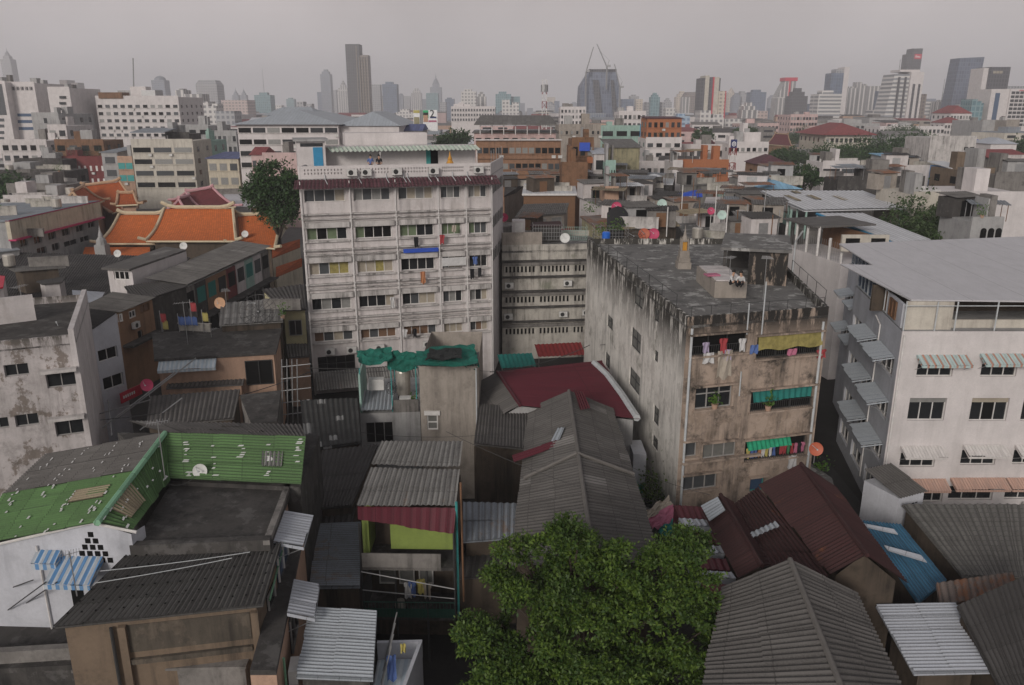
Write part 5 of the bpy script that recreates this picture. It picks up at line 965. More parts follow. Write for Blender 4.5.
# ================================================================ the big tree
tree('large leafy green tree in the middle of the bottom edge', (2.7, 25.5, 0), 10, [(0.0, 0.4, 7.15, 1.91, 1.62, 1.76), (-2.43, 0.3, 7.06, 1.25, 1.33, 1.92), (-3.6, -0.79, 5.49, 1.03, 1.18, 1.28), (3.01, 0.3, 7.25, 1.4, 1.4, 1.83), (3.89, -0.59, 6.08, 1.1, 1.18, 1.44), (-0.58, 0.5, 9.11, 0.74, 0.74, 1.19), (1.17, 0.59, 8.43, 0.88, 0.81, 1.12), (-2.24, 0.59, 8.82, 0.66, 0.66, 0.96), (3.5, 0.59, 8.72, 0.88, 0.81, 0.87), (-1.94, -1.78, 4.51, 1.33, 1.1, 1.19), (0.58, -1.98, 4.9, 1.47, 1.1, 1.44), (2.92, -1.78, 4.7, 1.25, 1.1, 1.28), (-4.08, -0.5, 6.47, 0.59, 0.66, 0.8), (0, -0.9, 6.0, 2.0, 1.7, 1.7), (-2.2, -1.6, 4.8, 1.9, 1.5, 1.5), (1.6, -2.2, 4.6, 2.2, 1.4, 1.6), (-0.3, -2.6, 3.8, 2.2, 1.3, 1.5), (3.2, -1.6, 4.6, 1.7, 1.4, 1.5), (2.0, 0, 7.2, 1.3, 1.3, 1.4), (-3.4, -1.4, 3.6, 1.5, 1.3, 1.3)], 3300, 46, .16, 'leaf', 11, spread=.2, trunk_r=.3, fill=.25, sub=(235, .55))
# ================================================================ middle distance: left
BUILT = []; WR = random.Random(4)
def block(name, label, cat, xl, xr, yt, D, depth, wall, floors=4, cols=6, glass='glass', yb=None, rot=0, roof=None, roofmat='grey_paint', ww=.62, wh=.5, top=.6, side=True, band=None, group=None, fl=None, clutter=2, rh=1.5, ov=.4):
    a, b = Q(xl, yt, D), Q(xr, yt, D); zt = (a.z + b.z) / 2; w = b.x - a.x; cx = (a.x + b.x) / 2
    root = E(name, label, cat, (cx, D, 0), group); BUILT.append((cx, D + depth / 2, max(w, depth) * .6))
    ca, sa = math.cos(R(rot)), math.sin(R(rot)); tr = lambda x, y: V((cx + x * ca - y * sa, D + x * sa + y * ca, 0))
    fp = [tr(-w / 2, 0), tr(w / 2, 0), tr(w / 2, depth), tr(-w / 2, depth)]
    m = MB(); m.prism([(p.x, p.y) for p in fp], 0, zt); m.build('wall', M[wall], root)
    f = F(fp[0], fp[1]); fs = F(fp[1], fp[2]) if cx < 0 else F(fp[3], fp[0]); zb = 0 if yb is None else max(0, Q((xl + xr) / 2, yb, D).z - 1)
    fh = fl or max(2.6, min(3.6, (zt - top) / max(1, round((zt - top) / 3.2))))
    for r in range(floors):
        z1 = zt - top - r * fh - fh * .2; z0 = z1 - fh * wh
        if z0 < zb: break
        if band: q = MB(); f.box(q, 0, f.L, z0 - fh * .34, z0 - fh * .2, .002, .35); q.build('balcony_band' if band != 'ledge' else 'ledge', M[wall if band == 'ledge' else band], root)
        if r < 6: q = MB(); f.box(q, -.05, f.L + .05, z0 - .22, z0 - .08, .002, .22); q.build('sill_course', M['white_ledge' if wall[:5] == 'white' else wall], root)
        for k in range(cols):
            if WR.random() < .12: q = MB(); u = f.L * (k + .9) / cols; f.box(q, u - .4, u + .4, z0 - .9, z0 - .35, .01, .5); q.build('ac_unit', M['ac_white'], root)
            u = f.L * (k + .5) / cols; h = f.L / cols * ww / 2; q = MB(); f.box(q, u - h, u + h, z0, z1, .002, .06); q.build('window', M[glass if glass not in ('glass', 'void') else WR.choice(['glass', 'glass', 'void', 'glass_grey', 'glass_light'])], root)
        if side:
            n = max(1, int(depth / 5))
            for k in range(min(n, 5)): u = fs.L * (k + .5) / n; q = MB(); fs.box(q, u - .8, u + .8, z0, z1, .002, .06); q.build('window', M[glass], root)
    if roof in ('hip', 'gable', 'shed'):
        e = [tr(-w / 2 - ov, -ov), tr(w / 2 + ov, -ov), tr(w / 2 + ov, depth + ov), tr(-w / 2 - ov, depth + ov)]; e = [V((p.x, p.y, zt + .02)) for p in e]; m = MB()
        if roof == 'hip':
            k = min(w, depth) / 2 * .9; r0, r1 = (tr(-w / 2 + k, depth / 2), tr(w / 2 - k, depth / 2)) if w > depth else (tr(0, k), tr(0, depth - k)); r0.z = r1.z = zt + rh
            if w > depth: m.quad(e[0], e[1], r1, r0); m.poly([e[1], e[2], r1]); m.quad(e[2], e[3], r0, r1); m.poly([e[3], e[0], r0])
            else: m.poly([e[0], e[1], r0]); m.quad(e[1], e[2], r1, r0); m.poly([e[2], e[3], r1]); m.quad(e[3], e[0], r0, r1)
            m.poly(e[::-1])
        elif roof == 'gable':
            r0, r1 = tr(-w / 2 - ov, depth / 2), tr(w / 2 + ov, depth / 2); r0.z = r1.z = zt + rh; m.quad(e[0], e[1], r1, r0); m.quad(e[2], e[3], r0, r1); m.poly([e[3], e[0], r0]); m.poly([e[1], e[2], r1]); m.poly(e[::-1])
        else: m.slab([e[0], e[1], e[2] + V((0, 0, rh)), e[3] + V((0, 0, rh))], .15)
        m.build('roof', M[roofmat], root)
    else:
        m = MB(); f2 = F(fp[0], fp[1]); f2.box(m, .02, f2.L - .02, zt + .003, zt + .5, -.25, -.003); m.build('parapet', M[wall], root)
        g = random.Random(hash(label) % 1000 if False else len(label) * 7 + int(xl))
        for k in range(clutter):
            u = g.uniform(.15, .8) * w - w / 2; d_ = g.uniform(.2, .7) * depth; p = tr(u, d_); m = MB(); sx, h = g.uniform(.1, .25) * w, g.uniform(1.5, 3.2); m.box((p.x, p.y, zt + h / 2 + .004), (sx, g.uniform(2, 4), h), R(rot)); m.build('roof_room', M[g.choice([wall, 'grey_paint', 'concrete_grey'])], root)
    return root, f, zt, fp
B = 'building'
# white bank-like office with glass flank, far left
r_, f_, z_, fp_ = block('office_building', 'white office tower with a row of five dark characters at the far left', B, 5, 34, 83, 330, 30, 'white_clean', 0, 0)
for k, (ya, yb_, xa, xb) in enumerate([(113.5, 116.5, 17.5, 32), (120, 123, 18, 33), (127, 130, 19, 34)]): u0, u1, z0, z1 = f_.rect(xa, ya, xb, yb_); m = MB(); f_.box(m, u0, u1, z0, z1, .01, .1); m.build('window', M['glass_blue'], r_)
rg = random.Random(12)
for k in range(5):                              # a line of five dark characters, unreadable at this distance
    u, z = f_.px(13.5 + k * 4.4, 88.5); m = MB(); q = .62
    for s_ in range(3): f_.box(m, u - q, u + q, z - q + s_ * q * .8, z - q + s_ * q * .8 + .26, .01, .12)
    x_ = rg.choice([-.4, 0, .35]); f_.box(m, u + x_ * q - .15, u + x_ * q + .15, z - q, z + q, .01, .14); m.build('letter', M['letter_dark'], r_)
r_, f_, z_, _ = block('office_wing', 'white office wing with a dark glass panel and strip windows at the left edge', B, -20, 4.6, 82, 326, 30, 'white_clean', 0, 0)
for y, h in ((84, 31), (118.5, 3), (124.5, 3), (131, 3), (137, 3)): u0, u1, z0, z1 = f_.rect(-19, y, 4.3, y + h); m = MB(); f_.box(m, u0, u1, z0, z1, .01, .1); m.build('window', M['glass_grey'], r_)
block('dark_glass_block', 'dark glass block between the lettered office and the cream stair tower', B, 35, 47.5, 91, 345, 20, 'glass_blue', 0, 0)
r_, f_, z_, _ = block('cream_tower', 'cream office slab with a column of small balconies behind the domed building', B, 47, 69, 88, 320, 24, 'white_clean', 0, 0)
for y in (96, 102, 107.5, 113): u0, u1, z0, z1 = f_.rect(60, y, 66, y + 2.5); m = MB(); f_.box(m, u0, u1, z0, z1, .01, .5); m.build('balcony', M['glass'], r_)
r_, f_, z_, _ = block('domed_building', 'grey-green angular building with a dark blue glass dome left of the cream hotel', B, 31, 58, 114, 262, 22, 'grey_paint', 3, 1, 'glass', 150, ww=.12)
dc = Q(58, 125, 268); m = MB(); m.lathe(dc, [(3.4, 0), (3.3, 1.0), (2.7, 2.0), (1.6, 2.7), (.3, 3.0), (.02, 3.0)], 18); dm = m.build('glass_dome', M['glass_blue'], r_)
block('stepped_flats', 'small white stepped flats under the blue glass dome', B, 47, 66, 126, 250, 16, 'white_plaster', 5, 2, 'glass', 165, fl=3.4)
block('white_annex', 'pale low annex with balconies below the lettered office', B, 0, 46, 141, 240, 18, 'white_plaster', 3, 5, 'glass', 165)
block('roof_sheds', 'dark low roof with posts under the stepped flats at the left', B, 14, 62, 160, 215, 16, 'concrete_dark', 1, 8, 'void', 172)
r_, f_, z_, _ = block('hotel', 'large cream hotel with rows of small windows and a brown roof trellis at upper left', 'hotel', 95, 178, 97, 330, 26, 'white_clean', 6, 11, 'glass', 134, top=2.4, fl=2.75, ww=.58, wh=.42, clutter=2)
u0, u1, z0, z1 = f_.rect(99, 95.5, 123, 98.5); m = MB(); f_.box(m, u0, u1, z0, z1 + 1.2, -6, .4); m.build('trellis', M['rust_brown'], r_)
u0, u1, z0, z1 = f_.rect(139, 90, 153, 96.5); m = MB(); f_.box(m, u0, u1, z0, z1, -9, -2); m.build('plant_room', M['steel'], r_)
u0, u1, z0, z1 = f_.rect(120, 86, 136, 97); m = MB(); f_.box(m, u0, u1, z0, z1, -14, -9); m.build('plant_room', M['white_clean'], r_)
m = MB(); p = Q(134, 97, 345); m.path([p, Q(133, 58, 345)], .25, 5); m.build('mast', M['steel'], r_)
r_, f_, z_, _ = block('maroon_balcony_house', 'terraced building with maroon balcony fronts and plants on its roof gardens, left of the temple', B, 52, 104, 158, 222, 14, 'maroon_wall', 2, 9, 'white_trim', 200, ww=.35, wh=.4, top=1.4)
block('roof_garden', 'middle terrace with greenery and orange-brown parapet above the maroon balconies', B, 54, 103, 141, 232, 12, 'rust_brown', 2, 4, 'glass', 170)
for k, (x, y) in enumerate(((58, 151), (72, 150), (88, 151), (100, 150))): shrub(Q(x, y, 221) - V((0, 0, 1.2)), 1.6, 2.4, 160, ('leftmost', 'second', 'third', 'rightmost')[k] + ' bush in the roof garden above the maroon balconies', 'roof_bush', 'leaf_dark', False, 'bush')
block('shuttered_house', 'narrow house with white frame, grey awning and an arched dark opening beside the maroon balconies', B, 101, 117, 152, 212, 14, 'grey_paint', 3, 1, 'glass', 182, roof='shed', roofmat='blue_grey_sheet', rh=.6)
block('green_net_house', 'brown-fronted house with a green netted terrace left of the cream flats', B, 117, 132, 158, 205, 12, 'salmon', 2, 2, 'teal_paint', 180, ww=.9)
r_, f_, z_, _ = block('cream_flats', 'five-storey cream flats with ribbon windows and a steel roof shed, behind the orange temple', B, 131, 192, 141, 205, 14, 'cream_pale', 4, 3, 'glass', 192, fl=2.85, ww=.85, wh=.42, top=1.0, rot=2, clutter=0)
u0, u1, z0, z1 = f_.rect(131, 132, 165, 135.5); m = MB(); m.slab([f_.pt(u0, z1, .5), f_.pt(u1, z1, .5), f_.pt(u1, z1 + .8, -9), f_.pt(u0, z1 + .8, -9)], .2); m.build('roof_shed', M['blue_grey_sheet'], r_)
for u in (.6, 5, 9): m = MB(); m.tube(f_.pt(u, z_, -.3), f_.pt(u, z0, -.3), .12, 5); m.build('shed_post', M['steel'], r_)
block('dark_shed_top', 'dark sagging roof terrace on top of the cream flats, right of the steel shed', B, 165, 189, 134, 212, 8, 'concrete_dark', 0, 0)
block('green_side_flats', 'flats with sea-green balconies seen end-on right of the cream ones', B, 193, 211, 141, 222, 12, 'mint', 4, 2, 'glass', 190)
block('grey_factory', 'grey sheet-clad hall with dark end behind the cream flats', B, 176, 208, 126, 275, 22, 'grey_paint', 1, 3, 'glass', 140)
block('pale_flats', 'pale grey flats with small verandas between the grey hall and the hip-roofed hall', B, 207, 236, 132, 265, 18, 'grey_paint', 3, 6, 'glass', 160)
r_, f_, z_, _ = block('blue_roof_house', 'cream house with a slate-blue shed roof beside the round tree', 'house', 207, 238, 158, 190, 13, 'cream', 2, 3, 'glass', 192, roof='shed', roofmat='navy_sheet', rh=.7, ww=.7)
block('pink_roof_house', 'small house with a salmon-red roof left of the white block', 'house', 251, 262, 155, 175, 9, 'pink', 1, 2, 'glass', 170, roof='gable', roofmat='red_tile')
block('plain_wall_house', 'plain dusty pink windowless wall left of the white block', B, 262, 300, 155, 172, 10, 'pink', 0, 0)
# large hip-roofed hall
r_, f_, z_, _ = block('hip_roof_hall', 'long white hall with a wide blue-grey hipped roof behind the white block', B, 237, 338, 124.5, 190, 40, 'white_clean', 4, 7, 'glass', 165, fl=2.6, ww=.86, wh=.42, top=.2, roof='hip', roofmat='steel_sheet', rh=3.2, ov=1.2)
m = MB(); a = Q(262, 115.5, 205); b = Q(316, 115.5, 205); q0, q1 = a, b; m.poly([q0, q1, q1 + V((-3, 8, 2)), q0 + V((3, 8, 2))]); m.poly([q1, q1 + V((0, 16, 0)), q1 + V((-3, 8, 2))]); m.poly([q0 + V((0, 16, 0)), q0, q0 + V((3, 8, 2))]); m.quad(q1 + V((0, 16, 0)), q0 + V((0, 16, 0)), q0 + V((3, 8, 2)), q1 + V((-3, 8, 2))); m.slab([q0 + V((1, 1, -.02)), q1 + V((-1, 1, -.02)), q1 + V((-1, 15, -.02)), q0 + V((1, 15, -.02))], 1.0); m.build('lantern_roof', M['steel_sheet'], r_)
block('hip_roof_annex', 'cream annex under a second blue-grey pyramid roof right of the long hall', B, 339, 399, 126, 192, 34, 'white_clean', 2, 7, 'glass', 150, fl=4, ww=.22, wh=.3, roof='hip', roofmat='steel_sheet', rh=3.2, ov=.6)
block('slate_roof_house', 'small house with a dark slate roof right of the pyramid-roofed annex', 'house', 400, 421, 131, 200, 14, 'grey_paint', 1, 3, 'glass', 140, roof='gable', roofmat='navy_sheet')
# billboard
bb = E('billboard', 'tall roadside billboard pair with a portrait and a big figure 2', 'billboard', Q(424, 140, 215))
fbb = F(Q(402, 110, 215), Q(438, 110, 215)); U = lambda x: fbb.px(x, 118)[0]; Zb = lambda y: fbb.px(420, y)[1]
for x0, x1, y0, y1, mt in ((413.5, 420, 110, 131, 'sign_white'), (423, 437.5, 110, 131, 'sign_white'), (423.2, 428.5, 110.2, 118, 'sign_green'), (413.7, 419.8, 110.2, 113, 'cloth_yellow'), (414, 419.5, 117, 127, 'moss_yellow'), (423.5, 428, 113.5, 122, 'skin'), (423.3, 428.3, 112.5, 115, 'hair'), (430, 436.5, 116.6, 118.2, 'sign_navy'), (428.5, 436.5, 120.3, 122, 'cloth_pink')):
    m = MB(); o = .3 if mt != 'sign_white' else .2; fbb.box(m, U(x0), U(x1), Zb(y1), Zb(y0), 0 if o == .2 else .201, o + (.02 if mt == 'skin' else .04 if mt == 'hair' else 0)); m.build('panel', M[mt], bb)
text('2', fbb, U(432.3), Zb(114), 2.6, .33, 'letter_dark', bb)
for x in (421.5,): m = MB(); m.path([fbb.pt(U(x), 0, -.5), fbb.pt(U(x), Zb(110), -.5)], .5, 8); m.build('post', M['steel'], bb)
# brown balcony building
r_, f_, z_, _ = block('brown_balcony_building', 'long brown building with tiers of timbered balconies and a grey open roof pavilion', B, 476, 561, 143, 165, 16, 'brown_brick', 3, 13, 'glass', 178, fl=3.1, ww=.8, wh=.36, top=.3, band='brown_brick')
for y in (141.2,): m = MB(); f_.box(m, -.3, f_.L + .2, z_ + .5, z_ + .75, -.6, .5); m.build('cornice', M['white_plaster'], r_)
block('roof_pavilion', 'pink and cream roof terrace rooms on top of the brown balcony building', B, 474, 556, 132.5, 170, 10, 'pink', 1, 9, 'glass', 141, fl=2.4, ww=.6, roof='shed', roofmat='fibro', rh=.2)
pv_ = E('pavilion_roof', 'wide grey canopy roof on posts above the brown building terrace', 'canopy', Q(515, 132, 170)); a, b = Q(474, 124, 166), Q(557, 124, 166); m = MB(); m.slab([a, b, b + V((-1, 9, 1.6)), a + V((1, 9, 1.6))], .2); m.build('roof', M['fibro'], pv_)
for k in range(7): p = a.lerp(b, (k + .5) / 7) + V((0, .8, -.1)); m = MB(); m.tube(p, p - V((0, 0, 2.0)), .1, 5); m.build('post', M['white_trim'], pv_)
# temple group
def temple_roof(label, rl, rr, el, er, z_r, z_e, Dr, De, tile, trim, ends=1.2, base='salmon', gable_m='orange_plaster'):
    """tiled roof with upswept cream ridges: ridge ends (px), eave ends (px) with their own levels"""
    if Dr: a, b, c, d = Q(*rl, Dr[0]), Q(*rr, Dr[1]), Q(*er, De[1]), Q(*el, De[0]); z_e = min(c.z, d.z)
    else: a, b = P(rl[0], rl[1], z_r), P(rr[0], rr[1], z_r); c, d = P(er[0], er[1], z_e), P(el[0], el[1], z_e)
    ox = c.x + d.x - a.x - b.x
    c0 = (a + b + c + d) / 4; root = E('temple_hall', label, 'temple', (c0.x, c0.y, 0)); BUILT.append((c0.x, c0.y, (b - a).length * .6))
    def patch(A_, B_, C_, D_, n=8):
        m = MB()
        for i in range(n):
            v0, v1 = i / n, (i + 1) / n; g = lambda v: -.22 * math.sin(math.pi * v) * (A_.z - D_.z) * .8
            f = lambda u, v: (A_.lerp(B_, u)).lerp(D_.lerp(C_, u), v) + V((0, 0, g(v))); L = (B_ - A_).length; H_2 = (D_ - A_).length
            for j in range(4): u0, u1 = j / 4, (j + 1) / 4; m.quad(f(u0, v1), f(u1, v1), f(u1, v0), f(u0, v0), [(u0 * L, v1 * H_2), (u1 * L, v1 * H_2), (u1 * L, v0 * H_2), (u0 * L, v0 * H_2)])
        return m, f
    m, f = patch(a, b, c, d); m.build('roof_slope', M[tile], root)
    a2, b2 = a + V((0, .02, 0)), b + V((0, .02, 0)); c2, d2 = V((c.x - ox, 2 * b.y - c.y, c.z)), V((d.x - ox, 2 * a.y - d.y, d.z)); m, f2 = patch(b2, a2, d2, c2); m.build('roof_slope', M[tile], root)
    def bar(pts, w, h, nm='ridge'):
        m = MB()
        for p, q in zip(pts, pts[1:]): m.tube(p + V((0, 0, h * .3)), q + V((0, 0, h * .3)), w, 6)
        m.build(nm, M[trim], root)
    L = b - a; n = 10; up = lambda t: ends * max(0, abs(t - .5) * 2 - .6) ** 2 * 4
    bar([a.lerp(b, -.03 + 1.06 * i / n) + V((0, 0, .1 + up(i / n))) for i in range(n + 1)], .27, .6)
    for u in (0, 1):
        pts = [f(u, i / 8) for i in range(9)]; tail = pts[-1] + (pts[-1] - pts[-2]) * .5 + V((-.9 if u == 0 else .9, 0, ends * .4)); bar(pts + [tail], .22, .4, 'hip_ridge')
        pts = [f2(1 - u, i / 8) for i in range(9)]; bar(pts, .22, .4, 'hip_ridge')
    for A_, Dn, Cn in ((a, d, d2), (b, c, c2)):
        m = MB(); m.poly([A_ - V((0, 0, .3)), Dn - V((0, 0, .05)), Cn - V((0, 0, .05))]); m.build('gable_panel', M[gable_m], root)
    m = MB(); k = .8; m.prism([(d.x + k, d.y + k), (c.x - k, c.y + k), (c2.x - k, c2.y - k), (d2.x + k, d2.y - k)], 0, z_e - .1); m.build('wall', M[base], root)
    m = MB(); m.quad(d + V((0, .02, -.02)), d + V((0, .02, -.3)), c + V((0, .02, -.3)), c + V((0, .02, -.02))); m.tube(d - V((0, 0, .15)), c - V((0, 0, .15)), .14, 5); m.build('eave', M['ridge_cream'], root)
    return root, (a, b, c, d)
temple_roof('left wing of the temple with an orange tiled roof and cream ridges', (119, 215), (164, 215), (98, 243), (156, 243), 0, 0, (117, 117), (109.5, 109.5), 'orange_tile', 'ridge_cream', .8, 'old_wood')
temple_roof('central temple hall, tallest orange tiled roof with upswept cream ridge ends', (164, 209), (233, 209), (146, 240.5), (236, 240.5), 0, 0, (116, 116), (108.5, 108.5), 'orange_tile', 'ridge_cream', 1.1, 'old_wood')
temple_roof('right wing of the temple with an orange roof and cream gable panel', (236, 216.5), (280, 215), (231, 243), (275, 248), 0, 0, (117, 117), (109, 108), 'orange_tile', 'ridge_cream', .9, 'old_wood', 'cream')
temple_roof('large older temple hall with a deep orange roof and tan ridges', (82, 187), (120, 182), (112, 213), (140, 203), 0, 0, (145, 146), (137, 138), 'orange_deep', 'ridge_tan', .8, 'salmon', 'salmon')
temple_roof('porch of the older temple with a plain salmon gable facing front', (73, 193), (84, 187), (88, 206.5), (104, 200), 0, 0, (130, 141), (128, 139), 'orange_deep', 'ridge_tan', .5, 'salmon', 'salmon')
temple_roof('small lower orange roof of the older temple with a carved gable', (118, 194), (134, 194), (116, 205), (138, 204), 0, 0, (136, 136), (132, 132), 'orange_deep', 'ridge_tan', .4, 'salmon', 'salmon')
temple_roof('maroon tiled temple roof with pale pink borders behind the orange roofs', (186, 193), (213, 188.5), (203, 210), (236, 206), 0, 0, (139, 140), (132, 133), 'temple_maroon', 'pink_pale', .5, 'orange_plaster', 'red_paint')
temple_roof('small red-gabled temple porch left of the maroon tiled roof', (179, 200), (189, 197), (188, 212), (200, 208), 0, 0, (131, 137), (129, 134), 'temple_maroon', 'pink_pale', .3, 'orange_plaster', 'red_paint')
hut('temple_lean_to', 'strip of orange tiled lower roof in front of the left temple wing', 'roof', ((85, 247, 6.4), (150, 247, 6.4), (150, 256, 5.9), (82, 256, 5.9)), 'cream', 'orange_tile', 0, .1, False, thick=.1)
hut('temple_side_roof', 'orange tiled side roof stepping down right of the temple wing', 'roof', ((272, 247, 6.5), (300, 239, 6.5), (300, 247, 5.5), (272, 258, 5.5)), 'cream', 'orange_deep', 0, .1, False, thick=.1)
hut('temple_low_roof', 'lowest orange tiled roof strip beside the white block', 'roof', ((276, 267, 4.6), (302, 258, 4.6), (302, 266, 3.6), (276, 277, 3.6)), 'cream', 'orange_deep', 0, .1, False, thick=.1)
block('temple_store', 'plain orange plaster wall right of the maroon temple roof', 'house', 240, 257, 206, 140, 10, 'orange_plaster', 0, 0, roof='shed', roofmat='silver_grey', rh=.5)
hut('grey_hall_roof', 'flat pale grey roof between the maroon temple roof and the round tree', 'roof', ((222, 192, 8.5), (251, 192, 8.5), (251, 206, 8.5), (232, 207, 8.5)), 'grey_paint', 'silver_grey', 0, .2, False)
c_ = P(100, 233, 9); ck = E('small_stupa', 'small grey stupa spire between the cream building and the temple', 'stupa', (c_.x, c_.y, 5)); m = MB(); m.box((c_.x, c_.y, 6.2), (1.4, 1.4, 2.6)); m.build('plinth', M['grey_paint'], ck); m = MB(); m.lathe((c_.x, c_.y, 7.5), [(.7, 0), (.6, .6), (.3, 1.0), (.3, 1.2), (.12, 1.8), (.02, 2.5)], 10); m.build('spire', M['grey_paint'], ck)
# cream strip-roofed building at far left
cw = E('cream_fascia_building', 'grey building with a cream fascia band and magenta edge before the temple', B, (-65, 100, 0)); k0, k1 = P(10, 240, 9.4), P(98, 217.5, 9.4); fk = F(V((k0.x, k0.y, 0)), V((k1.x, k1.y, 0)))
wn = [fk.rect(*r) for r in ((20, 238, 28, 247), (34, 236, 42, 244), (48, 232, 56, 240), (62, 228.5, 70, 236), (76, 225, 84, 232), (88, 221.5, 95, 228), (37, 247, 47, 255), (52, 243, 60, 251), (64, 240, 78, 246), (80, 236, 90, 242))]
m = MB(); fk.wall(m, 0, 11.6, wn, .25); m.quad(fk.pt(0, 0, -14), fk.pt(0, 0), fk.pt(0, 11.6), fk.pt(0, 11.6, -14)); m.quad(fk.pt(fk.L, 0), fk.pt(fk.L, 0, -14), fk.pt(fk.L, 11.6, -14), fk.pt(fk.L, 11.6)); m.build('wall', M['grey_paint'], cw)
for h in wn: window(fk, h, cw, 2, -.2, M['frame'], M['glass'], .08)
m = MB(); fk.box(m, -.3, fk.L + .2, 9.5, 11.7, .003, .5); m.build('fascia', M['cream'], cw); m = MB(); fk.box(m, -.3, fk.L + .2, 9.3, 9.5, .003, .95); fk.box(m, -.3, fk.L + .2, 11.7, 11.8, .003, .55); m.build('magenta_edge', M['pink_trim'], cw)
m = MB(); m.slab([fk.pt(-.3, 11.85, .5), fk.pt(fk.L + .2, 11.85, .5), fk.pt(fk.L + .2, 11.4, -15), fk.pt(-.3, 11.4, -15)], .2); m.build('roof', M['blue_grey_sheet'], cw)
# dark shophouses left edge, mid
block('old_row', 'dark run-down row of shophouses at the left edge behind the cream fascia', B, 6, 62, 186, 150, 10, 'concrete_grey', 2, 5, 'void', 215, clutter=2)
block('old_row', 'blackened old house row just above the run-down shophouses at the left edge', B, -10, 64, 172, 175, 10, 'concrete_dark', 1, 6, 'void', 190, clutter=1)
block('white_strip_house', 'low house with a whitewashed strip wall at the left edge below the dark rows', B, 3, 58, 198, 138, 8, 'white_plaster', 1, 4, 'void', 208)
hut('gutter_shed', 'low dark sheds with pale pipes at the left edge', 'shed', ((0, 204, 9.6), (62, 202, 9.6), (58, 214, 9.0), (-10, 220, 9.0)), 'concrete_dark', 'fibro_dark', 0, .2, False)
# shophouse rows in the left middle
hut('long_dark_roof', 'huge dark grey roof slope with a paler far edge at left', 'house', ((-30, 251, 7.6), (190, 257, 7.6), (150, 302, 6.6), (-60, 300, 6.6)), 'old_wood', 'fibro_dark', 0, .3, pitch=.3)
hut('blue_grey_corner', 'pale blue-grey roof corner at the left edge', 'roof', ((-20, 243, 8.5), (10, 244, 8.5), (20, 249, 8.3), (-20, 254, 8.3)), 'grey_paint', 'steel_sheet', 0, .2, False)
wh_ = E('gable_wall_house', 'grey-roofed house with a long plain white side wall and three small front panes', 'house', (-40, 85, 0)); a, b, c, d = P(107, 267, 9.8), P(131.5, 268, 9.8), P(186, 249.5, 9.8), P(165, 246.5, 9.8)
fa1, fa2 = F(a, b), F(b, c); h_ = fa1.rect(114, 271, 129, 280); m = MB(); fa1.wall(m, 0, 9.5, [h_], .2); m.build('front_wall', M['white_plaster'], wh_); window(fa1, h_, wh_, 3, -.15, M['white_frame'], M['void'], .1)
m = MB(); fa2.box(m, 0, fa2.L, 0, 9.75, -.25, 0); m.build('side_wall', M['white_clean'], wh_); m = MB(); m.slab([a - V((.4, .4, 0)), b - V((0, .5, 0)), c, d], .2); m.build('roof', M['fibro_mid'], wh_)
m = MB()
for q in range(3):
    for k in range(4): u, z = fa2.L * (.28 + .2 * q), 8.3 - .2 * q; fa2.box(m, u + k * .38, u + k * .38 + .05, z - .35, z + .35, .003, .02); fa2.box(m, u + k * .38, u + k * .38 + .28, z - .1, z, .003, .025)
m.build('faded_lettering', M['grey_paint'], wh_)
sr = E('shophouse_row', 'row of shophouses with red, green and white fronts under one grey roof', B, (-32, 86, 0)); A1, B1, C1, D1 = P(144, 278.5, 8.8), P(236, 240.5, 8.8), P(271, 246, 8.0), P(186, 285, 8.0)
m = MB(); m.corr(A1, B1, C1, D1, pitch=.3, row=2); m.build('roof', M['fibro'], sr); fsr = F(D1 + V((-.5, 0, 0)), C1 + V((-.5, 0, 0)))
m = MB(); q = [V((p.x, p.y, 0)) for p in (D1 + V((-.55, 0, 0)), C1 + V((-.55, 0, 0)), B1, A1)]; m.prism(q, 0, 7.6); m.build('wall', M['grey_paint'], sr)
n = 9; cols_ = ['concrete_grey', 'concrete_dark', 'orange_plaster', 'orange_plaster', 'maroon_wall', 'white_plaster', 'mint', 'white_plaster', 'concrete_grey']
for k in range(n):
    u0, u1 = fsr.L * k / n, fsr.L * (k + 1) / n; m = MB(); fsr.box(m, u0 + .05, u1 - .05, 4.1, 7.5, .003, .1); b_ = m.build('bay_front', M[cols_[k]], sr)
    m = MB(); fsr.box(m, u0 + .4, u1 - .4, 5.4, 7.0, .102, .14); m.build('window', M[['void', 'curtain_teal', 'curtain_teal', 'glass', 'void', 'glass', 'curtain_teal', 'glass_grey', 'void'][k]], b_)
    m = MB(); fsr.box(m, u0 + .05, u1 - .05, 3.9, 4.05, .003, 1.2); m.build('balcony', M['concrete_dark'], sr); m = MB(); fsr.box(m, u0 + .3, u1 - .3, .4, 3.4, .003, .06); m.build('shutter', M['void'], sr)
hut('shophouse', 'maroon-trimmed end house of the row with dark open bays', 'house', ((124, 286, 8.4), (170, 279, 8.4), (188, 286, 7.9), (136, 302, 7.9)), 'concrete_dark', 'fibro_dark', 0, .2, pitch=.3)
oh_ = E('orange_house', 'ochre-orange house with white-framed windows under a grey mono-pitch roof', 'house', (-38, 68, 0)); A1, B1, C1, D1 = P(79, 308, 8.8), P(112, 292, 8.8), P(156, 297.5, 7.9), P(119, 312.5, 7.9)
m = MB(); m.corr(A1, B1, C1, D1, pitch=.25); m.build('roof', M['fibro'], oh_); fo1, fo2 = F(A1 + V((.3, .4, 0)), D1 + V((-.3, .4, 0))), F(D1 + V((-.3, .4, 0)), C1 + V((-.4, 0, 0)))
h1 = [fo1.rect(109, 315, 116, 323), fo1.rect(117, 314, 123, 322)]; h2 = [fo2.rect(129, 310, 136, 318), fo2.rect(140, 304, 150, 312), fo2.rect(138, 330, 143, 340)]
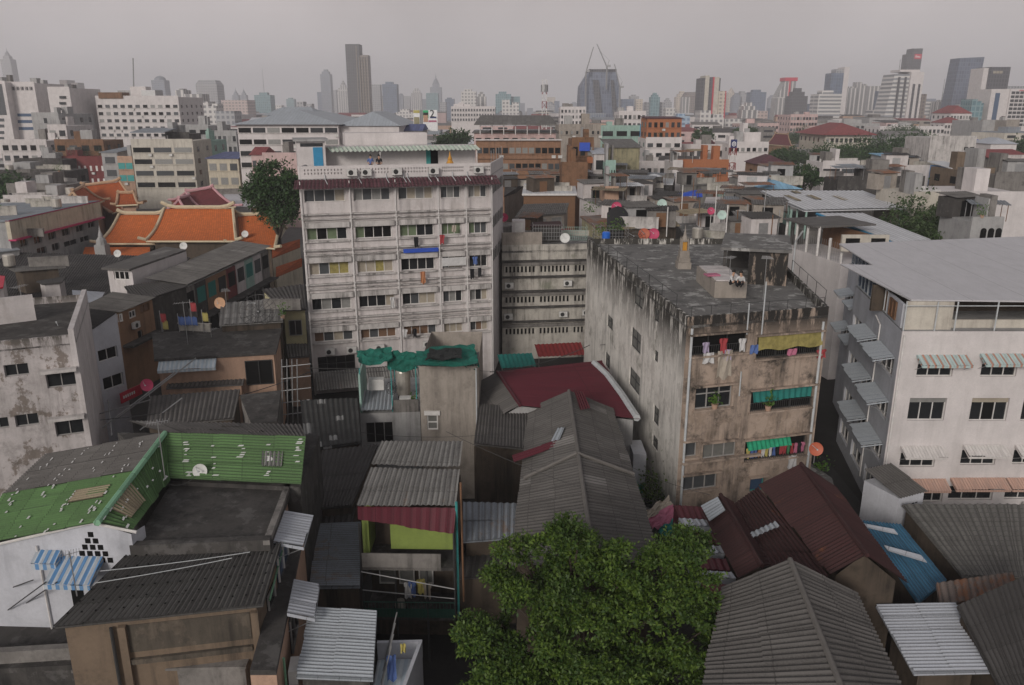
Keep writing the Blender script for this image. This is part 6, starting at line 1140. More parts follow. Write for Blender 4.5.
m = MB(); fo1.wall(m, 0, 7.7, h1, .2); m.build('front_wall', M['orange_plaster'], oh_); m = MB(); fo2.wall(m, 0, 7.7, h2, .2); m.build('side_wall', M['orange_plaster'], oh_)
for f_, hh in ((fo1, h1), (fo2, h2[:1])):
    for h in hh: window(f_, h, oh_, 2, -.1, M['white_frame'], M['glass'], .12)
window(fo2, h2[1], oh_, 2, -.15, M['wood_brown'], M['glass_brown'], .06); window(fo2, h2[2], oh_, 1, -.15, M['frame'], M['void'], .06); ac_unit(oh_, fo2, fo2.px(133, 326)[0], fo2.px(133, 328)[1], .02); m = MB(); fo2.box(m, 0, fo2.L, 4.6, 4.8, .003, 1.0); m.build('balcony', M['concrete_dark'], oh_)
hut('dark_cabin', 'dark rooftop cabin with an oversailing flat grey roof on the long dark slope', 'shed', ((6, 267, 9.3), (62, 263, 9.3), (66, 267, 9.2), (14, 271, 9.2)), 'old_wood', 'fibro', 6.5, .8, False)
hut('white_cabin', 'white cabin with a dark slab roof on the long dark slope', 'shed', ((36, 281, 8.8), (66, 276, 8.8), (62, 282, 8.6), (42, 284, 8.6)), 'white_plaster', 'fibro_dark', 5.5, .3, False)
hut('red_edge_house', 'white wall with a red roof edge at the left image edge', 'house', ((-14, 274, 9.5), (5, 276, 9.5), (3, 287, 9.3), (-14, 290, 9.3)), 'white_plaster', 'sign_red', 0, .1, False)
hut('awning_yard', 'striped grey and orange cloth roof sagging behind the peeling house', 'canopy', ((72, 290, 8.0), (105, 292, 7.2), (100, 300, 7.0), (74, 306, 7.2)), 'old_wood', 'white_sheet', 0, .2, False, thick=.08)
for k, (x, y, mt) in enumerate(((238, 258, 0), (265, 262, 0))): pass
# yellow and cream houses between street and white block
hut('yellow_house', 'pale yellow house with a dark window left of the foot of the white block', 'house', ((262, 289, 8.6), (304, 284, 8.6), (306, 309, 8.0), (283, 310, 8.0)), 'pale_yellow', 'fibro_dark', 0, .3, pitch=.3, win=(1, 5.6, 7.0, 'glass'))
hut('dim_house', 'low house with a dark grey roof below the yellow house', 'house', ((284, 333, 5.0), (308, 330, 5.0), (309, 356, 4.6), (288, 357, 4.6)), 'salmon', 'fibro', 0, .15, pitch=.3)
# striped-awning house and scaffolding group
hut('ribbed_roof_house', 'house with a coarse ribbed grey roof carrying a black mesh dish', 'house', ((221, 303, 8.8), (283, 298, 8.8), (283, 321, 8.2), (219, 325, 8.2)), 'old_wood', 'fibro_pale', 0, .3, pitch=.55)
dish(258, 311, 0, 3.2, 'dark_steel', 'large black mesh dish standing on the coarse ribbed roof', Y=61, face=(.15, -1, .9), mast=.9, mesh=True)
sb, fsb, _, cs = hut('striped_awning_house', 'house with a blackened flat roof, peach wall and a pale striped awning', 'house', ((152, 333, 7.6), (283, 323, 7.6), (276, 352, 7.3), (154, 359, 7.3)), 'salmon', 'concrete_dark', 0, .25, False, thick=.2)
u1 = fsb.L; awning(sb, fsb, .1, u1 * .5, 7.1, .5, .9, 'stripe_pale', .2, 'pale blue and white striped awning'); window(fsb, (u1 * .74, u1 * .98, 4.8, 6.7), sb, 2, .05, M['dark_steel'], M['void'])
hut('annex_roof', 'lower grey annex roof in front of the striped-awning house', 'shed', ((176, 368, 5.6), (247, 364, 5.6), (243, 384, 5.2), (166, 388, 5.2)), 'salmon', 'fibro', 0, .2, pitch=.3)
hut('courtyard_roof', 'broad stained grey roof sheets in front of the annex roof', 'shed', ((150, 396, 5.6), (240, 389, 5.6), (234, 418, 5.3), (146, 426, 5.3)), 'old_wood', 'fibro_mid', 0, .2, pitch=.3)
hut('water_house', 'small grey block house with a square opening and slanted parapets behind the green roof', 'house', ((240, 395, 6.2), (281, 390, 6.2), (277, 421, 6.0), (252, 424, 6.0)), 'concrete_grey', 'concrete_dark', 0, .1, False, thick=.2, win=(1, 4.8, 5.7, 'void'))
sc = E('scaffold', 'leaning scaffold of rusty pipes in the gap by the white block', 'scaffold', P(292, 400, 3)); 
for k in range(4): p = P(283 + k * 5, 425, 4.2); m = MB(); m.path([p, p + V((.2, .3, 4.6))], .04, 5); m.build('upright', M['steel'], sc)
for k in range(5): p = P(281, 415 - k * 12, 4.6 + k * .7); m = MB(); m.path([p, p + V((2.0, .4, .1))], .035, 5); m.build('cross_pipe', M['steel'], sc)
for k, (a, b) in enumerate((((102, 428, 4.5), (175, 372, 7.2)), ((118, 418, 4.5), (196, 358, 7.6)), ((95, 415, 4.6), (150, 400, 5.6)), ((140, 430, 4.8), (182, 398, 6.0)), ((108, 400, 4.5), (112, 436, 4.2)))):
    pole_thing('roof_pole', ('long leaning', 'second long leaning', 'short level', 'short leaning', 'upright')[k] + ' grey pole among the junk frames right of the peeling house', 'pole', [P(*a), P(*b)], .05, 'steel')
rs = E('shop_sign', 'small dark red shop sign with pale lettering below the ribbon-window house', 'sign', P(130, 395, 4.0)); f7 = F(P(121, 400, 4.2), P(142, 390, 4.2)); m = MB(); f7.box(m, 0, f7.L, 3.9, 4.7, -.05, 0); m.build('board', M['sign_red'], rs); m = MB()
for k in range(6): f7.box(m, .25 + k * .22, .38 + k * .22, 4.2, 4.42, .002, .02)
m.build('lettering', M['letter_white'], rs)
dish(147, 385, 0, .95, 'dish_pink', 'bright magenta dish above the red shop sign', Y=50, face=(.1, -1, .25))
dish(200, 471, 0, .72, 'dish_white', 'white dish on the lower edge of the green roof', Y=32.2, face=(.1, -1, .35), mast=.7)
dish(220, 303, 0, 1.1, 'dish_tan', 'tan dish on a pole above the street of shophouses', Y=66, face=(-.1, -1, .2), mast=1.4)
dish(58, 330, 0, 1.5, 'dish_white', 'big white dish lying face-up on the roof of the peeling house', Y=49, face=(.1, -.25, 1), mast=.8)
dish(117.5, 253.5, 0, 1.0, 'dish_white', 'white dish on the edge of the long dark roof by the temple', Y=93, face=(0, -1, .3)); dish(183.5, 246, 0, 1.0, 'dish_white', 'white dish at the far end of the plain white side wall', Y=90, face=(0, -1, .3)); dish(245, 234, 0, 1.1, 'dish_white', 'white dish on the orange roof of the right temple wing', Y=111, face=(0, -1, .3))
for k, (x, y, mt, lab) in enumerate(((160, 313, 'cloth_red', 'red, white and blue flag on a pole beside the shophouse street'), (162, 320, 'cloth_yellow', 'yellow flag below the striped one by the shophouse street'), (190, 302, 'cloth_red', 'red flag on the second pole of the shophouse street'), (202, 312, 'cloth_yellow', 'small yellow flag near the tan dish'), (178, 316, 'cloth_blue', 'pale blue cloth banner draped between the street flags'))):
    p = Q(x, y, 62); f8 = F(p, p + V((1, 0, 0))); w = .45 if k < 4 else 1.5; r = E('flag', lab, 'flag', p - V((0, 0, 1.2))); m = MB()
    for i in range(6): a0, a1 = w * i / 6, w * (i + 1) / 6; g = lambda u: .08 * math.sin(u * 6); m.quad(f8.pt(a0, p.z - .7, g(a0)), f8.pt(a1, p.z - .8, g(a1)), f8.pt(a1, p.z - .15, g(a1)), f8.pt(a0, p.z, g(a0))); m.quad(f8.pt(a0, p.z, g(a0) - .02), f8.pt(a1, p.z - .15, g(a1) - .02), f8.pt(a1, p.z - .8, g(a1) - .02), f8.pt(a0, p.z - .7, g(a0) - .02))
    m.build('cloth', M[mt], r); m = MB(); m.tube(p + V((-.03, 0, .2)), p + V((-.03, 0, -2.6)), .03, 5); m.build('pole', M['steel'], r)
# round tree by the white block, and the other trees
def crown(label, px, pyt, D, w, h, n=150, mat='leaf_dark', seed=1, per=20, leaf=.6, gp=None):
    top = Q(px, pyt, D); z = top.z; rx = w / 2; g = random.Random(seed); bl = [(0, 0, z - h * .5, rx * .8, rx * .8, h * .5)]
    for k in range(6): a = k * 1.05; bl.append((math.cos(a) * rx * .55, math.sin(a) * rx * .55, z - h * g.uniform(.35, .75), rx * g.uniform(.35, .5), rx * .45, h * g.uniform(.2, .32)))
    BUILT.append((top.x, D, rx)); return tree(label, (top.x, D, 0), z * .9, bl, n, per, leaf, mat, seed, spread=rx * .17, trunk_r=.35, group=gp, fill=.2)
crown('dense round dark tree left of the white block', 273, 162, 112, 8.2, 10, 700, seed=4, leaf=.5, per=26)
crown('loose airy tree with bare twigs behind the white building roof', 926, 190, 92, 9, 8.5, 190, 'leaf_pale', 6, 22, .42); crown('second airy tree crown right of the loose one behind the white building', 945, 213, 86, 7, 5, 120, 'leaf_pale', 7, 22, .42)
crown('dark tree in front of the small white flats right of centre', 806, 166, 165, 8.5, 6, 150, seed=8); crown('dark tree beside the red pyramid roof', 704, 126, 330, 9, 9, 130, seed=9, leaf=.8)
for k, (x, y, D, w, h, lab) in enumerate(((838, 144, 245, 13, 8, 'leftmost dark tree of the grove behind the stained slab'), (862, 139, 255, 14, 9, 'second dark tree of the grove behind the stained slab'), (885, 137, 250, 15, 10, 'tallest dark tree in the middle of the grove'), (908, 134, 262, 15, 10, 'dark tree fourth from the left in the grove'), (928, 137, 270, 13, 9, 'rightmost dark tree of the grove beside the stained slab'), (790, 148, 260, 10, 6, 'dark tree below the temple gable at right'), (803, 128, 420, 12, 9, 'dark tree beside the pink hotel'), (1021, 138, 260, 12, 8, 'dark tree cut by the right image edge'), (452, 130, 240, 9, 6, 'dark tree between the billboard and the brown building'), (905, 126, 420, 16, 7, 'far dark tree below the white stepped tower'), (8, 175, 165, 8, 6, 'dark tree at the left image edge'), (745, 127, 350, 8, 5, 'small far tree behind the white block with the navy sign'))):
    crown(lab, x, y - 1, D, w * 1.3, h * 1.3, 260, seed=20 + k, leaf=.75, gp='trees among the roofs')
# ================================================================ middle distance: right of the white block
# cluttered roofs above the old block and behind the concrete building
hut('dark_awning_cafe', 'roof terrace eatery under a pale steel roof with a red edge beam', 'terrace', ((524, 183.5, 12.2), (575, 183, 12.2), (577, 193.5, 11.6), (522, 193.5, 11.6)), 'wood_brown', 'silver', 0, .4, False, thick=.2, fascia='white_trim')
rb2 = E('red_beam', 'red painted beam along the front of the roof terrace eatery', 'beam', Q(550, 204, 97)); f_ = F(Q(522, 203, 97), Q(572, 202, 97)); m = MB(); f_.box(m, 0, f_.L, 10.4, 10.75, -.2, 0); m.build('beam', M['red_paint'], rb2)
hut('grey_terrace_roof', 'low patched grey roof in front of the red-beamed eatery', 'house', ((524, 204, 11.9), (569, 203, 11.9), (566, 213, 11.4), (515, 217, 11.4)), 'beige_block', 'fibro', 0, .3, pitch=.3, win=(3, 9.6, 10.9, 'glass_light'))
hut('wide_grey_roof', 'wide grey flat sheet roof over a peach wall', 'house', ((558, 177.5, 12.0), (609, 177, 12.0), (617, 184.5, 11.7), (556, 184, 11.7)), 'salmon', 'silver_grey', 0, .4, False, thick=.2)
hut('slope_roof_hall', 'dark sloping hall roof right behind the white block', 'house', ((505, 180, 11.5), (532, 178, 11.5), (516, 192, 9.8), (504, 196, 9.8)), 'beige_block', 'fibro_dark', 0, .3, False, thick=.2)
hut('red_gazebo', 'open gazebo of red posts under a thin pale roof', 'gazebo', ((521, 167.5, 12.5), (547, 167, 12.5), (549, 171, 12.4), (519, 171, 12.4)), 'maroon_wall', 'silver', 0, .5, False, thick=.15)
hut('white_top_house', 'grey-white flat-topped roof house with a slanted white brace', 'house', ((578, 196, 12.6), (640, 195, 12.6), (651, 203, 12.4), (605, 206, 12.4)), 'white_plaster', 'concrete_roof', 0, .3, False, thick=.3, win=(4, 10.5, 11.6, 'void'))
hut('striped_terrace_roof', 'grey and tan striped sheet roof over a rooftop terrace with posts', 'terrace', ((618, 219, 13.4), (672, 217, 13.4), (680, 225, 13.1), (622, 228, 13.1)), 'old_wood', 'tan_sheet', 11, .4, False, thick=.14)
hut('rusty_flat_roof', 'mossy brown flat roof strip with plants on it', 'shed', ((580, 216, 13.0), (618, 214, 13.0), (624, 224, 12.8), (595, 226, 12.8)), 'moss_yellow', 'rust_sheet', 0, .3, False, thick=.2)
hut('cage_terrace', 'rusty wire-caged roof terrace on the old block', 'terrace', ((534, 222, 13.2), (560, 221, 13.2), (563, 225, 13.1), (530, 226, 13.1)), 'concrete_dark', 'brown_sheet', 11.35, .2, False, thick=.12)
for k, (x0, x1, yb_, yt, D, lab) in enumerate(((533, 562, 240, 225, 80, 'left wire cage of thin pale bars on the old block roof'), (564, 587, 240, 227, 81, 'right wire cage with a mint frame on the old block roof'), (594, 628, 240, 226, 79, 'plant-filled cage beside the concrete building roof'))):
    f_ = F(Q(x0, yb_, D), Q(x1, yb_, D)); r = E('wire_cage', lab, 'cage', f_.pt(f_.L / 2, 11.4)); z0, z1 = Q(x0, yb_, D).z, Q(x0, yt, D).z; m = MB()
    for q in range(12): u = f_.L * q / 11; m.tube(f_.pt(u, z0), f_.pt(u, z1), .02, 4)
    for q in range(5): z = z0 + (z1 - z0) * q / 4; m.tube(f_.pt(0, z), f_.pt(f_.L, z), .02, 4); m.tube(f_.pt(0, z), f_.pt(0, z, -2), .02, 4); m.tube(f_.pt(f_.L, z), f_.pt(f_.L, z, -2), .02, 4)
    m.build('bars', M['mint' if k == 1 else 'steel'], r)
for k, (x, y, D, lab) in enumerate(((603, 226, 77, 'leafy green plants in the cage beside the concrete building roof'), (618, 222, 78, 'bright green creeper on the roof beside the concrete building'), (590, 205, 90, 'green weeds on the mossy brown flat roof'), (522, 238, 80, 'small potted palm on the old block roof'))): shrub(Q(x, y, D) - V((0, 0, .8)), .8, 1.3, 110, lab, 'roof_plant', 'plant', False)
wc = E('white_cabin', 'pale green-white box cabin standing on the old block roof', 'cabin', Q(518, 236, 81)); f_ = F(Q(512, 236, 81), Q(525, 236, 81)); z1 = Q(518, 221, 81).z; m = MB(); f_.box(m, 0, f_.L, 11.31, z1, -1.6, 0); m.build('wall', M['white_clean'], wc); m = MB(); f_.box(m, .3, f_.L - .2, 11.5, z1 - .2, .003, .04); m.build('door', M['white_trim'], wc)
hut('roof_hut', 'grey hut with a dark opening on the left end of the old block roof', 'hut', ((500, 223, 13.0), (513, 222, 13.0), (513, 226, 12.8), (499, 227, 12.8)), 'concrete_grey', 'concrete_grey', 11.3, .2, False, thick=.15)
for x, y, D, mt, lab, dia in ((504, 217.5, 82, 'dish_pink', 'magenta dish on the left end of the old block roof', 1.0), (565, 238, 77.5, 'dish_white', 'white dish hung on the wire cages of the old block', 1.1), (616.5, 207, 83, 'dish_pink', 'magenta dish before the black tarpaulin', 1.2), (644, 234, 73, 'dish_orange', 'tilted orange-red dish under the striped terrace roof', 1.2), (653.5, 234, 73, 'dish_pink', 'magenta dish next to the orange-red one under the striped terrace roof', 1.2), (662, 204, 88, 'dish_mint', 'pale mint dish on the white flat-topped roof house', 1.2), (722, 215, 84, 'dish_mint', 'pale mint dish on the roofs left of the big silver roof', 1.1), (711, 211, 86, 'dish_pink', 'small magenta dish left of the pale mint one', .9), (816, 449, 40, 'dish_orange', 'orange-red dish at the corner pipe of the concrete building', .85)):
    dish(0 + x, y, 0, dia, mt, lab, Y=D, face=(-.15, -1, .3))
dish(635, 239, 0, 2.2, 'dark_steel', 'wide black mesh dish leaning under the striped terrace roof', Y=72, face=(-.3, -1, .5), mesh=True, mast=.9); dish(916, 162, 0, 3.4, 'fibro', 'big dark dish facing up on a roof left of the stained slab', Y=150, face=(0, -.2, 1), mast=2)
m = MB(); tp = [(607, 213), (612, 208), (618, 206), (624, 208), (628, 213)]
pts = [Q(x, y, 82.4) for x, y in tp]; bs = [V((p.x, p.y - .5, 11.2)) for p in pts]; bk_ = [p + V((0, 1.2, -.3)) for p in pts]
for i in range(4): m.quad(bs[i], bs[i + 1], pts[i + 1], pts[i]); m.quad(pts[i], pts[i + 1], bk_[i + 1], bk_[i])
tag(m.build('tarpaulin', M['tarp_black']), 'black tarpaulin tent behind the magenta dish', 'tarpaulin')
net('royal blue tarpaulin draped over roofs behind the concrete building', ((664, 196, 11.5), (701, 189, 12.2), (703, 197, 11.3), (668, 200, 11.0)), 'tarp_blue', 'blue_tarpaulin', .1, 31)
for pts, r, w, lab, ov in (
    (((640, 206, 11.6), (715, 205, 11.6), (712, 214, 11.4), (650, 215, 11.4)), 'fibro', 'concrete_grey', 'long low grey roof in front of the blue tarpaulin', False),
    (((706, 197, 11.8), (757, 196, 11.8), (757, 203, 11.6), (704, 204, 11.6)), 'white_plaster', 'white_plaster', 'whitewashed parapet roof right of the blue tarpaulin', False),
    (((696, 206, 11.8), (757, 205, 11.8), (765, 213, 11.6), (700, 215, 11.6)), 'fibro_mid', 'concrete_grey', 'dark grey flat roof left of the big silver roof', False),
    (((741, 212, 12.4), (770, 211, 12.4), (781, 219, 12.2), (752, 222, 12.2)), 'fibro', 'concrete_dark', 'small grey roof on stilts beside the big silver roof', False),
    (((674, 219, 11.2), (740, 216, 11.2), (752, 233, 11.0), (690, 241, 11.0)), 'concrete_roof', 'concrete_dark', 'stained concrete terrace deck right behind the memorial stupa', False),
    (((632, 182, 11.8), (663, 181, 11.8), (664, 190, 11.4), (630, 192, 11.4)), 'fibro_dark', 'concrete_dark', 'dark slate roof left of the blue tarpaulin', False),
    (((660, 174, 12.5), (676, 173, 12.5), (673, 184, 11.5), (662, 184, 11.5)), 'silver', 'concrete_dark', 'pale triangular roof above the blue tarpaulin', False),
    (((680, 178, 12.0), (712, 177, 12.0), (715, 184, 11.8), (680, 185, 11.8)), 'fibro', 'concrete_grey', 'grey roof on pale columns right of the triangular roof', False),
    (((612, 172, 12.5), (634, 171, 12.5), (634, 178, 12.0), (612, 178, 12.0)), 'fibro_mid', 'beige_block', 'small grey roof above the tan windowed house', False),
    (((716, 182, 11.6), (758, 180, 11.6), (760, 190, 11.4), (718, 192, 11.4)), 'sky_sheet', 'mint', 'pale turquoise roof strip left of the big silver roof', False),
    (((725, 228, 12.0), (757, 225, 12.0), (762, 236, 11.8), (738, 240, 11.8)), 'concrete_roof', 'concrete_dark', 'blackened roof slab beside the stair house of the concrete building', False)):
    hut('low_house', lab, 'house', pts, w, r, 0, .3, False, thick=.2)
block('tan_window_house', 'small tan house with a white-barred window in the middle of the grey roofs', 'house', 605, 619, 190, 108, 8, 'salmon', 1, 1, 'white_trim', 199)
# columns and props standing about on those roofs
for k, (x, y0, y1, D) in enumerate(((683, 185, 199, 96), (694, 178, 187, 112), (654, 201, 216, 86), (668, 207, 222, 82), (738, 210, 224, 86), (748, 204, 216, 90), (728, 205, 246, 70), (773, 215, 238, 80), (780, 210, 232, 84), (717, 186, 214, 92), (700, 200, 212, 90), (766, 190, 213, 92))):
    p, q = Q(x, y0, D), Q(x, y1, D); pole_thing('roof_post', 'bare %s post standing on the cluttered roofs, %s' % (('pale', 'rusty', 'grey')[k % 3], ('left of the blue tarpaulin', 'by the grey roof on columns', 'in front of the pale mint dish', 'right of the mint dish', 'left of the silver roof', 'behind the stilted roof', 'tallest, beside the stair house', 'right of the stilted roof', 'under the silver roof corner', 'above the dark grey roof', 'beside the blue tarpaulin', 'at the turquoise roof')[k]), 'post', [V((p.x, p.y, q.z - 1.5)), p], .055, ('white_trim', 'rust_brown', 'steel')[k % 3])
# big silver roofs
r1 = E('silver_roof_shed', 'big pale silver roof over an open mint-green framed top floor', 'building', (34, 105, 0)); A1, B1, C1, D1 = P(758.6, 190.5, 13.6), P(862, 190.5, 13.6), P(907, 207.5, 13.4), P(804, 210, 13.4)
m = MB(); m.corr(A1, B1, C1, D1, pitch=.6, amp=.04, row=30); m.slab([p - V((0, 0, .1)) for p in (D1, C1, B1, A1)], .12); m.build('roof', M['silver'], r1)
for u, v, w, h in ((.12, .3, .05, .3), (.33, .3, .06, .25), (.56, .35, .06, .25), (.28, .05, .06, .15)):
    f = lambda a, b: (A1.lerp(B1, a)).lerp(D1.lerp(C1, a), b) + V((0, 0, .05)); m = MB(); m.corr(f(u, v), f(u + w, v), f(u + w, v + h), f(u, v + h), pitch=.6, amp=.04, row=30); m.build('skylight_sheet', M['tan_sheet'], r1)
m = MB(); I = inset([D1, C1, B1, A1], 1.0); m.prism([(p.x, p.y) for p in I], 0, 10.8); m.build('wall', M['concrete_grey'], r1)
for k in range(7): p = A1.lerp(D1, k / 6) + V((.4, .2, 0)); m = MB(); m.tube(V((p.x, p.y, 10)), V((p.x, p.y, 13.3)), .12, 6); m.build('post', M['mint'], r1)
for x, y in ((791, 215), (902, 209)): p = Q(x, y, 95); m = MB(); m.tube(V((p.x, p.y, 5)), V((p.x, p.y, 13.3)), .14, 6); m.build('post', M['mint'], r1)
fm_ = F(A1 + V((.35, 0, 0)), D1 + V((.35, .5, 0))); m = MB(); fm_.box(m, .3, fm_.L * .7, 10.6, 12.0, -.1, 0); m.build('screen', M['mint'], r1)
r2 = E('silver_roof_house', 'second pale silver roof strip running towards the white building', 'building', (35, 80, 0)); A1, B1, C1, D1 = P(817, 213, 13.4), P(862, 213, 13.4), P(931, 240, 13.2), P(894, 242.5, 13.2)
m = MB(); m.corr(A1, B1, C1, D1, pitch=.5, amp=.03, row=30); m.slab([p - V((0, 0, .08)) for p in (D1, C1, B1, A1)], .35); m.build('roof', M['silver'], r2); m = MB(); m.tube(A1 + V((0, 0, -.1)), D1 + V((0, 0, -.1)), .16, 6); m.build('edge_trim', M['door_blue'], r2)
m = MB(); I = inset([D1, C1, B1, A1], .8); m.prism([(p.x, p.y) for p in I], 0, 11.6); m.build('wall', M['concrete_grey'], r2)
r3 = E('long_wall_house', 'long pale plaster wall with an open railed roof storey between the concrete and white buildings', 'building', (26, 76, 0)); f3 = F(V((28.4, 85, 0)), V((28.5, 67.5, 0))); f3 = F(P(783, 245, 11.2), P(841, 264, 11.2))
m = MB(); f3.box(m, 0, f3.L, 0, 11.2, -6, 0); m.build('wall', M['white_clean'], r3); m = MB(); m.slab([f3.pt(0, 14.0, .3), f3.pt(f3.L * .6, 14.0, .3), f3.pt(f3.L * .6, 14.1, -6), f3.pt(0, 14.1, -6)], .15); m.build('roof', M['fibro_mid'], r3)
for k in range(6): u = f3.L * (.02 + k * .19); m = MB(); m.tube(f3.pt(u, 11.2, -.15), f3.pt(u, 14 if k < 4 else 13.2, -.15), .13, 6); m.build('post', M['white_trim'], r3)
m = MB(); f3.box(m, .1, f3.L, 11.202, 13.4, -4.5, -4.3); m.build('inner_wall', M['rust_brown'], r3); m = MB()
for k in range(30): u = f3.L * k / 29; m.tube(f3.pt(u, 11.2, -.1), f3.pt(u, 13.0, -.1), .015, 4)
m.build('mesh_screen', M['steel'], r3); m = MB(); m.path([f3.pt(f3.L * .25, 3, .15), f3.pt(f3.L * .25, 12, .15), f3.pt(f3.L * .36, 13.2, .15)], .09, 6); m.build('drain_pipe', M['pipe_grey'], r3)
pl = E('lattice_parapet', 'pale parapet with dark lattice panels at the far corner of the white building', 'parapet', P(868, 240, 13)); f4 = F(P(842, 240.5, 13.4), P(889, 240.5, 13.4)); m = MB(); f4.box(m, 0, f4.L, 12.4, 13.9, -.3, 0); m.build('wall', M['cream_pale'], pl)
for u in (.08, .62): m = MB(); f4.box(m, f4.L * u, f4.L * (u + .3), 12.8, 13.6, .003, .03); m.build('lattice', M['void'], pl)
# right edge, mid distance
w_, f_, z_, _ = block('tarp_wall_house', 'white-walled house with a blue tarpaulin hanging on its side, behind the airy tree', B, 953, 1040, 196, 92, 12, 'white_clean', 0, 0)
u0, u1, z0, z1 = f_.rect(964, 197, 982, 217); m = MB(); f_.box(m, u0, u1, z0, z1, .01, .12); tag(m.build('tarpaulin', M['door_blue']), 'dark blue tarpaulin hanging on the white wall behind the airy tree', 'tarpaulin')
block('awning_window_house', 'pale house with a pinkish window awning half hidden by the airy tree', 'house', 914, 953, 196, 95, 10, 'cream_pale', 1, 1, 'glass', 212, ww=.3)
r_, f_, z_, _ = block('arched_house', 'house front with three arched openings under a flat roof at right', B, 972, 1004, 222, 78, 6, 'grey_paint', 0, 0)
for k in range(3):
    u0, u1, z0, z1 = f_.rect(980 + k * 7.6, 228, 986 + k * 7.6, 240); m = MB(); f_.box(m, u0, u1, z0 - 2, z1 - (u1 - u0) / 2, .003, .03); c = f_.pt((u0 + u1) / 2, z1 - (u1 - u0) / 2, .003); m.tube(c, c + f_.n * .03, (u1 - u0) / 2, 16); m.build('arch', M['void'], r_)
hut('moss_wall_house', 'dark roofed house with a mossy pale wall at the right edge', 'house', ((1003, 214, 11.5), (1050, 212, 11.5), (1055, 220, 11.2), (1006, 218, 11.2)), 'moss_yellow', 'fibro_dark', 0, .3, False, thick=.3)
r_, f_, z_, _ = block('stained_slab', 'tall pale stained slab building with a blank side and small windows at right', B, 931, 977, 138, 185, 12, 'white_ledge', 0, 0, clutter=0)
for x0, x1, y0, y1 in ((964, 968, 147, 150), (970, 974, 147, 150), (963, 968, 157, 160), (964, 968, 166, 169), (970, 974, 157, 160)): u0, u1, z0, z1 = f_.rect(x0, y0, x1, y1); m = MB(); f_.box(m, u0, u1, z0, z1, .003, .06); m.build('window', M['void'], r_)
block('tan_blockhouse', 'squat tan blockhouse with two slit windows at right', B, 963, 1000, 171, 128, 10, 'tan_plaster', 1, 2, 'void', 180, ww=.3, fl=2.2)
block('blue_house', 'bright blue painted house left of the tan blockhouse', 'house', 952, 965, 168, 133, 7, 'blue_wall', 2, 2, 'glass', 186, ww=.4, roof='shed', roofmat='silver', rh=.6)
block('white_mid_flats', 'small white flats with a blank wall left and ledged storeys right, below the grove', B, 823, 860, 163, 175, 10, 'white_clean', 3, 2, 'void', 182, fl=3.1, ww=.9, wh=.3, band='ledge')
hut('dark_hip_house', 'house with a dark hipped roof right of the small white flats', 'house', ((866, 166, 11.2), (884, 166, 11.2), (893, 175, 9.8), (858, 175, 9.8)), 'concrete_grey', 'tile_dark', 0, .4, False, thick=.2)
block('low_terrace_row', 'long row of dark lean-to terraces in front of the dark hipped roof', B, 838, 925, 179, 135, 6, 'concrete_dark', 1, 12, 'void', 188)
block('orange_strip_house', 'pale house with an orange strip wall under a thin blue roof right of the grove', 'house', 889, 915, 157, 160, 8, 'grey_paint', 1, 3, 'glass', 168, roof='shed', roofmat='sky_sheet', rh=.3)
block('rust_roof_shed', 'long shed with a rust-red roof at the right edge', 'shed', 996, 1040, 160, 165, 10, 'concrete_grey', 1, 4, 'void', 170, roof='shed', roofmat='red_tile', rh=1.6)
block('white_barrel_shed', 'white shed with a low curved roof at the right edge', 'shed', 991, 1017, 144, 215, 10, 'white_clean', 0, 0, roof='hip', roofmat='white_sheet', rh=1.5)
block('blue_roof_shed', 'shed with a royal blue roof behind the stained slab', 'shed', 976, 995, 142.5, 225, 12, 'grey_paint', 0, 0, roof='shed', roofmat='tarp_blue', rh=.6)
block('roof_junk_row', 'row of cluttered lean-tos at the far right under the tan blockhouse', B, 996, 1040, 175, 125, 8, 'concrete_grey', 2, 4, 'void', 188, clutter=2)
block('pale_terrace_house', 'pale terrace house left of the blue painted house', 'house', 893, 932, 168, 140, 9, 'white_plaster', 1, 4, 'void', 176, clutter=1)
# mid buildings behind the centre
block('tan_concrete_hall', 'tan windowless concrete hall right of the brown balcony building', B, 559, 601, 126, 215, 18, 'beige_block', 1, 8, 'void', 132, ww=.4, wh=.25)
block('teal_building', 'mint green long building with dark strip windows', B, 601, 643, 127, 255, 14, 'mint', 2, 3, 'glass', 140, ww=.75)
block('white_office', 'white office with evenly spaced small windows above the mint green building', B, 619, 646, 112, 345, 16, 'white_clean', 5, 6, 'glass', 127, fl=3.2)
bt_ = E('blue_banner', 'bright blue hanging banner at the right end of the mint green building', 'banner', Q(642.5, 136, 250)); f_ = F(Q(640, 130, 250), Q(645, 130, 250)); m = MB(); f_.box(m, 0, f_.L, Q(642, 137, 250).z, Q(642, 124, 250).z, -.15, 0); m.build('banner', M['door_blue'], bt_)
block('tarp_house', 'cluttered narrow house with rust walls, blue tarpaulin and orange panel beside the brown building', B, 572, 594, 140, 150, 10, 'rust_brown', 3, 3, 'void', 165, clutter=2)
f_ = F(Q(579.5, 143, 149.5), Q(590, 143, 149.5)); m = MB(); f_.box(m, 0, f_.L, Q(585, 151, 149.5).z, Q(585, 142.5, 149.5).z, 0, .15); tag(m.build('tarpaulin', M['tarp_blue']), 'royal blue tarpaulin on the narrow rust-walled house', 'tarpaulin')
f_ = F(Q(587, 160, 148), Q(594, 160, 148)); m = MB(); f_.box(m, 0, f_.L, Q(590, 163, 148).z, Q(590, 157, 148).z, 0, .3); tag(m.build('hanging_sheet', M['orange_panel']), 'orange panel hung right of the narrow rust-walled house', 'panel')
block('scorched_house', 'brown house front with two black scorch-like round openings', 'house', 562, 588, 165, 138, 8, 'rust_brown', 1, 2, 'void', 172, ww=.35)
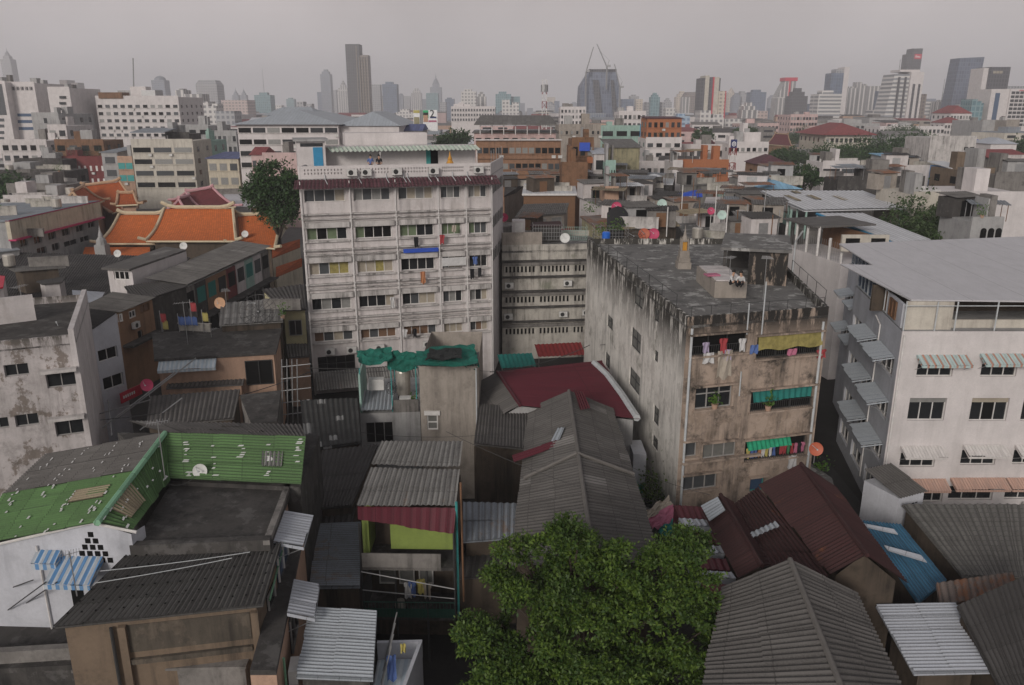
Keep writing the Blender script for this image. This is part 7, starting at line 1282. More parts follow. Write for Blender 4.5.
block('white_annex_house', 'small white house with verandas between the scorched house and the mossy block', 'house', 594, 606, 153, 146, 8, 'white_plaster', 3, 1, 'glass', 172, roof='shed', roofmat='white_sheet', rh=.5)
block('mint_arcade_house', 'small mint-white house with four thin arches', 'house', 605.5, 616, 163, 142, 7, 'mint', 1, 4, 'void', 174, ww=.4)
block('mossy_block', 'grey block with a mossy yellow stained lower wall', B, 610, 640, 147, 160, 14, 'moss_yellow', 1, 4, 'void', 157, ww=.4, roof='shed', roofmat='fibro', rh=1.0, top=1.4)
block('orange_topped_house', 'white building with rows of dark windows, carrying two orange-brown storeys', B, 646, 682, 139, 225, 14, 'white_clean', 4, 4, 'glass', 164, fl=2.6, ww=.62, wh=.4)
block('orange_storeys', 'two orange-brown rooftop storeys with greenery on top of the white windowed building', B, 647.5, 682, 118, 227, 11, 'orange_panel', 2, 6, 'glass', 138, fl=2.7, ww=.55, roof='shed', roofmat='maroon_tile', rh=.3)
shrub(Q(660, 132, 225) - V((0, 0, 1.2)), 2, 2.2, 140, 'greenery overflowing the orange-brown rooftop storeys', 'roof_bush', 'leaf_dark', False, 'bush')
block('white_low_office', 'lower white building with dark strip windows right of the orange-topped one', B, 682, 724, 146, 235, 14, 'white_plaster', 2, 6, 'glass', 160, ww=.6, clutter=2)
block('pyramid_roof_house', 'tiny house with a dark red pyramid roof in front of the round tree', 'house', 702, 714, 144, 245, 8, 'grey_paint', 0, 0, roof='hip', roofmat='maroon_tile', rh=2.6)
r_, f_, z_, _ = block('white_sign_building', 'white building with a navy square sign on a mast at its left end', B, 729, 769, 143.5, 228, 16, 'white_clean', 3, 7, 'glass', 158, fl=2.8, ww=.6, wh=.35)
block('white_top_storey', 'plain white top storey set back on the building with the navy sign', B, 740, 761, 134, 236, 10, 'white_clean', 0, 0)
sg = E('mast_sign', 'square navy sign with a white ring emblem on a red and white lattice mast', 'sign', Q(734, 180, 195)); f_ = F(Q(731, 144, 195), Q(737, 144, 195)); m = MB(); f_.box(m, 0, f_.L, Q(734, 148, 195).z, Q(734, 139.5, 195).z, -.3, 0); m.build('board', M['sign_navy'], sg)
c = f_.pt(f_.L / 2, Q(734, 144, 195).z, .02); m = MB()
for k in range(16): a, b = k * math.pi / 8, (k + 1) * math.pi / 8; g = lambda t: c + f_.u * .42 * math.cos(t) + V((0, 0, .5 * math.sin(t))); m.tube(g(a), g(b), .1, 5)
m.tube(c - V((0, 0, .25)), c + V((0, 0, .3)), .12, 5); m.build('emblem', M['letter_white'], sg)
def lattice(root, p, h, w, n, mats):
    for k in range(n):
        z0, z1 = h * k / n, h * (k + 1) / n; m = MB()
        cs = [(-w, -w), (w, -w), (w, w), (-w, w)]
        for i in range(4): a = V(p) + V((cs[i][0], cs[i][1], z0)); b = V(p) + V((cs[i][0], cs[i][1], z1)); c_ = V(p) + V((cs[(i + 1) % 4][0], cs[(i + 1) % 4][1], z1)); m.tube(a, b, w * .16, 4); m.tube(a, c_, w * .1, 4); m.tube(b, c_, w * .1, 4)
        m.build('mast_section', M[mats[k % len(mats)]], root)
lattice(sg, V((f_.pt(f_.L / 2, 0).x, 195.6, 0)), Q(734, 148, 195).z, .7, 9, ['red_paint', 'white_trim'])
tm = E('telecom_mast', 'tall red and white lattice telecom mast behind the brown building pavilion', 'mast', Q(544.6, 130, 300) * 1); pz = Q(544.6, 80, 300); ORG[tm.name] = V((pz.x, 300, 0)); tm.location = (pz.x, 300, 0); lattice(tm, V((pz.x, 300, 0)), pz.z, .8, 14, ['red_paint', 'white_trim']); m = MB(); m.lathe((pz.x, 300, pz.z - 4), [(1.3, 0), (1.3, 2.4), (.2, 2.5)], 8); m.build('antenna_drum', M['steel'], tm)
block('orange_long_house', 'long low terracotta orange building with open bays', B, 683, 729, 162, 165, 10, 'orange_panel', 2, 5, 'void', 172, fl=2.6, ww=.55)
block('white_bay_house', 'short white end bay left of the terracotta orange building', 'house', 673, 683, 162.5, 164, 9, 'white_clean', 1, 1, 'glass', 172)
block('brown_roof_house', 'orange-brown house with a dark maroon hipped roof in front of the navy-sign building', 'house', 758, 789, 164.5, 168, 9, 'orange_plaster', 1, 4, 'void', 175, ww=.6, roof='hip', roofmat='maroon_tile', rh=1.8)
block('low_white_rows', 'low white shopfronts in front of the windowed white building', B, 640, 672, 163, 190, 9, 'white_plaster', 1, 5, 'void', 172)
rt = temple_roof('small Thai temple hall with a red-brown tiled roof and gold gable beyond the navy-sign building', (775, 134), (788, 135), (766, 144), (792, 146), 13.5, 10.0, 0, 0, 'temple_maroon', 'ridge_tan', .8, 'orange_plaster', 'gold')
block('blue_gable_house', 'pale house with a sky blue gabled roof above the big silver roof', 'house', 770, 797, 184, 130, 12, 'salmon', 0, 0, roof='gable', roofmat='sky_sheet', rh=1.1)
block('blue_hip_house', 'low house with a sky blue hipped roof directly behind the big silver roof', 'house', 764, 800, 189, 122, 9, 'grey_paint', 0, 0, roof='hip', roofmat='sky_sheet', rh=1.0)
block('maroon_hip_hall', 'long hall with a wide maroon hipped roof among trees at right', 'hall', 826, 872, 135, 330, 30, 'cream_pale', 1, 10, 'glass', 142, roof='hip', roofmat='red_tile', rh=4.5, ov=2)
block('pink_hotel', 'pink and cream hotel with banded windows at right of centre', 'hotel', 791, 818, 115, 520, 26, 'pink', 5, 9, 'glass', 132, fl=3.4, ww=.75)
block('pink_low_block', 'low pink building with square windows left of the pink and cream hotel', B, 742, 779, 124, 500, 22, 'pink', 3, 10, 'glass', 135, fl=3.2)
block('red_roof_flats', 'white flats with a red-brown hipped roof near the right edge', B, 951, 972, 113.5, 480, 22, 'white_clean', 5, 7, 'glass', 135, fl=3.4, roof='hip', roofmat='red_tile', rh=4.5)
block('red_roof_flats', 'lower white flats with a red-brown roof in front of the taller red-roofed flats', B, 945, 966, 123, 460, 16, 'white_clean', 4, 7, 'glass', 137, fl=3, roof='hip', roofmat='red_tile', rh=3.0)
block('grey_parking_block', 'plain dusty grey block below the grid-windowed office at right', B, 983, 1007, 121, 430, 30, 'grey_paint', 0, 0, clutter=1)
block('beige_low_block', 'plain beige block right of the dusty grey one', B, 1007, 1020, 120.5, 420, 24, 'beige_block', 0, 0)
block('white_low_row', 'long row of low white rooftops below the white stepped tower', B, 880, 945, 127, 440, 20, 'white_clean', 1, 16, 'glass', 135, clutter=4)
block('grey_low_row', 'low grey row between the pink hotel and the maroon hipped hall', B, 812, 880, 124, 560, 30, 'grey_paint', 2, 14, 'glass', 133, clutter=5)
block('white_flats', 'white slab of flats with a rounded corner left of the crane tower', B, 560.5, 586, 107.5, 470, 18, 'white_clean', 5, 7, 'glass', 124, fl=3.1, ww=.55)
block('white_far_flats', 'far white apartment rows behind the brown building pavilion', B, 451, 495, 107, 560, 24, 'white_clean', 5, 16, 'glass_grey', 124, fl=3.1, clutter=3)
# ================================================================ skyline
SKY = [('glass_a', (.30, .31, .33), (.10, .13, .18), 2.4, 3.6, .25), ('glass_b', (.18, .22, .28), (.07, .10, .16), 3, 3.6, .2), ('teal_a', (.22, .32, .34), (.08, .17, .2), 3, 3.6, .4), ('white_grid', (.58, .56, .54), (.16, .16, .17), 3.4, 3.3, .8), ('white_vert', (.58, .56, .54), (.2, .2, .21), 5, 60, .9), ('white_horiz', (.60, .58, .56), (.17, .18, .2), 80, 3.6, .9), ('pink_grid', (.5, .4, .37), (.2, .17, .17), 4, 3.4, .8), ('grey_grid', (.36, .36, .37), (.13, .14, .16), 3.2, 3.3, .7), ('dark_a', (.09, .09, .10), (.035, .037, .045), 2.4, 3.4, .5), ('brown_grid', (.24, .2, .18), (.09, .085, .085), 3, 3.4, .6), ('cream_grid', (.55, .48, .4), (.2, .18, .16), 4, 3.4, .9)]
for n_, a, b, bw, rh_, mo in SKY: towermat(n_, a, b, bw, rh_, mo)
def tower(label, xl, xr, yt, D, st, cap=None, depth=None, group=None, lean=0, base_y=None):
    a, b = Q(xl, yt, D), Q(xr, yt, D); w = b.x - a.x; z = max(a.z, 12); dp = depth or max(14, min(w, 40)); cx = (a.x + b.x) / 2
    root = E('tower', label, 'tower', (cx, D, 0), group); BUILT.append((cx, D + dp / 2, max(w, dp) * .6))
    m = MB(); fp = [(a.x, D), (b.x, D), (b.x, D + dp), (a.x, D + dp)]
    if cap == 'chamfer':
        k = w * .12; m.prism(fp, 0, z * .9, top=False); q = [(a.x + k, D + k), (b.x - k, D + k), (b.x - k, D + dp - k), (a.x + k, D + dp - k)]; lo = [V((x, y, z * .9)) for x, y in fp]; hi = [V((x, y, z)) for x, y in q]; m.hexa(lo, hi); m.build('shaft', M[st], root); return root
    m.prism(fp, 0, z); m.build('shaft', M[st], root)
    box = lambda x0, x1, y0, y1, z0, z1, mt, nm='crown': MB().prism([(a.x + w * x0, D + dp * y0), (a.x + w * x1, D + dp * y0), (a.x + w * x1, D + dp * y1), (a.x + w * x0, D + dp * y1)], z0 + .02, z1).build(nm, M[mt], root)
    h = w * .3
    if cap == 'box': box(.2, .7, .2, .8, z, z + h * .5, st)
    elif cap == 'step': box(.15, .85, .15, .85, z, z + h * .8, st); box(.3, .7, .3, .7, z + h * .8, z + h * 1.5, st)
    elif cap == 'spire': box(.2, .8, .2, .8, z, z + h, st); m = MB(); m.lathe((cx, D + dp / 2, z + h), [(w * .3, 0), (w * .2, h * .8), (w * .05, h * 1.6), (.1, h * 3)], 8); m.build('spire', M[st], root)
    elif cap == 'pyramid': m = MB(); m.lathe((cx, D + dp / 2, z), [(w * .5, 0), (w * .02, h * 2.2)], 4); m.build('crown', M[st], root)
    elif cap == 'dome': m = MB(); m.lathe((cx, D + dp / 2, z), [(w * .45, 0), (w * .4, h * .5), (w * .25, h * .9), (.1, h * 1.1)], 10); m.build('crown', M[st], root)
    elif cap == 'mast': box(.25, .75, .25, .75, z, z + h * .5, st); m = MB(); m.tube((cx, D + dp / 2, z), (cx, D + dp / 2, z + w * 1.6), .5, 5, .2); m.build('mast', M['steel'], root)
    elif cap == 'notch': box(0, .45, 0, 1, z, z + h, st); box(.6, 1, .2, 1, z, z + h * .5, st)
    return root
T = [
 (0, 10, 59, 1900, 'grey_grid', 'spire', 'hazy stepped tower with a needle at the far left edge'), (60, 76, 85, 1500, 'brown_grid', 'notch', 'hazy brown-grey slab behind the cream office slab at left'), (75, 93, 93, 900, 'glass_b', None, 'blue-grey glass block left of the cream hotel'), (77, 96, 116, 520, 'white_grid', 'box', 'small white flats under the blue-grey glass block'),
 (151, 164, 80, 1600, 'glass_a', 'dome', 'hazy blue tower with a curved horn top behind the cream hotel roof'), (175, 184, 90, 640, 'white_vert', 'box', 'pale slim tower right of the cream hotel'), (184, 202, 94, 620, 'white_vert', None, 'pale vertically striped apartment tower right of the cream hotel'), (195, 216, 80, 1150, 'grey_grid', 'chamfer', 'hazy grey tower with chamfered shoulders at left'), (202, 216, 106, 560, 'white_grid', 'notch', 'white flats below the chamfered tower'), (215, 234, 111, 540, 'grey_grid', None, 'greenish grey apartment slab right of the chamfered tower'), (221, 247, 100, 1000, 'pink_grid', None, 'dull pink slab left of the teal-topped tower'), (232, 238, 95, 2300, 'glass_a', 'spire', 'faint left twin of two tiny hazy peaks above the pink slab'), (240, 246, 95, 2300, 'glass_a', 'spire', 'faint right twin of two tiny hazy peaks above the pink slab'),
 (254, 270, 95, 1300, 'teal_a', 'mast', 'hazy teal-grey tower with an antenna left of centre'), (286, 294, 99, 1900, 'teal_a', 'box', 'small hazy teal tower between the antenna tower and the slim round one'), (297, 311, 106, 900, 'grey_grid', 'notch', 'small grey tower with rooftop frames above the hip-roofed hall'), (317, 322, 92, 2000, 'glass_b', None, 'hazy dark slab at the left foot of the unfinished tower'), (320, 330, 74, 1900, 'glass_a', 'step', 'tall hazy unfinished tower left of the dark twin-shaft tower'), (331, 336, 90, 2100, 'grey_grid', None, 'faint grey slab right of the unfinished tower'), (334, 339, 92, 2200, 'white_vert', 'step', 'faint pale slab touching the needle-topped tower'), (338, 347, 88, 1900, 'white_vert', 'spire', 'hazy pale tower with a needle beside the dark twin-shaft tower'),
 (370, 380, 84.5, 1500, 'grey_grid', None, 'hazy grey slab just right of the dark twin-shaft tower'), (382, 396.5, 84, 1450, 'glass_b', 'box', 'hazy blue glass slab second right of the dark twin-shaft tower'), (398, 403, 95, 2200, 'glass_a', 'dome', 'faint small dome-topped tower left of the white spire'), (404, 410, 96, 2200, 'grey_grid', None, 'faint grey tower left of the pale domed tower'), (411, 421, 93, 2100, 'white_vert', 'step', 'hazy pale stepped tower left of the crowned tower'), (422, 427, 99, 2200, 'glass_a', None, 'faint low slab left of the crowned tower'), (426, 438, 93, 1700, 'teal_a', None, 'hazy teal slab in front of the crowned tower'), (430, 441, 87, 2300, 'glass_a', 'spire', 'hazy tower with a pointed crown above the billboard'), (440, 446, 102, 1300, 'grey_grid', None, 'grey slab low under the crowned tower'), (445, 454, 99, 1500, 'glass_b', 'box', 'hazy bluish slab right of the crowned tower'), (461, 476, 91.5, 900, 'white_grid', 'box', 'white apartment tower with square windows left of the teal glass pair'), (476, 486, 96.5, 950, 'white_vert', 'step', 'stepped pale flats right of the white apartment tower'), (495.5, 511, 94, 1250, 'teal_a', 'box', 'taller half of the hazy teal glass pair'), (511, 520, 96.5, 1260, 'teal_a', None, 'lower half of the hazy teal glass pair'), (502, 519, 105, 800, 'white_grid', 'notch', 'pale flats in front of the hazy teal glass pair'),
 (520, 525, 103, 2400, 'glass_a', None, 'faint slab right of the teal glass pair'), (527, 533, 108, 2400, 'glass_a', None, 'faint small slab left of the telecom mast'), (545, 555, 105, 1500, 'grey_grid', 'dome', 'hazy round-topped block right of the telecom mast'), (554.5, 559.6, 101, 2000, 'glass_b', None, 'slim hazy blue slab left of the white slab of flats'), (571, 578, 103, 2300, 'glass_a', 'box', 'faint block at the left foot of the crane tower'), (622, 634, 99, 1300, 'glass_b', None, 'grey-blue slab right of the crane tower'), (630, 639, 96, 1350, 'grey_grid', 'box', 'taller grey slab right of the crane tower'), (636.6, 643, 99, 1250, 'cream_grid', None, 'beige slab right of the crane tower'), (647, 665, 102, 1000, 'grey_grid', None, 'grey shoulders of the green-striped tower'), (651, 660, 97, 990, 'teal_a', 'step', 'dull green tower with stepped top above the orange storeys'), (664, 672, 102, 1500, 'grey_grid', 'step', 'hazy domed block left of the white box tower'), (666, 675, 108, 800, 'white_grid', None, 'small white box tower above the orange storeys'), (682.6, 690, 97, 1200, 'white_vert', None, 'pale slim slab left of the red-striped tower'), (685.5, 701, 92, 1300, 'brown_grid', 'chamfer', 'brown-grey slab directly left of the red-striped tower'), (721, 730, 113, 1000, 'glass_b', None, 'small dark blue block at the right foot of the red-striped tower'),
 (728, 736, 93, 1900, 'cream_grid', 'pyramid', 'hazy tower with a golden pyramid cap'), (733, 742, 97, 1700, 'glass_a', 'step', 'stepped blue-grey block left of the hazy slab'), (741, 750, 94, 1700, 'grey_grid', 'notch', 'grey notched block right of the stepped blue-grey one'), (751, 766.5, 92, 1350, 'glass_b', 'box', 'blue slab with a reddish rim right of the golden pyramid tower'), (742, 758, 110, 800, 'white_vert', 'step', 'pale stepped flats in front of the notched block'), (742, 749, 106, 1000, 'white_grid', 'dome', 'pale round-topped tower at the foot of the notched block'), (757, 768, 111, 900, 'pink_grid', None, 'faded pink block below the blue slab'), (769, 775, 98, 2200, 'glass_a', 'step', 'faint block left of the red-capped tower'), (770, 777, 108, 1500, 'glass_b', None, 'dark low block left of the red-capped tower'), (791, 808, 96, 1000, 'dark_a', 'step', 'dark grey tower with angled top right of the red-capped tower'), (808, 822, 106, 1050, 'glass_b', 'box', 'low dark block between the dark grey tower and the banded glass one'), (819, 842, 94, 850, 'white_horiz', 'box', 'banded blue-grey glass tower in front of the white-finned one'), (848, 858, 88, 1080, 'white_vert', 'box', 'leftmost shaft of the pale ribbed apartment cluster'), (857, 868, 85.5, 1090, 'white_vert', 'notch', 'middle shaft of the pale ribbed apartment cluster'), (867, 886, 86, 1100, 'white_vert', None, 'right shaft of the pale ribbed apartment cluster'), (880, 886, 91, 1040, 'glass_b', None, 'dark glass strip tower at the right of the ribbed cluster'), (873, 890, 110, 800, 'white_horiz', None, 'low banded block at the foot of the ribbed cluster'),
 (920, 927, 94, 800, 'brown_grid', None, 'slim brown-grey slab right of the white stepped tower'), (925, 939, 101, 880, 'white_horiz', None, 'banded white office right of the white stepped tower'), (938, 952, 102, 860, 'white_vert', 'mast', 'pale ribbed office left of the tall dark slab'), (940, 951, 116, 620, 'glass_b', None, 'low dark block below the pale ribbed office'), (958, 970, 110, 600, 'grey_grid', 'step', 'grey stepped block at the foot of the tall dark slab'), (972, 984, 103, 560, 'teal_a', 'notch', 'block with teal roofs right of the red-roofed flats'), (1008, 1040, 86, 900, 'grey_grid', None, 'low grey roofline behind the grid-windowed office'), (100, 118, 116, 700, 'white_grid', None, 'pale low flats behind the cream hotel'), (268, 286, 108, 1400, 'white_grid', 'box', 'pale hazy flats behind the hip-roofed hall'), (356, 372, 108, 1500, 'white_grid', 'notch', 'pale hazy flats at the foot of the dark twin-shaft tower'), (396, 414, 112, 900, 'white_grid', 'box', 'pale flats left of the billboard'), (586, 606, 113, 800, 'glass_a', None, 'low bluish podium of the crane tower'), (700, 724, 118, 600, 'white_grid', 'notch', 'pale low flats at the foot of the red-striped tower'), (676, 690, 116, 640, 'blue_g', 'box', 'pale blue low block left of the red-striped tower'), (725, 742, 119, 620, 'white_grid', None, 'low white block right of the red-striped tower')]
towermat('dark_glass', (.17, .19, .24), (.09, .11, .16), 2.4, 3.6, .25); towermat('blue_g', (.35, .45, .55), (.12, .2, .32), 4, 3.4, .8)
for x0, x1, y, D, st, cp, lab in T: tower(lab, x0, x1, y, D, st, cp)
# dark twin-shaft tower
D = 1000; a, b, c, d = Q(345, 44, D), Q(359, 44, D), Q(367.5, 55, D), Q(358, 55, D); r = E('twin_shaft_tower', 'very tall dark brown-grey tower with a lower ribbed right shaft, left of centre', 'tower', (b.x, D, 0)); BUILT.append((b.x, D, 25))
MB().prism([(a.x, D), (b.x, D), (b.x, D + 20), (a.x, D + 20)], 0, a.z).build('shaft', M['dark_a'], r); MB().prism([(b.x + .05, D + 1), (c.x, D + 1), (c.x, D + 19), (b.x + .05, D + 19)], 0, c.z).build('lower_shaft', M['brown_grid'], r)
for k in range(5): x = b.x - 4 + k * 3.1; m = MB(); m.prism([(x, D - .9), (x + .9, D - .9), (x + .9, D - .02), (x, D - .02)], 0, (a.z if x < b.x - 1 else c.z) - 2); m.build('rib', M['beige_block'], r)
# crane tower (faceted glass)
D = 820; r = E('crane_tower', 'dark faceted glass tower under construction, topped by cranes', 'tower', (Q(599, 120, D).x, D, 0)); BUILT.append((Q(599, 120, D).x, D, 50))
lo = [Q(x, 125, D) for x in (579, 619)]; X = lambda x: Q(x, 100, D).x; Zz = lambda y: Q(600, y, D).z
fp0 = [(X(579.5), D), (X(619.5), D), (X(619.5), D + 50), (X(579.5), D + 50)]; fp1 = [(X(580.5), D), (X(618.5), D), (X(618.5), D + 36), (X(580.5), D + 36)]; fp2 = [(X(588.5), D + 3), (X(616), D + 3), (X(615), D + 32), (X(588.5), D + 32)]
ring = lambda fp, z: [V((x, y, z)) for x, y in fp]; m = MB(); m.hexa(ring(fp0, 0), ring(fp1, Zz(86))); m.build('base', M['dark_glass'], r); m = MB(); m.hexa(ring(fp1, Zz(86) + .05), ring(fp2, Zz(72))); m.build('upper_body', M['dark_glass'], r); m = MB(); m.hexa(ring(fp2, Zz(72) + .05), [v - V((0, 0, 0)) for v in ring(fp2, Zz(69))]); m.build('top_floor', M['dark_a'], r)
for x0, x1, y0, y1, x2, x3 in ((592, 598, 80, 125, 598, 604), (610, 613, 80, 125, 614, 619)):
    m = MB(); m.hexa([V((X(x2), D - 3, Zz(y1))), V((X(x3), D - 3, Zz(y1))), V((X(x3), D + 8, Zz(y1))), V((X(x2), D + 8, Zz(y1)))], [V((X(x0), D - 1, Zz(y0))), V((X(x1), D - 1, Zz(y0))), V((X(x1), D + 10, Zz(y0))), V((X(x0), D + 10, Zz(y0)))]); m.build('glass_facet', M['dark_a'], r)
for mx_, yb_, ym, jx, jy, lab in ((586, 96, 72, 593.5, 47, 'left luffing crane of the glass tower'), (607, 70, 67, 597, 44, 'middle luffing crane on the glass tower roof'), (620, 110, 88, 614.5, 64, 'right luffing crane beside the glass tower')):
    b_, t_, j_ = Q(mx_, yb_, D - 6), Q(mx_, ym, D - 6), Q(jx, jy, D - 6); cr_ = E('tower_crane', lab, 'crane', b_, 'cranes on the glass tower'); m = MB(); m.tube(b_ - V((0, 0, 18)), t_, .8, 5); m.build('mast', M['steel'], cr_); m = MB(); m.tube(t_, j_, .6, 5, .4); m.build('jib', M['steel'], cr_); m = MB(); m.box(t_ + V((2, 0, 1)), (3, 2, 2)); m.tube(t_, t_ + V((2, 0, 6)), .4, 4); m.tube(t_ + V((2, 0, 6)), t_.lerp(j_, .7), .15, 4); m.build('cab', M['steel'], cr_)
# red-striped tower
D = 800; r = E('striped_tower', 'tall tower with cream, dark and thin red vertical stripes right of centre', 'tower', (Q(711, 120, D).x, D, 0)); BUILT.append((Q(711, 120, D).x, D, 20)); zt = lambda y: Q(711, y, D).z
for x0, x1, y, mt, o in ((701.5, 705.5, 78, 'dark_a', 0), (705.5, 709.5, 75.5, 'cream_pale', -1), (709.5, 713.2, 77, 'dark_a', 0), (713.2, 714.6, 77, 'sign_red', -.6), (714.6, 719.6, 77, 'cream_pale', 0), (719.6, 721, 78, 'dark_a', .5), (718.6, 724.6, 91, 'cream_grid', -3), (724.6, 725.8, 91, 'sign_red', -2.6)):
    a, b = Q(x0, y, D).x, Q(x1, y, D).x; m = MB(); m.prism([(a, D + o), (b - .02, D + o), (b - .02, D + 22), (a, D + 22)], 0, zt(y)); m.build('stripe_shaft', M[mt], r)
# red-capped slanting tower, white-finned tower, white stepped tower, dark slabs
D = 1100; r = E('red_capped_tower', 'pale grey tower with a slanted left side and a red cap', 'tower', (Q(786, 110, D).x, D, 0)); z = lambda y: Q(786, y, D).z; x = lambda v: Q(v, 90, D).x; BUILT.append((x(786), D, 22))
m = MB(); m.hexa([V((x(776), D, 0)), V((x(795), D, 0)), V((x(795), D + 20, 0)), V((x(776), D + 20, 0))], [V((x(777), D, z(98))), V((x(795), D, z(98))), V((x(795), D + 20, z(98))), V((x(777), D + 20, z(98)))]); m.hexa([V((x(777), D, z(98))), V((x(795), D, z(98))), V((x(795), D + 20, z(98))), V((x(777), D + 20, z(98)))], [V((x(785), D, z(81))), V((x(795.5), D, z(81))), V((x(795.5), D + 20, z(81))), V((x(785), D + 20, z(81)))]); m.build('shaft', M['white_vert'], r)
m = MB(); m.prism([(x(784), D - 1), (x(796.5), D - 1), (x(796.5), D + 21), (x(784), D + 21)], z(81) + .05, z(77.5)); m.build('cap', M['sign_red'], r); m = MB(); m.prism([(x(788.5), D - 1), (x(790), D - 1), (x(790), D - .02), (x(788.5), D - .02)], 0, z(81)); m.build('red_stripe', M['sign_red'], r)
D = 1000; r = E('finned_tower', 'dark blue glass tower with a tall white fin on its right side', 'tower', (Q(838, 110, D).x, D, 0)); x = lambda v: Q(v, 90, D).x; z = lambda y: Q(838, y, D).z; BUILT.append((x(838), D, 20)); m = MB(); m.prism([(x(830), D), (x(842), D), (x(842), D + 20), (x(830), D + 20)], 0, z(73)); m.build('shaft', M['glass_b'], r); m = MB(); m.prism([(x(842) + .05, D - 1), (x(847), D - 1), (x(847), D + 20), (x(842) + .05, D + 20)], 0, z(67)); m.build('fin', M['white_clean'], r); m = MB(); m.prism([(x(835), D + 2), (x(841.9), D + 2), (x(841.9), D + 18), (x(835), D + 18)], z(73) + .05, z(69)); m.build('crown', M['grey_grid'], r)
D = 760; r = E('stepped_tower', 'broad white tower with slanting sides and dark vertical slots near the right', 'tower', (Q(905, 110, D).x, D, 0)); x = lambda v: Q(v, 90, D).x; z = lambda y: Q(905, y, D).z; BUILT.append((x(905), D, 30))
m = MB(); m.hexa([V((x(885), D, 0)), V((x(908), D, 0)), V((x(908), D + 24, 0)), V((x(885), D + 24, 0))], [V((x(893), D, z(74))), V((x(908), D, z(74))), V((x(908), D + 24, z(74))), V((x(893), D + 24, z(74)))]); m.build('left_wing', M['white_horiz'], r)
MB().prism([(x(908) + .05, D - 2), (x(921), D - 2), (x(921), D + 24), (x(908) + .05, D + 24)], 0, z(72)).build('right_wing', M['white_clean'], r); MB().prism([(x(898), D + 1), (x(918), D + 1), (x(918), D + 20), (x(898), D + 20)], z(72) + .1, z(69.5)).build('crown', M['white_clean'], r)
for v, w_, y in ((896.5, 1.2, 77), (911, 2.2, 84), (916.5, 2, 84), (903, 1.0, 77)): m = MB(); m.prism([(x(v), D - 2.6), (x(v + w_), D - 2.6), (x(v + w_), D - .02 if v < 908 else D - 2.02), (x(v), D - .02 if v < 908 else D - 2.02)], 3, z(y)); m.build('window_slot', M['dark_a'], r)
m = MB(); p = Q(899, 70, D + 5); m.tube(p, p + V((0, 0, 9)), .3, 5); m.build('mast', M['steel'], r)
D = 1150; r = E('sign_tower', 'dark tower with a small red sign rising behind the white stepped tower', 'tower', (Q(914, 100, D).x, D, 0)); x = lambda v: Q(v, 60, D).x; z = lambda y: Q(914, y, D).z; MB().prism([(x(911.5), D), (x(921.5), D), (x(921.5), D + 18), (x(911.5), D + 18)], 0, z(48.5)).build('shaft', M['dark_a'], r); MB().prism([(x(907.5), D + 1), (x(911.5) - .05, D + 1), (x(911.5) - .05, D + 17), (x(907.5), D + 17)], 0, z(54)).build('lower_shaft', M['dark_a'], r)
fs_ = F((x(914), D), (x(921), D)); m = MB(); fs_.box(m, 0, fs_.L, z(59), z(54), .02, .4); s_ = m.build('sign_board', M['sign_red'], r); m = MB()
for k in range(4): fs_.box(m, 1.4 + k * 1.7, 2.3 + k * 1.7, z(57.6), z(56) + (1 if k == 0 else 0), .41, .6)
m.build('lettering', M['letter_white'], r); BUILT.append((x(914), D, 20))
D = 800; x = lambda v: Q(v, 80, D).x; z = lambda y: Q(967, y, D).z; r = E('dark_slab_tower', 'tall dark blue-grey glass slab near the right edge', 'tower', (x(967), D, 0)); BUILT.append((x(967), D, 22)); m = MB(); m.hexa([V((x(953), D, 0)), V((x(977), D, 0)), V((x(977), D + 18, 0)), V((x(953), D + 18, 0))], [V((x(957), D, z(58))), V((x(981), D, z(57))), V((x(981), D + 18, z(57))), V((x(957), D + 18, z(58)))]); m.build('shaft', M['dark_glass'], r)
D = 720; x = lambda v: Q(v, 80, D).x; z = lambda y: Q(998, y, D).z; r = E('grey_twin_slab', 'grey-brown tower with a white left flank and lit top windows near the right edge', 'tower', (x(998), D, 0)); BUILT.append((x(998), D, 22)); MB().prism([(x(982), D), (x(987), D), (x(987), D + 20), (x(982), D + 20)], 0, z(68)).build('flank', M['white_clean'], r); MB().prism([(x(987) + .05, D - 1), (x(1008), D - 1), (x(1008), D + 20), (x(987) + .05, D + 20)], 0, z(67)).build('shaft', M['dark_a'], r); f_ = F((x(990), D - 1), (x(1000), D - 1))
for k in range(3): m = MB(); f_.box(m, 1 + k * 2.8, 3.4 + k * 2.8, z(73.5), z(71), .02, .3); m.build('lit_window', M['glass_cream'], r)
D = 560; x = lambda v: Q(v, 100, D).x; z = lambda y: Q(1005, y, D).z; r = E('grid_office', 'white office with deep square window grid and dark red lettering, right edge', 'tower', (x(1005), D, 0)); BUILT.append((x(1005), D, 25)); MB().prism([(x(990), D), (x(1008), D), (x(1008), D + 22), (x(990), D + 22)], 0, z(89)).build('shaft', M['white_clean'], r); MB().prism([(x(1008) + .05, D - 1), (x(1040), D - 1), (x(1040), D + 22), (x(1008) + .05, D + 22)], 0, z(89)).build('window_wing', M['white_clean'], r); f_ = F((x(1008), D - 1), (x(1040), D - 1))
for i in range(9):
    for k in range(5): m = MB(); f_.box(m, 1 + k * 2.9, 3.2 + k * 2.9, z(94 + i * 4), z(91.4 + i * 4), .02, .3); m.build('window', M['glass'], r)
m = MB(); f2_ = F((x(990), D), (x(1008), D)); f2_.box(m, 3, 6, z(120), z(93), .02, .3); m.build('window_slot', M['glass_blue'], r); m = MB()
for k in range(5): f_.box(m, 6 + k * .9, 6.6 + k * .9, z(91), z(90), .02, .2)
m.build('lettering', M['sign_red'], r)
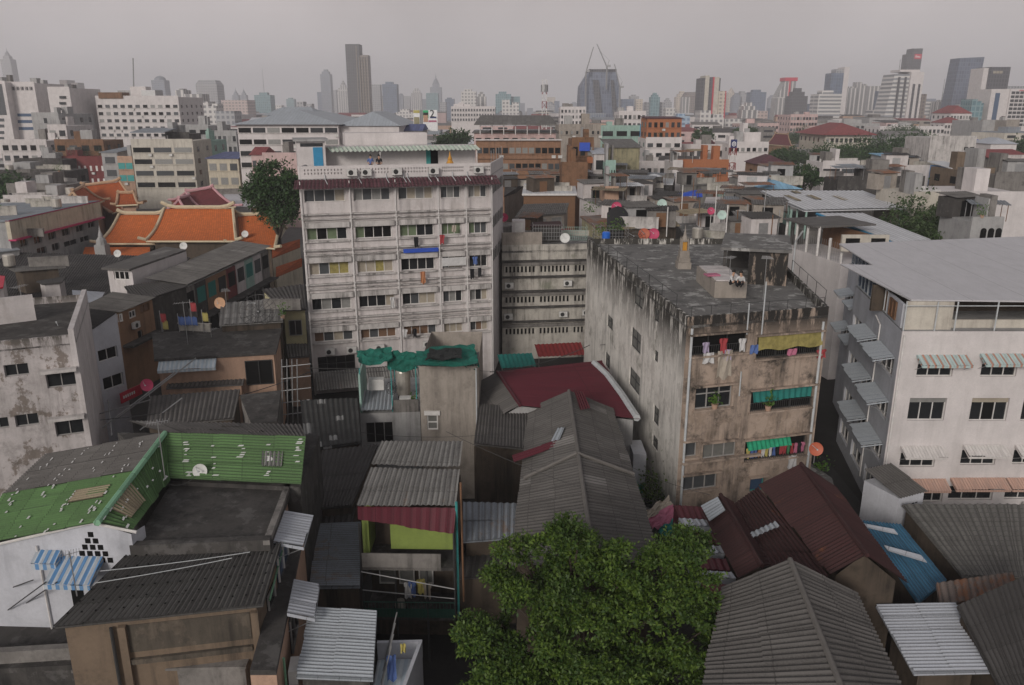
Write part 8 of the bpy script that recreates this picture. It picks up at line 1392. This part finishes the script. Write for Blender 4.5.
# ================================================================ carpet of small far houses
rg = random.Random(21); n = 0; walls = ['white_plaster', 'grey_paint', 'cream_pale', 'concrete_grey', 'white_clean', 'beige_block', 'pink', 'salmon']; roofs = ['fibro', 'fibro_dark', 'silver_grey', 'red_tile', 'blue_grey_sheet', 'fibro_light', 'concrete_grey', 'silver']
WN = dict(zip(walls, 'white grey cream stained tidy-white beige pink salmon'.split())); RN = dict(zip(roofs, ['grey', 'dark', 'pale flat', 'red-brown', 'blue-grey', 'light grey', 'concrete', 'silver']))
LMK = [(20, 'lettered office'), (58, 'glass dome'), (135, 'cream hotel'), (193, 'striped flats'), (205, 'chamfered tower'), (262, 'teal antenna tower'), (325, 'unfinished tower'), (356, 'dark twin-shaft tower'), (390, 'blue glass slab'), (432, 'billboard'), (468, 'white apartment tower'), (505, 'teal glass pair'), (545, 'telecom mast'), (573, 'white slab of flats'), (600, 'crane tower'), (632, 'white office'), (655, 'orange storeys'), (690, 'brown-grey slab'), (711, 'red-striped tower'), (734, 'navy mast sign'), (760, 'blue rimmed slab'), (786, 'red-capped tower'), (804, 'pink hotel'), (830, 'banded glass tower'), (849, 'maroon hipped hall'), (867, 'ribbed apartments'), (905, 'white stepped tower'), (940, 'ribbed office'), (967, 'dark glass slab'), (1000, 'grid-windowed office')]
tries = 0
while n < 290 and tries < 9000:
    tries += 1; D = 200 * (1300 / 200) ** rg.random(); px = rg.uniform(-5, 1030)
    if D < 290 and px < 480: continue
    if D < 235 and not 600 < px < 960: continue
    s_ = rg.uniform(.9, 1.5) * (1 + D / 900); w, dp, h = rg.uniform(7, 15) * s_, rg.uniform(8, 16) * s_, min(rg.uniform(5, 11) * (1 + D / 1500), 17); x = (px - 512) / 800 * D
    if any(abs(x - bx_) < br + w / 2 and abs(D + dp / 2 - by) < br + dp / 2 for bx_, by, br in BUILT): continue
    if px < 480 and D < 420: h = min(h, 6)
    n += 1; BUILT.append((x, D + dp / 2, max(w, dp) * .5))
    wm_ = rg.choice(walls); rn_ = rg.choice(roofs); lm = min(LMK, key=lambda q: abs(q[0] - px)); sd_ = 'below' if abs(lm[0] - px) < 9 else ('left of' if px < lm[0] else 'right of')
    rt_ = E('far_house', '%s %s house with a %s roof %s the %s' % ('small' if D < 380 else 'far small' if D < 700 else 'tiny far', WN[wm_], RN[rn_], sd_, lm[1]), 'house', (x, D, 0), 'carpet of small far houses'); a_ = R(rg.uniform(-12, 12)); ca, sa = math.cos(a_), math.sin(a_); fp = [(x + i * ca - j * sa, D + i * sa + j * ca) for i, j in ((-w / 2, 0), (w / 2, 0), (w / 2, dp), (-w / 2, dp))]
    m = MB(); m.prism(fp, 0, h); m.build('wall', M[wm_], rt_); k = rg.random(); e = [V((p[0] * 1.0, p[1], h + .05)) for p in fp]; m = MB(); rm_ = M[rn_]
    if k < .45: m.slab([e[0] + V((0, 0, .2)), e[1] + V((0, 0, .2)), e[2] + V((0, 0, rg.uniform(.5, 2))), e[3] + V((0, 0, .2))], .2) if False else m.slab([p + V((0, 0, .25 + (1.2 if i > 1 else 0))) for i, p in enumerate(e)], .25)
    elif k < .8: r0, r1 = e[0].lerp(e[3], .5) + V((0, 0, 2)), e[1].lerp(e[2], .5) + V((0, 0, 2)); m.quad(e[0], e[1], r1, r0); m.quad(e[2], e[3], r0, r1); m.poly([e[3], e[0], r0]); m.poly([e[1], e[2], r1])
    else: m.slab([p + V((0, 0, .3)) for p in e], .3); c_ = e[0].lerp(e[2], .5); m.box((c_.x, c_.y, h + 1.4), (w * .3, dp * .3, 2.2), a_)
    m.build('roof', rm_, rt_)
    if D < 650:
        f_ = F(fp[0], fp[1])
        for r_i in range(int(h // 3.2)):
            for c_i in range(3): u = f_.L * (c_i + .5) / 3; z0 = h - 2.2 - r_i * 3.1; m = MB(); f_.box(m, u - f_.L * .1, u + f_.L * .1, z0, z0 + 1.2, .002, .06); m.build('window', M['glass'], rt_)
rg = random.Random(31)
for px, nm in LMK[2:]:
    px += rg.uniform(-11, 11); w = rg.uniform(3, 6); tower('faint hazy back-row skyline slab nearest the ' + nm, px - w, px + w, rg.uniform(95, 107), rg.uniform(1500, 2500), rg.choice(['white_vert', 'grey_grid', 'glass_a', 'white_grid', 'cream_grid', 'glass_b']), rg.choice(['box', 'step', None, 'notch', 'step']))
# ================================================================ clutter standing on the roofs (found by dropping a plumb line)
bpy.context.view_layer.update(); DG = bpy.context.evaluated_depsgraph_get(); rg = random.Random(77); GEN = []; spots = []
RL = [(-60, 'cream fascia building'), (-42, 'long dark roof'), (-33, 'shophouse row'), (-22, 'awning house'), (2, 'old block'), (10, 'striped terrace roof'), (22, 'blue tarpaulin'), (33, 'big silver roof'), (48, 'airy tree'), (70, 'stained slab')]
tr_ = 0
while len(GEN) < 150 and tr_ < 6000:
    tr_ += 1; y = 62 * (190 / 62) ** rg.random(); px = rg.uniform(500, 1020) if rg.random() < .86 else rg.uniform(0, 290); x = (px - 512) / 800 * y
    ok, loc, nr, _, ob, _ = S.ray_cast(DG, V((x, y, 70)), V((0, 0, -1)))
    while ok and ob.name.startswith('haze'): ok, loc, nr, _, ob, _ = S.ray_cast(DG, loc - V((0, 0, .01)), V((0, 0, -1)))
    if not ok or loc.z < 3.5 or loc.z > 15 or abs(nr.z) < .93: continue
    top = ob
    while top.parent: top = top.parent
    if top.name.split('.')[0] in ('concrete_building', 'white_building', 'silver_roof_shed', 'silver_roof_house', 'temple_hall', 'tree', 'apartment_block', 'person', 'far_house', 'hip_roof_hall', 'memorial_stupa', 'tarpaulin', 'satellite_dish', 'gable_wall_house', 'shophouse_row', 'blue_tarpaulin', 'cage_terrace', 'wire_cage', 'peeling_house', 'old_block', 'tower', 'roof_post', 'long_wall_house') or 'plant' in top.name: continue
    if any((x - a) ** 2 + (y - b) ** 2 < 4.5 for a, b in spots): continue
    spots.append((x, y)); k = rg.random() if px > 300 else rg.choice([.45, .55, .6, .97]); lm = min(RL, key=lambda q: abs(q[0] - x) + (0 if y < 130 else 3)); s = 1 + (y - 62) / 160; z = loc.z - .12; a = R(rg.uniform(-25, 25)); c0 = V((x, y, z))
    if k < .4:
        w, d_, h = rg.uniform(1.4, 3.2) * s, rg.uniform(1.2, 2.4) * s, rg.uniform(1.3, 2.3); mt, mr_ = rg.choice(['concrete_grey', 'concrete_dark', 'old_wood', 'beige_block', 'white_plaster', 'grey_paint']), rg.choice(['fibro', 'fibro_dark', 'rust_sheet', 'blue_grey_sheet', 'fibro_light']); nm = {'fibro': 'grey', 'fibro_dark': 'dark', 'rust_sheet': 'rusty', 'blue_grey_sheet': 'bluish', 'fibro_light': 'pale'}[mr_] + '-roofed shed'
        r = E('roof_shed', nm, 'shed', c0, 'sheds built on the roofs'); m = MB(); m.box(c0 + V((0, 0, h / 2)), (w, d_, h), a); m.build('wall', M[mt], r); ca, sa = math.cos(a), math.sin(a); g = lambda i, j, zz: c0 + V((i * ca - j * sa, i * sa + j * ca, zz)); w2, d2 = w / 2 + .25, d_ / 2 + .3
        m = MB(); m.corr(g(-w2, d2, h + .35), g(w2, d2, h + .35), g(w2, -d2, h + .06), g(-w2, -d2, h + .06), pitch=.3); m.build('roof', M[mr_], r); f_ = F(g(-w / 2, -d_ / 2, 0), g(w / 2, -d_ / 2, 0)); m = MB(); f_.box(m, w * .3, w * .65, z + .02, z + min(h - .2, 1.7), .003, .04); m.build('door', M[rg.choice(['void', 'wood_brown', 'void', 'steel'])], r)
    elif k < .52: nm = 'steel water tank'; r = tank(c0, .5 * s, 1.5, nm, rg.choice(['brass_urn', 'plastic_blue', 'grey_paint']) if False else 'brass_urn'); r['group'] = 'water tanks on the roofs'
    elif k < .68:
        w, h = rg.uniform(2, 4.5) * s, rg.uniform(.7, 1.3); nm = 'stained parapet stub'; m = MB(); m.box(c0 + V((0, 0, h / 2)), (w, .2, h), a); m.box(c0 + V((0, 0, h + .03)), (w + .1, .3, .06), a); r = tag(m.build('parapet', M[rg.choice(['concrete_grey', 'concrete_band', 'white_ledge'])]), nm, 'wall', 'parapet stubs on the roofs')
    elif k < .84:
        w, d_, h = rg.uniform(1.8, 3.6) * s, 1.6 * s, rg.uniform(1.6, 2.2); nm = 'post-borne canopy'; r = E('roof_canopy', nm, 'canopy', c0, 'canopies on the roofs'); ca, sa = math.cos(a), math.sin(a); g = lambda i, j, zz: c0 + V((i * ca - j * sa, i * sa + j * ca, zz))
        for i in (-1, 1):
            for j in (-1, 1): m = MB(); m.tube(g(i * w / 2, j * d_ / 2, 0), g(i * w / 2, j * d_ / 2, h), .04, 5); m.build('post', M[rg.choice(['white_trim', 'rust_brown', 'steel'])], r)
        m = MB(); w2, d2 = w / 2 + .2, d_ / 2 + .3; m.corr(g(-w2, d2, h + .25), g(w2, d2, h + .25), g(w2, -d2, h), g(-w2, -d2, h), pitch=.3); m.build('cover', M[rg.choice(['fibro', 'rust_sheet', 'silver', 'blue_grey_sheet', 'tan_sheet'])], r)
    elif k < .94: nm = 'pair of condenser boxes'; m = MB(); [m.box(c0 + V((i * .55 * s, 0, .42)), (.9 * s, .4, .66), a) for i in (-1, 1)]; r = tag(m.build('condenser', M['ac_white']), nm, 'air conditioner', 'condensers on the roofs')
    else: nm = 'potted bush'; r = shrub(c0, .5 * s, 1.0 * s, 70, nm, seed=tr_); r['group'] = 'potted bushes on the roofs'
    GEN.append((nm + ' on the roofs by the ' + lm[1], x, r))
ORD = 'leftmost second third fourth fifth sixth seventh eighth ninth tenth eleventh twelfth'.split()
for key in {q[0] for q in GEN}:
    L_ = sorted([q for q in GEN if q[0] == key], key=lambda q: q[1] / max(1, q[2].location.y))
    for i, q in enumerate(L_): q[2]['label'] = key if len(L_) == 1 else (ORD[i] + (' ' if i == 0 else ' from left, ') + key if i < 12 else 'further right ' + key)
# thin service wires strung from roof to roof
for k in range(22):
    x0, y0 = rg.uniform(-26, -4) if k < 12 else rg.uniform(-6, 14), rg.uniform(31, 60) if k < 12 else rg.uniform(33, 50); x1, y1 = x0 + rg.uniform(4, 11), y0 + rg.uniform(-7, 7); zz = [S.ray_cast(DG, V((i, j, 22)), V((0, 0, -1)))[1].z for i, j in ((x0, y0), (x1, y1))]
    if min(zz) < 2 or max(zz) > 11: continue
    wire((x0, y0, zz[0] + .7), (x1, y1, zz[1] + .9), rg.uniform(.2, .6), .011, 'thin %s service wire strung over the roofs, %s' % ('dark', ORD[k % 12] + (' of the left tangle' if k < 12 else ' of the centre tangle')), 'dark_steel')
# ================================================================ people
def person(label, joints, edges, radii, colors, hair_at, name='person'):
    me = bpy.data.meshes.new(name); c = V(joints[0]); org = V((c.x, c.y, min(j[2] for j in joints))); me.from_pydata([tuple(V(j) - org) for j in joints], edges, [])
    o = bpy.data.objects.new('tmp', me); COL.objects.link(o); o.modifiers.new('s', 'SKIN'); sv = me.skin_vertices[0].data
    for i, r in enumerate(radii): sv[i].radius = (r, r)
    sv[0].use_root = True; ss = o.modifiers.new('d', 'SUBSURF'); ss.levels = ss.render_levels = 1
    dg = bpy.context.evaluated_depsgraph_get(); ev = o.evaluated_get(dg); nm = bpy.data.meshes.new_from_object(ev); bpy.data.objects.remove(o)
    mats = []; [mats.append(x) for x in colors if x not in mats]; nm.materials.clear()
    for x in mats: nm.materials.append(M[x])
    J = [V(j) - org for j in joints]
    for p in nm.polygons:
        q = p.center; best = min(range(len(edges)), key=lambda k: seg(q, J[edges[k][0]], J[edges[k][1]])); p.material_index = mats.index(colors[best]); p.use_smooth = True
    ob = bpy.data.objects.new(name, nm); COL.objects.link(ob); ob.location = org; ob['label'] = label; ob['category'] = 'person'; ORG[ob.name] = org
    m = MB(); h = V(joints[hair_at]); m.lathe(h + V((0, .02, -.02)), [(.118, 0), (.122, .05), (.1, .11), (.05, .145), (.005, .15)], 12); m.build('hair', M['hair'], ob, smooth=True); return ob
def seg(p, a, b):
    d = b - a; t = max(0, min(1, (p - a).dot(d) / max(d.length_squared, 1e-9))); return (p - a - d * t).length
def sitter(label, p, yaw, shirt, trouser, lean=.12):
    rot = Matrix.Rotation(yaw, 3, 'Z'); W = lambda x, y, z: tuple(V(p) + rot @ V((x, y, z)))
    J = [W(0, .0, .12), W(0, -lean * .3, .36), W(0, -lean, .55), W(0, -lean - .03, .66), W(0, -lean - .07, .76), W(0, -lean - .06, .86), W(-.1, -.02, .1), W(-.19, -.42, .34), W(-.1, -.46, .03), W(-.1, -.6, .03), W(.1, -.02, .1), W(.19, -.42, .34), W(.1, -.46, .03), W(.1, -.6, .03), W(-.19, -lean, .53), W(-.26, -lean - .12, .3), W(-.12, -.42, .3), W(.19, -lean, .53), W(.26, -lean - .12, .3), W(.12, -.42, .3)]
    ed = [(0, 1), (1, 2), (2, 3), (3, 4), (4, 5), (0, 6), (6, 7), (7, 8), (8, 9), (0, 10), (10, 11), (11, 12), (12, 13), (2, 14), (14, 15), (15, 16), (2, 17), (17, 18), (18, 19)]
    ra = [.15, .14, .15, .06, .095, .08, .1, .075, .05, .035, .1, .075, .05, .035, .07, .05, .035, .07, .05, .035]; co = [shirt, shirt, 'skin', 'skin', 'skin', trouser, trouser, trouser, 'hair', trouser, trouser, trouser, 'hair', shirt, shirt, 'skin', shirt, shirt, 'skin']
    return person(label, J, ed, ra, co, 5)
def stander(label, p, yaw, shirt, trouser):
    rot = Matrix.Rotation(yaw, 3, 'Z'); W = lambda x, y, z: tuple(V(p) + rot @ V((x, y, z)))
    J = [W(0, 0, .9), W(0, 0, 1.15), W(0, 0, 1.36), W(0, -.01, 1.46), W(0, -.02, 1.56), W(0, -.02, 1.66), W(-.1, 0, .86), W(-.11, -.02, .48), W(-.12, 0, .06), W(-.12, -.14, .04), W(.1, 0, .86), W(.11, -.02, .48), W(.12, 0, .06), W(.12, -.14, .04), W(-.2, 0, 1.36), W(-.25, .02, 1.1), W(-.2, -.16, .95), W(.2, 0, 1.36), W(.25, .02, 1.1), W(.2, -.16, .95)]
    ed = [(0, 1), (1, 2), (2, 3), (3, 4), (4, 5), (0, 6), (6, 7), (7, 8), (8, 9), (0, 10), (10, 11), (11, 12), (12, 13), (2, 14), (14, 15), (15, 16), (2, 17), (17, 18), (18, 19)]
    ra = [.14, .13, .15, .055, .095, .08, .1, .07, .05, .035, .1, .07, .05, .035, .07, .05, .035, .07, .05, .035]; co = [shirt, shirt, 'skin', 'skin', 'skin', trouser, trouser, trouser, 'hair', trouser, trouser, trouser, 'hair', shirt, shirt, 'skin', shirt, shirt, 'skin']
    return person(label, J, ed, ra, co, 5)
ze = ZR + 1.12
pA, pB = P(730, 285, ze), P(741, 285.5, ze)
sitter('person in a white shirt sitting on the left of the two on the roof cistern', (pA.x, pA.y, ze), .9, 'cloth_white', 'cloth_black'); sitter('person in white shirt and dark trousers, right of the two on the cistern', (pB.x, pB.y, ze), -.5, 'cloth_white', 'cloth_black', .18)
for (px_, lab, sh_c) in ((395.5, 'person in a pale blue top standing at the terrace parapet of the white block', 'cloth_blue'), (402.5, 'person in dark clothes standing right of the pale blue one on the white block terrace', 'cloth_black')):
    q = P(px_, 163, 19.18); stander(lab, (q.x, bk.pt(8.5, 0, 2.6).y, 19.17), .2, sh_c, 'cloth_black')
for k, (u, mt) in enumerate(((7.7, 'cloth_blue'), (9.6, 'cloth_black'), (14.6, 'cloth_blue'))): p = bk.pt(u, 19.17, 2.4); m = MB(); m.lathe(p, [(.3, 0), (.34, .2), (.25, .5), (.1, .6), (.01, .62)], 10); tag(m.build('water_jar', M[mt]), ('blue jar left of the people', 'dark jar right of the people', 'blue jar right of the roof shrine')[k] + ' on the white block terrace', 'jar')
p = P(726, 279.5, ze); m = MB(); m.box((p.x - .6, p.y + 1.2, ze + .06), (.9, .6, .1), .2); tag(m.build('school_bag', M['cloth_pink']), 'pink bag lying behind the two people on the roof cistern', 'bag')
for x, y, D, mt, lab in ((606, 236, 71, 'plastic_blue', 'blue plastic drum at the far left corner of the concrete roof'), (473, 376, 53, 'plastic_blue', 'blue drum at the street by the foot of the old block')):
    p = Q(x, y + 3, D); m = MB(); m.lathe(V((p.x, p.y, ZR if D > 60 else p.z - .4)), [(.34, 0), (.36, .3), (.36, .85), (.3, .95), (.02, .96)], 12); tag(m.build('drum', M[mt]), lab, 'drum')
# aerials, poles and cables
for k, (x, y, z, h, L, rz, lab) in enumerate(((165, 478, 10.2, 2.6, .8, .3, 'thin aerial on the green roof ridge'), (214, 360, 5.6, 2.6, 1.1, .9, 'aerial on the annex roof by the awning house'), (188, 345, 7.6, 3.4, 1.3, .2, 'tall aerial on the blackened roof by the awning house'), (25, 318, 11.8, 2.2, .9, 1.2, 'aerial on the roof room of the peeling house'), (77, 596, 8.2, 1.8, .6, .5, 'aerial at the left edge of the nail-dotted roof'), (728, 292, ZR, 2.4, .7, .7, 'aerial on the concrete building roof near the cistern'), (763, 300, ZR, 2.8, .8, 1.4, 'aerial at the front parapet of the concrete building'), (672, 226, 12.8, 3, .9, .4, 'aerial on the striped terrace roof'), (228, 318, 8.6, 2.4, .9, 2.0, 'aerial on the coarse ribbed roof'))): aerial(P(x, y, z), h, lab, L, rz)
for a, b, s_, r_, lab in ((P(100, 420, 6), P(310, 372, 5.5), .6, .03, 'dark cable sagging from the junk frames to the foot of the white block'), (P(306, 368, 6.0), P(480, 352, 6.2), .5, .035, 'upper dark cable across the street front of the white block'), (P(306, 372, 5.4), P(480, 357, 5.6), .5, .03, 'lower dark cable across the street front of the white block'), (P(490, 372, 6.8), P(590, 345, 5.5), .4, .03, 'cable running along the street before the old block'), (P(100, 571, 8.8), P(250, 552, 8.75), .05, .016, 'pale conduit lying across the nail-dotted grey roof'), (P(95, 583, 8.6), P(232, 558, 8.7), .04, .016, 'second pale conduit crossing the nail-dotted grey roof'), (P(600, 345, 6.5), P(660, 326, 8.5), .3, .02, 'thin wire strung on the blank concrete side wall'), (P(168, 484, 9.6), P(196, 476, 9.9), .2, .012, 'thin wire hanging from the white dish on the green roof')):
    wire(a, b, s_, r_, lab, 'pipe_grey' if 'pale' in lab else 'dark_steel')
for k, (a, b) in enumerate((((0, 592, 6.4), (33, 580, 8.2)), ((8, 610, 6.2), (46, 582, 8.2)), ((22, 606, 6.2), (57, 582, 8.2)))): pole_thing('clothes_pole', ('left', 'middle', 'right')[k] + ' slanting thin pole before the pale blue-white wall', 'pole', [P(*a), P(*b)], .025, 'dark_steel', 'slanting poles in the yard')
# red and green street awnings at the foot of the old block
for k, (x0, x1, y, mt, lab) in enumerate(((500, 535, 364, 'curtain_teal', 'green street awning at the foot of the old block'), (537, 584, 353, 'red_paint', 'dark red street awning at the foot of the old block'))):
    f_ = F(P(x0, y, 3.2), P(x1, y - 2, 3.2)); r = E('street_awning', lab, 'awning', f_.pt(f_.L / 2, 3)); m = MB(); m.corr(f_.pt(0, 3.6, -1.5), f_.pt(f_.L, 3.6, -1.5), f_.pt(f_.L, 3.0, .6), f_.pt(0, 3.0, .6), pitch=.4); m.build('cover', M[mt], r); m = MB(); [m.tube(f_.pt(u, .1, .5), f_.pt(u, 3.0, .5), .04, 5) for u in (.1, f_.L - .1)]; m.build('frame', M['steel'], r)
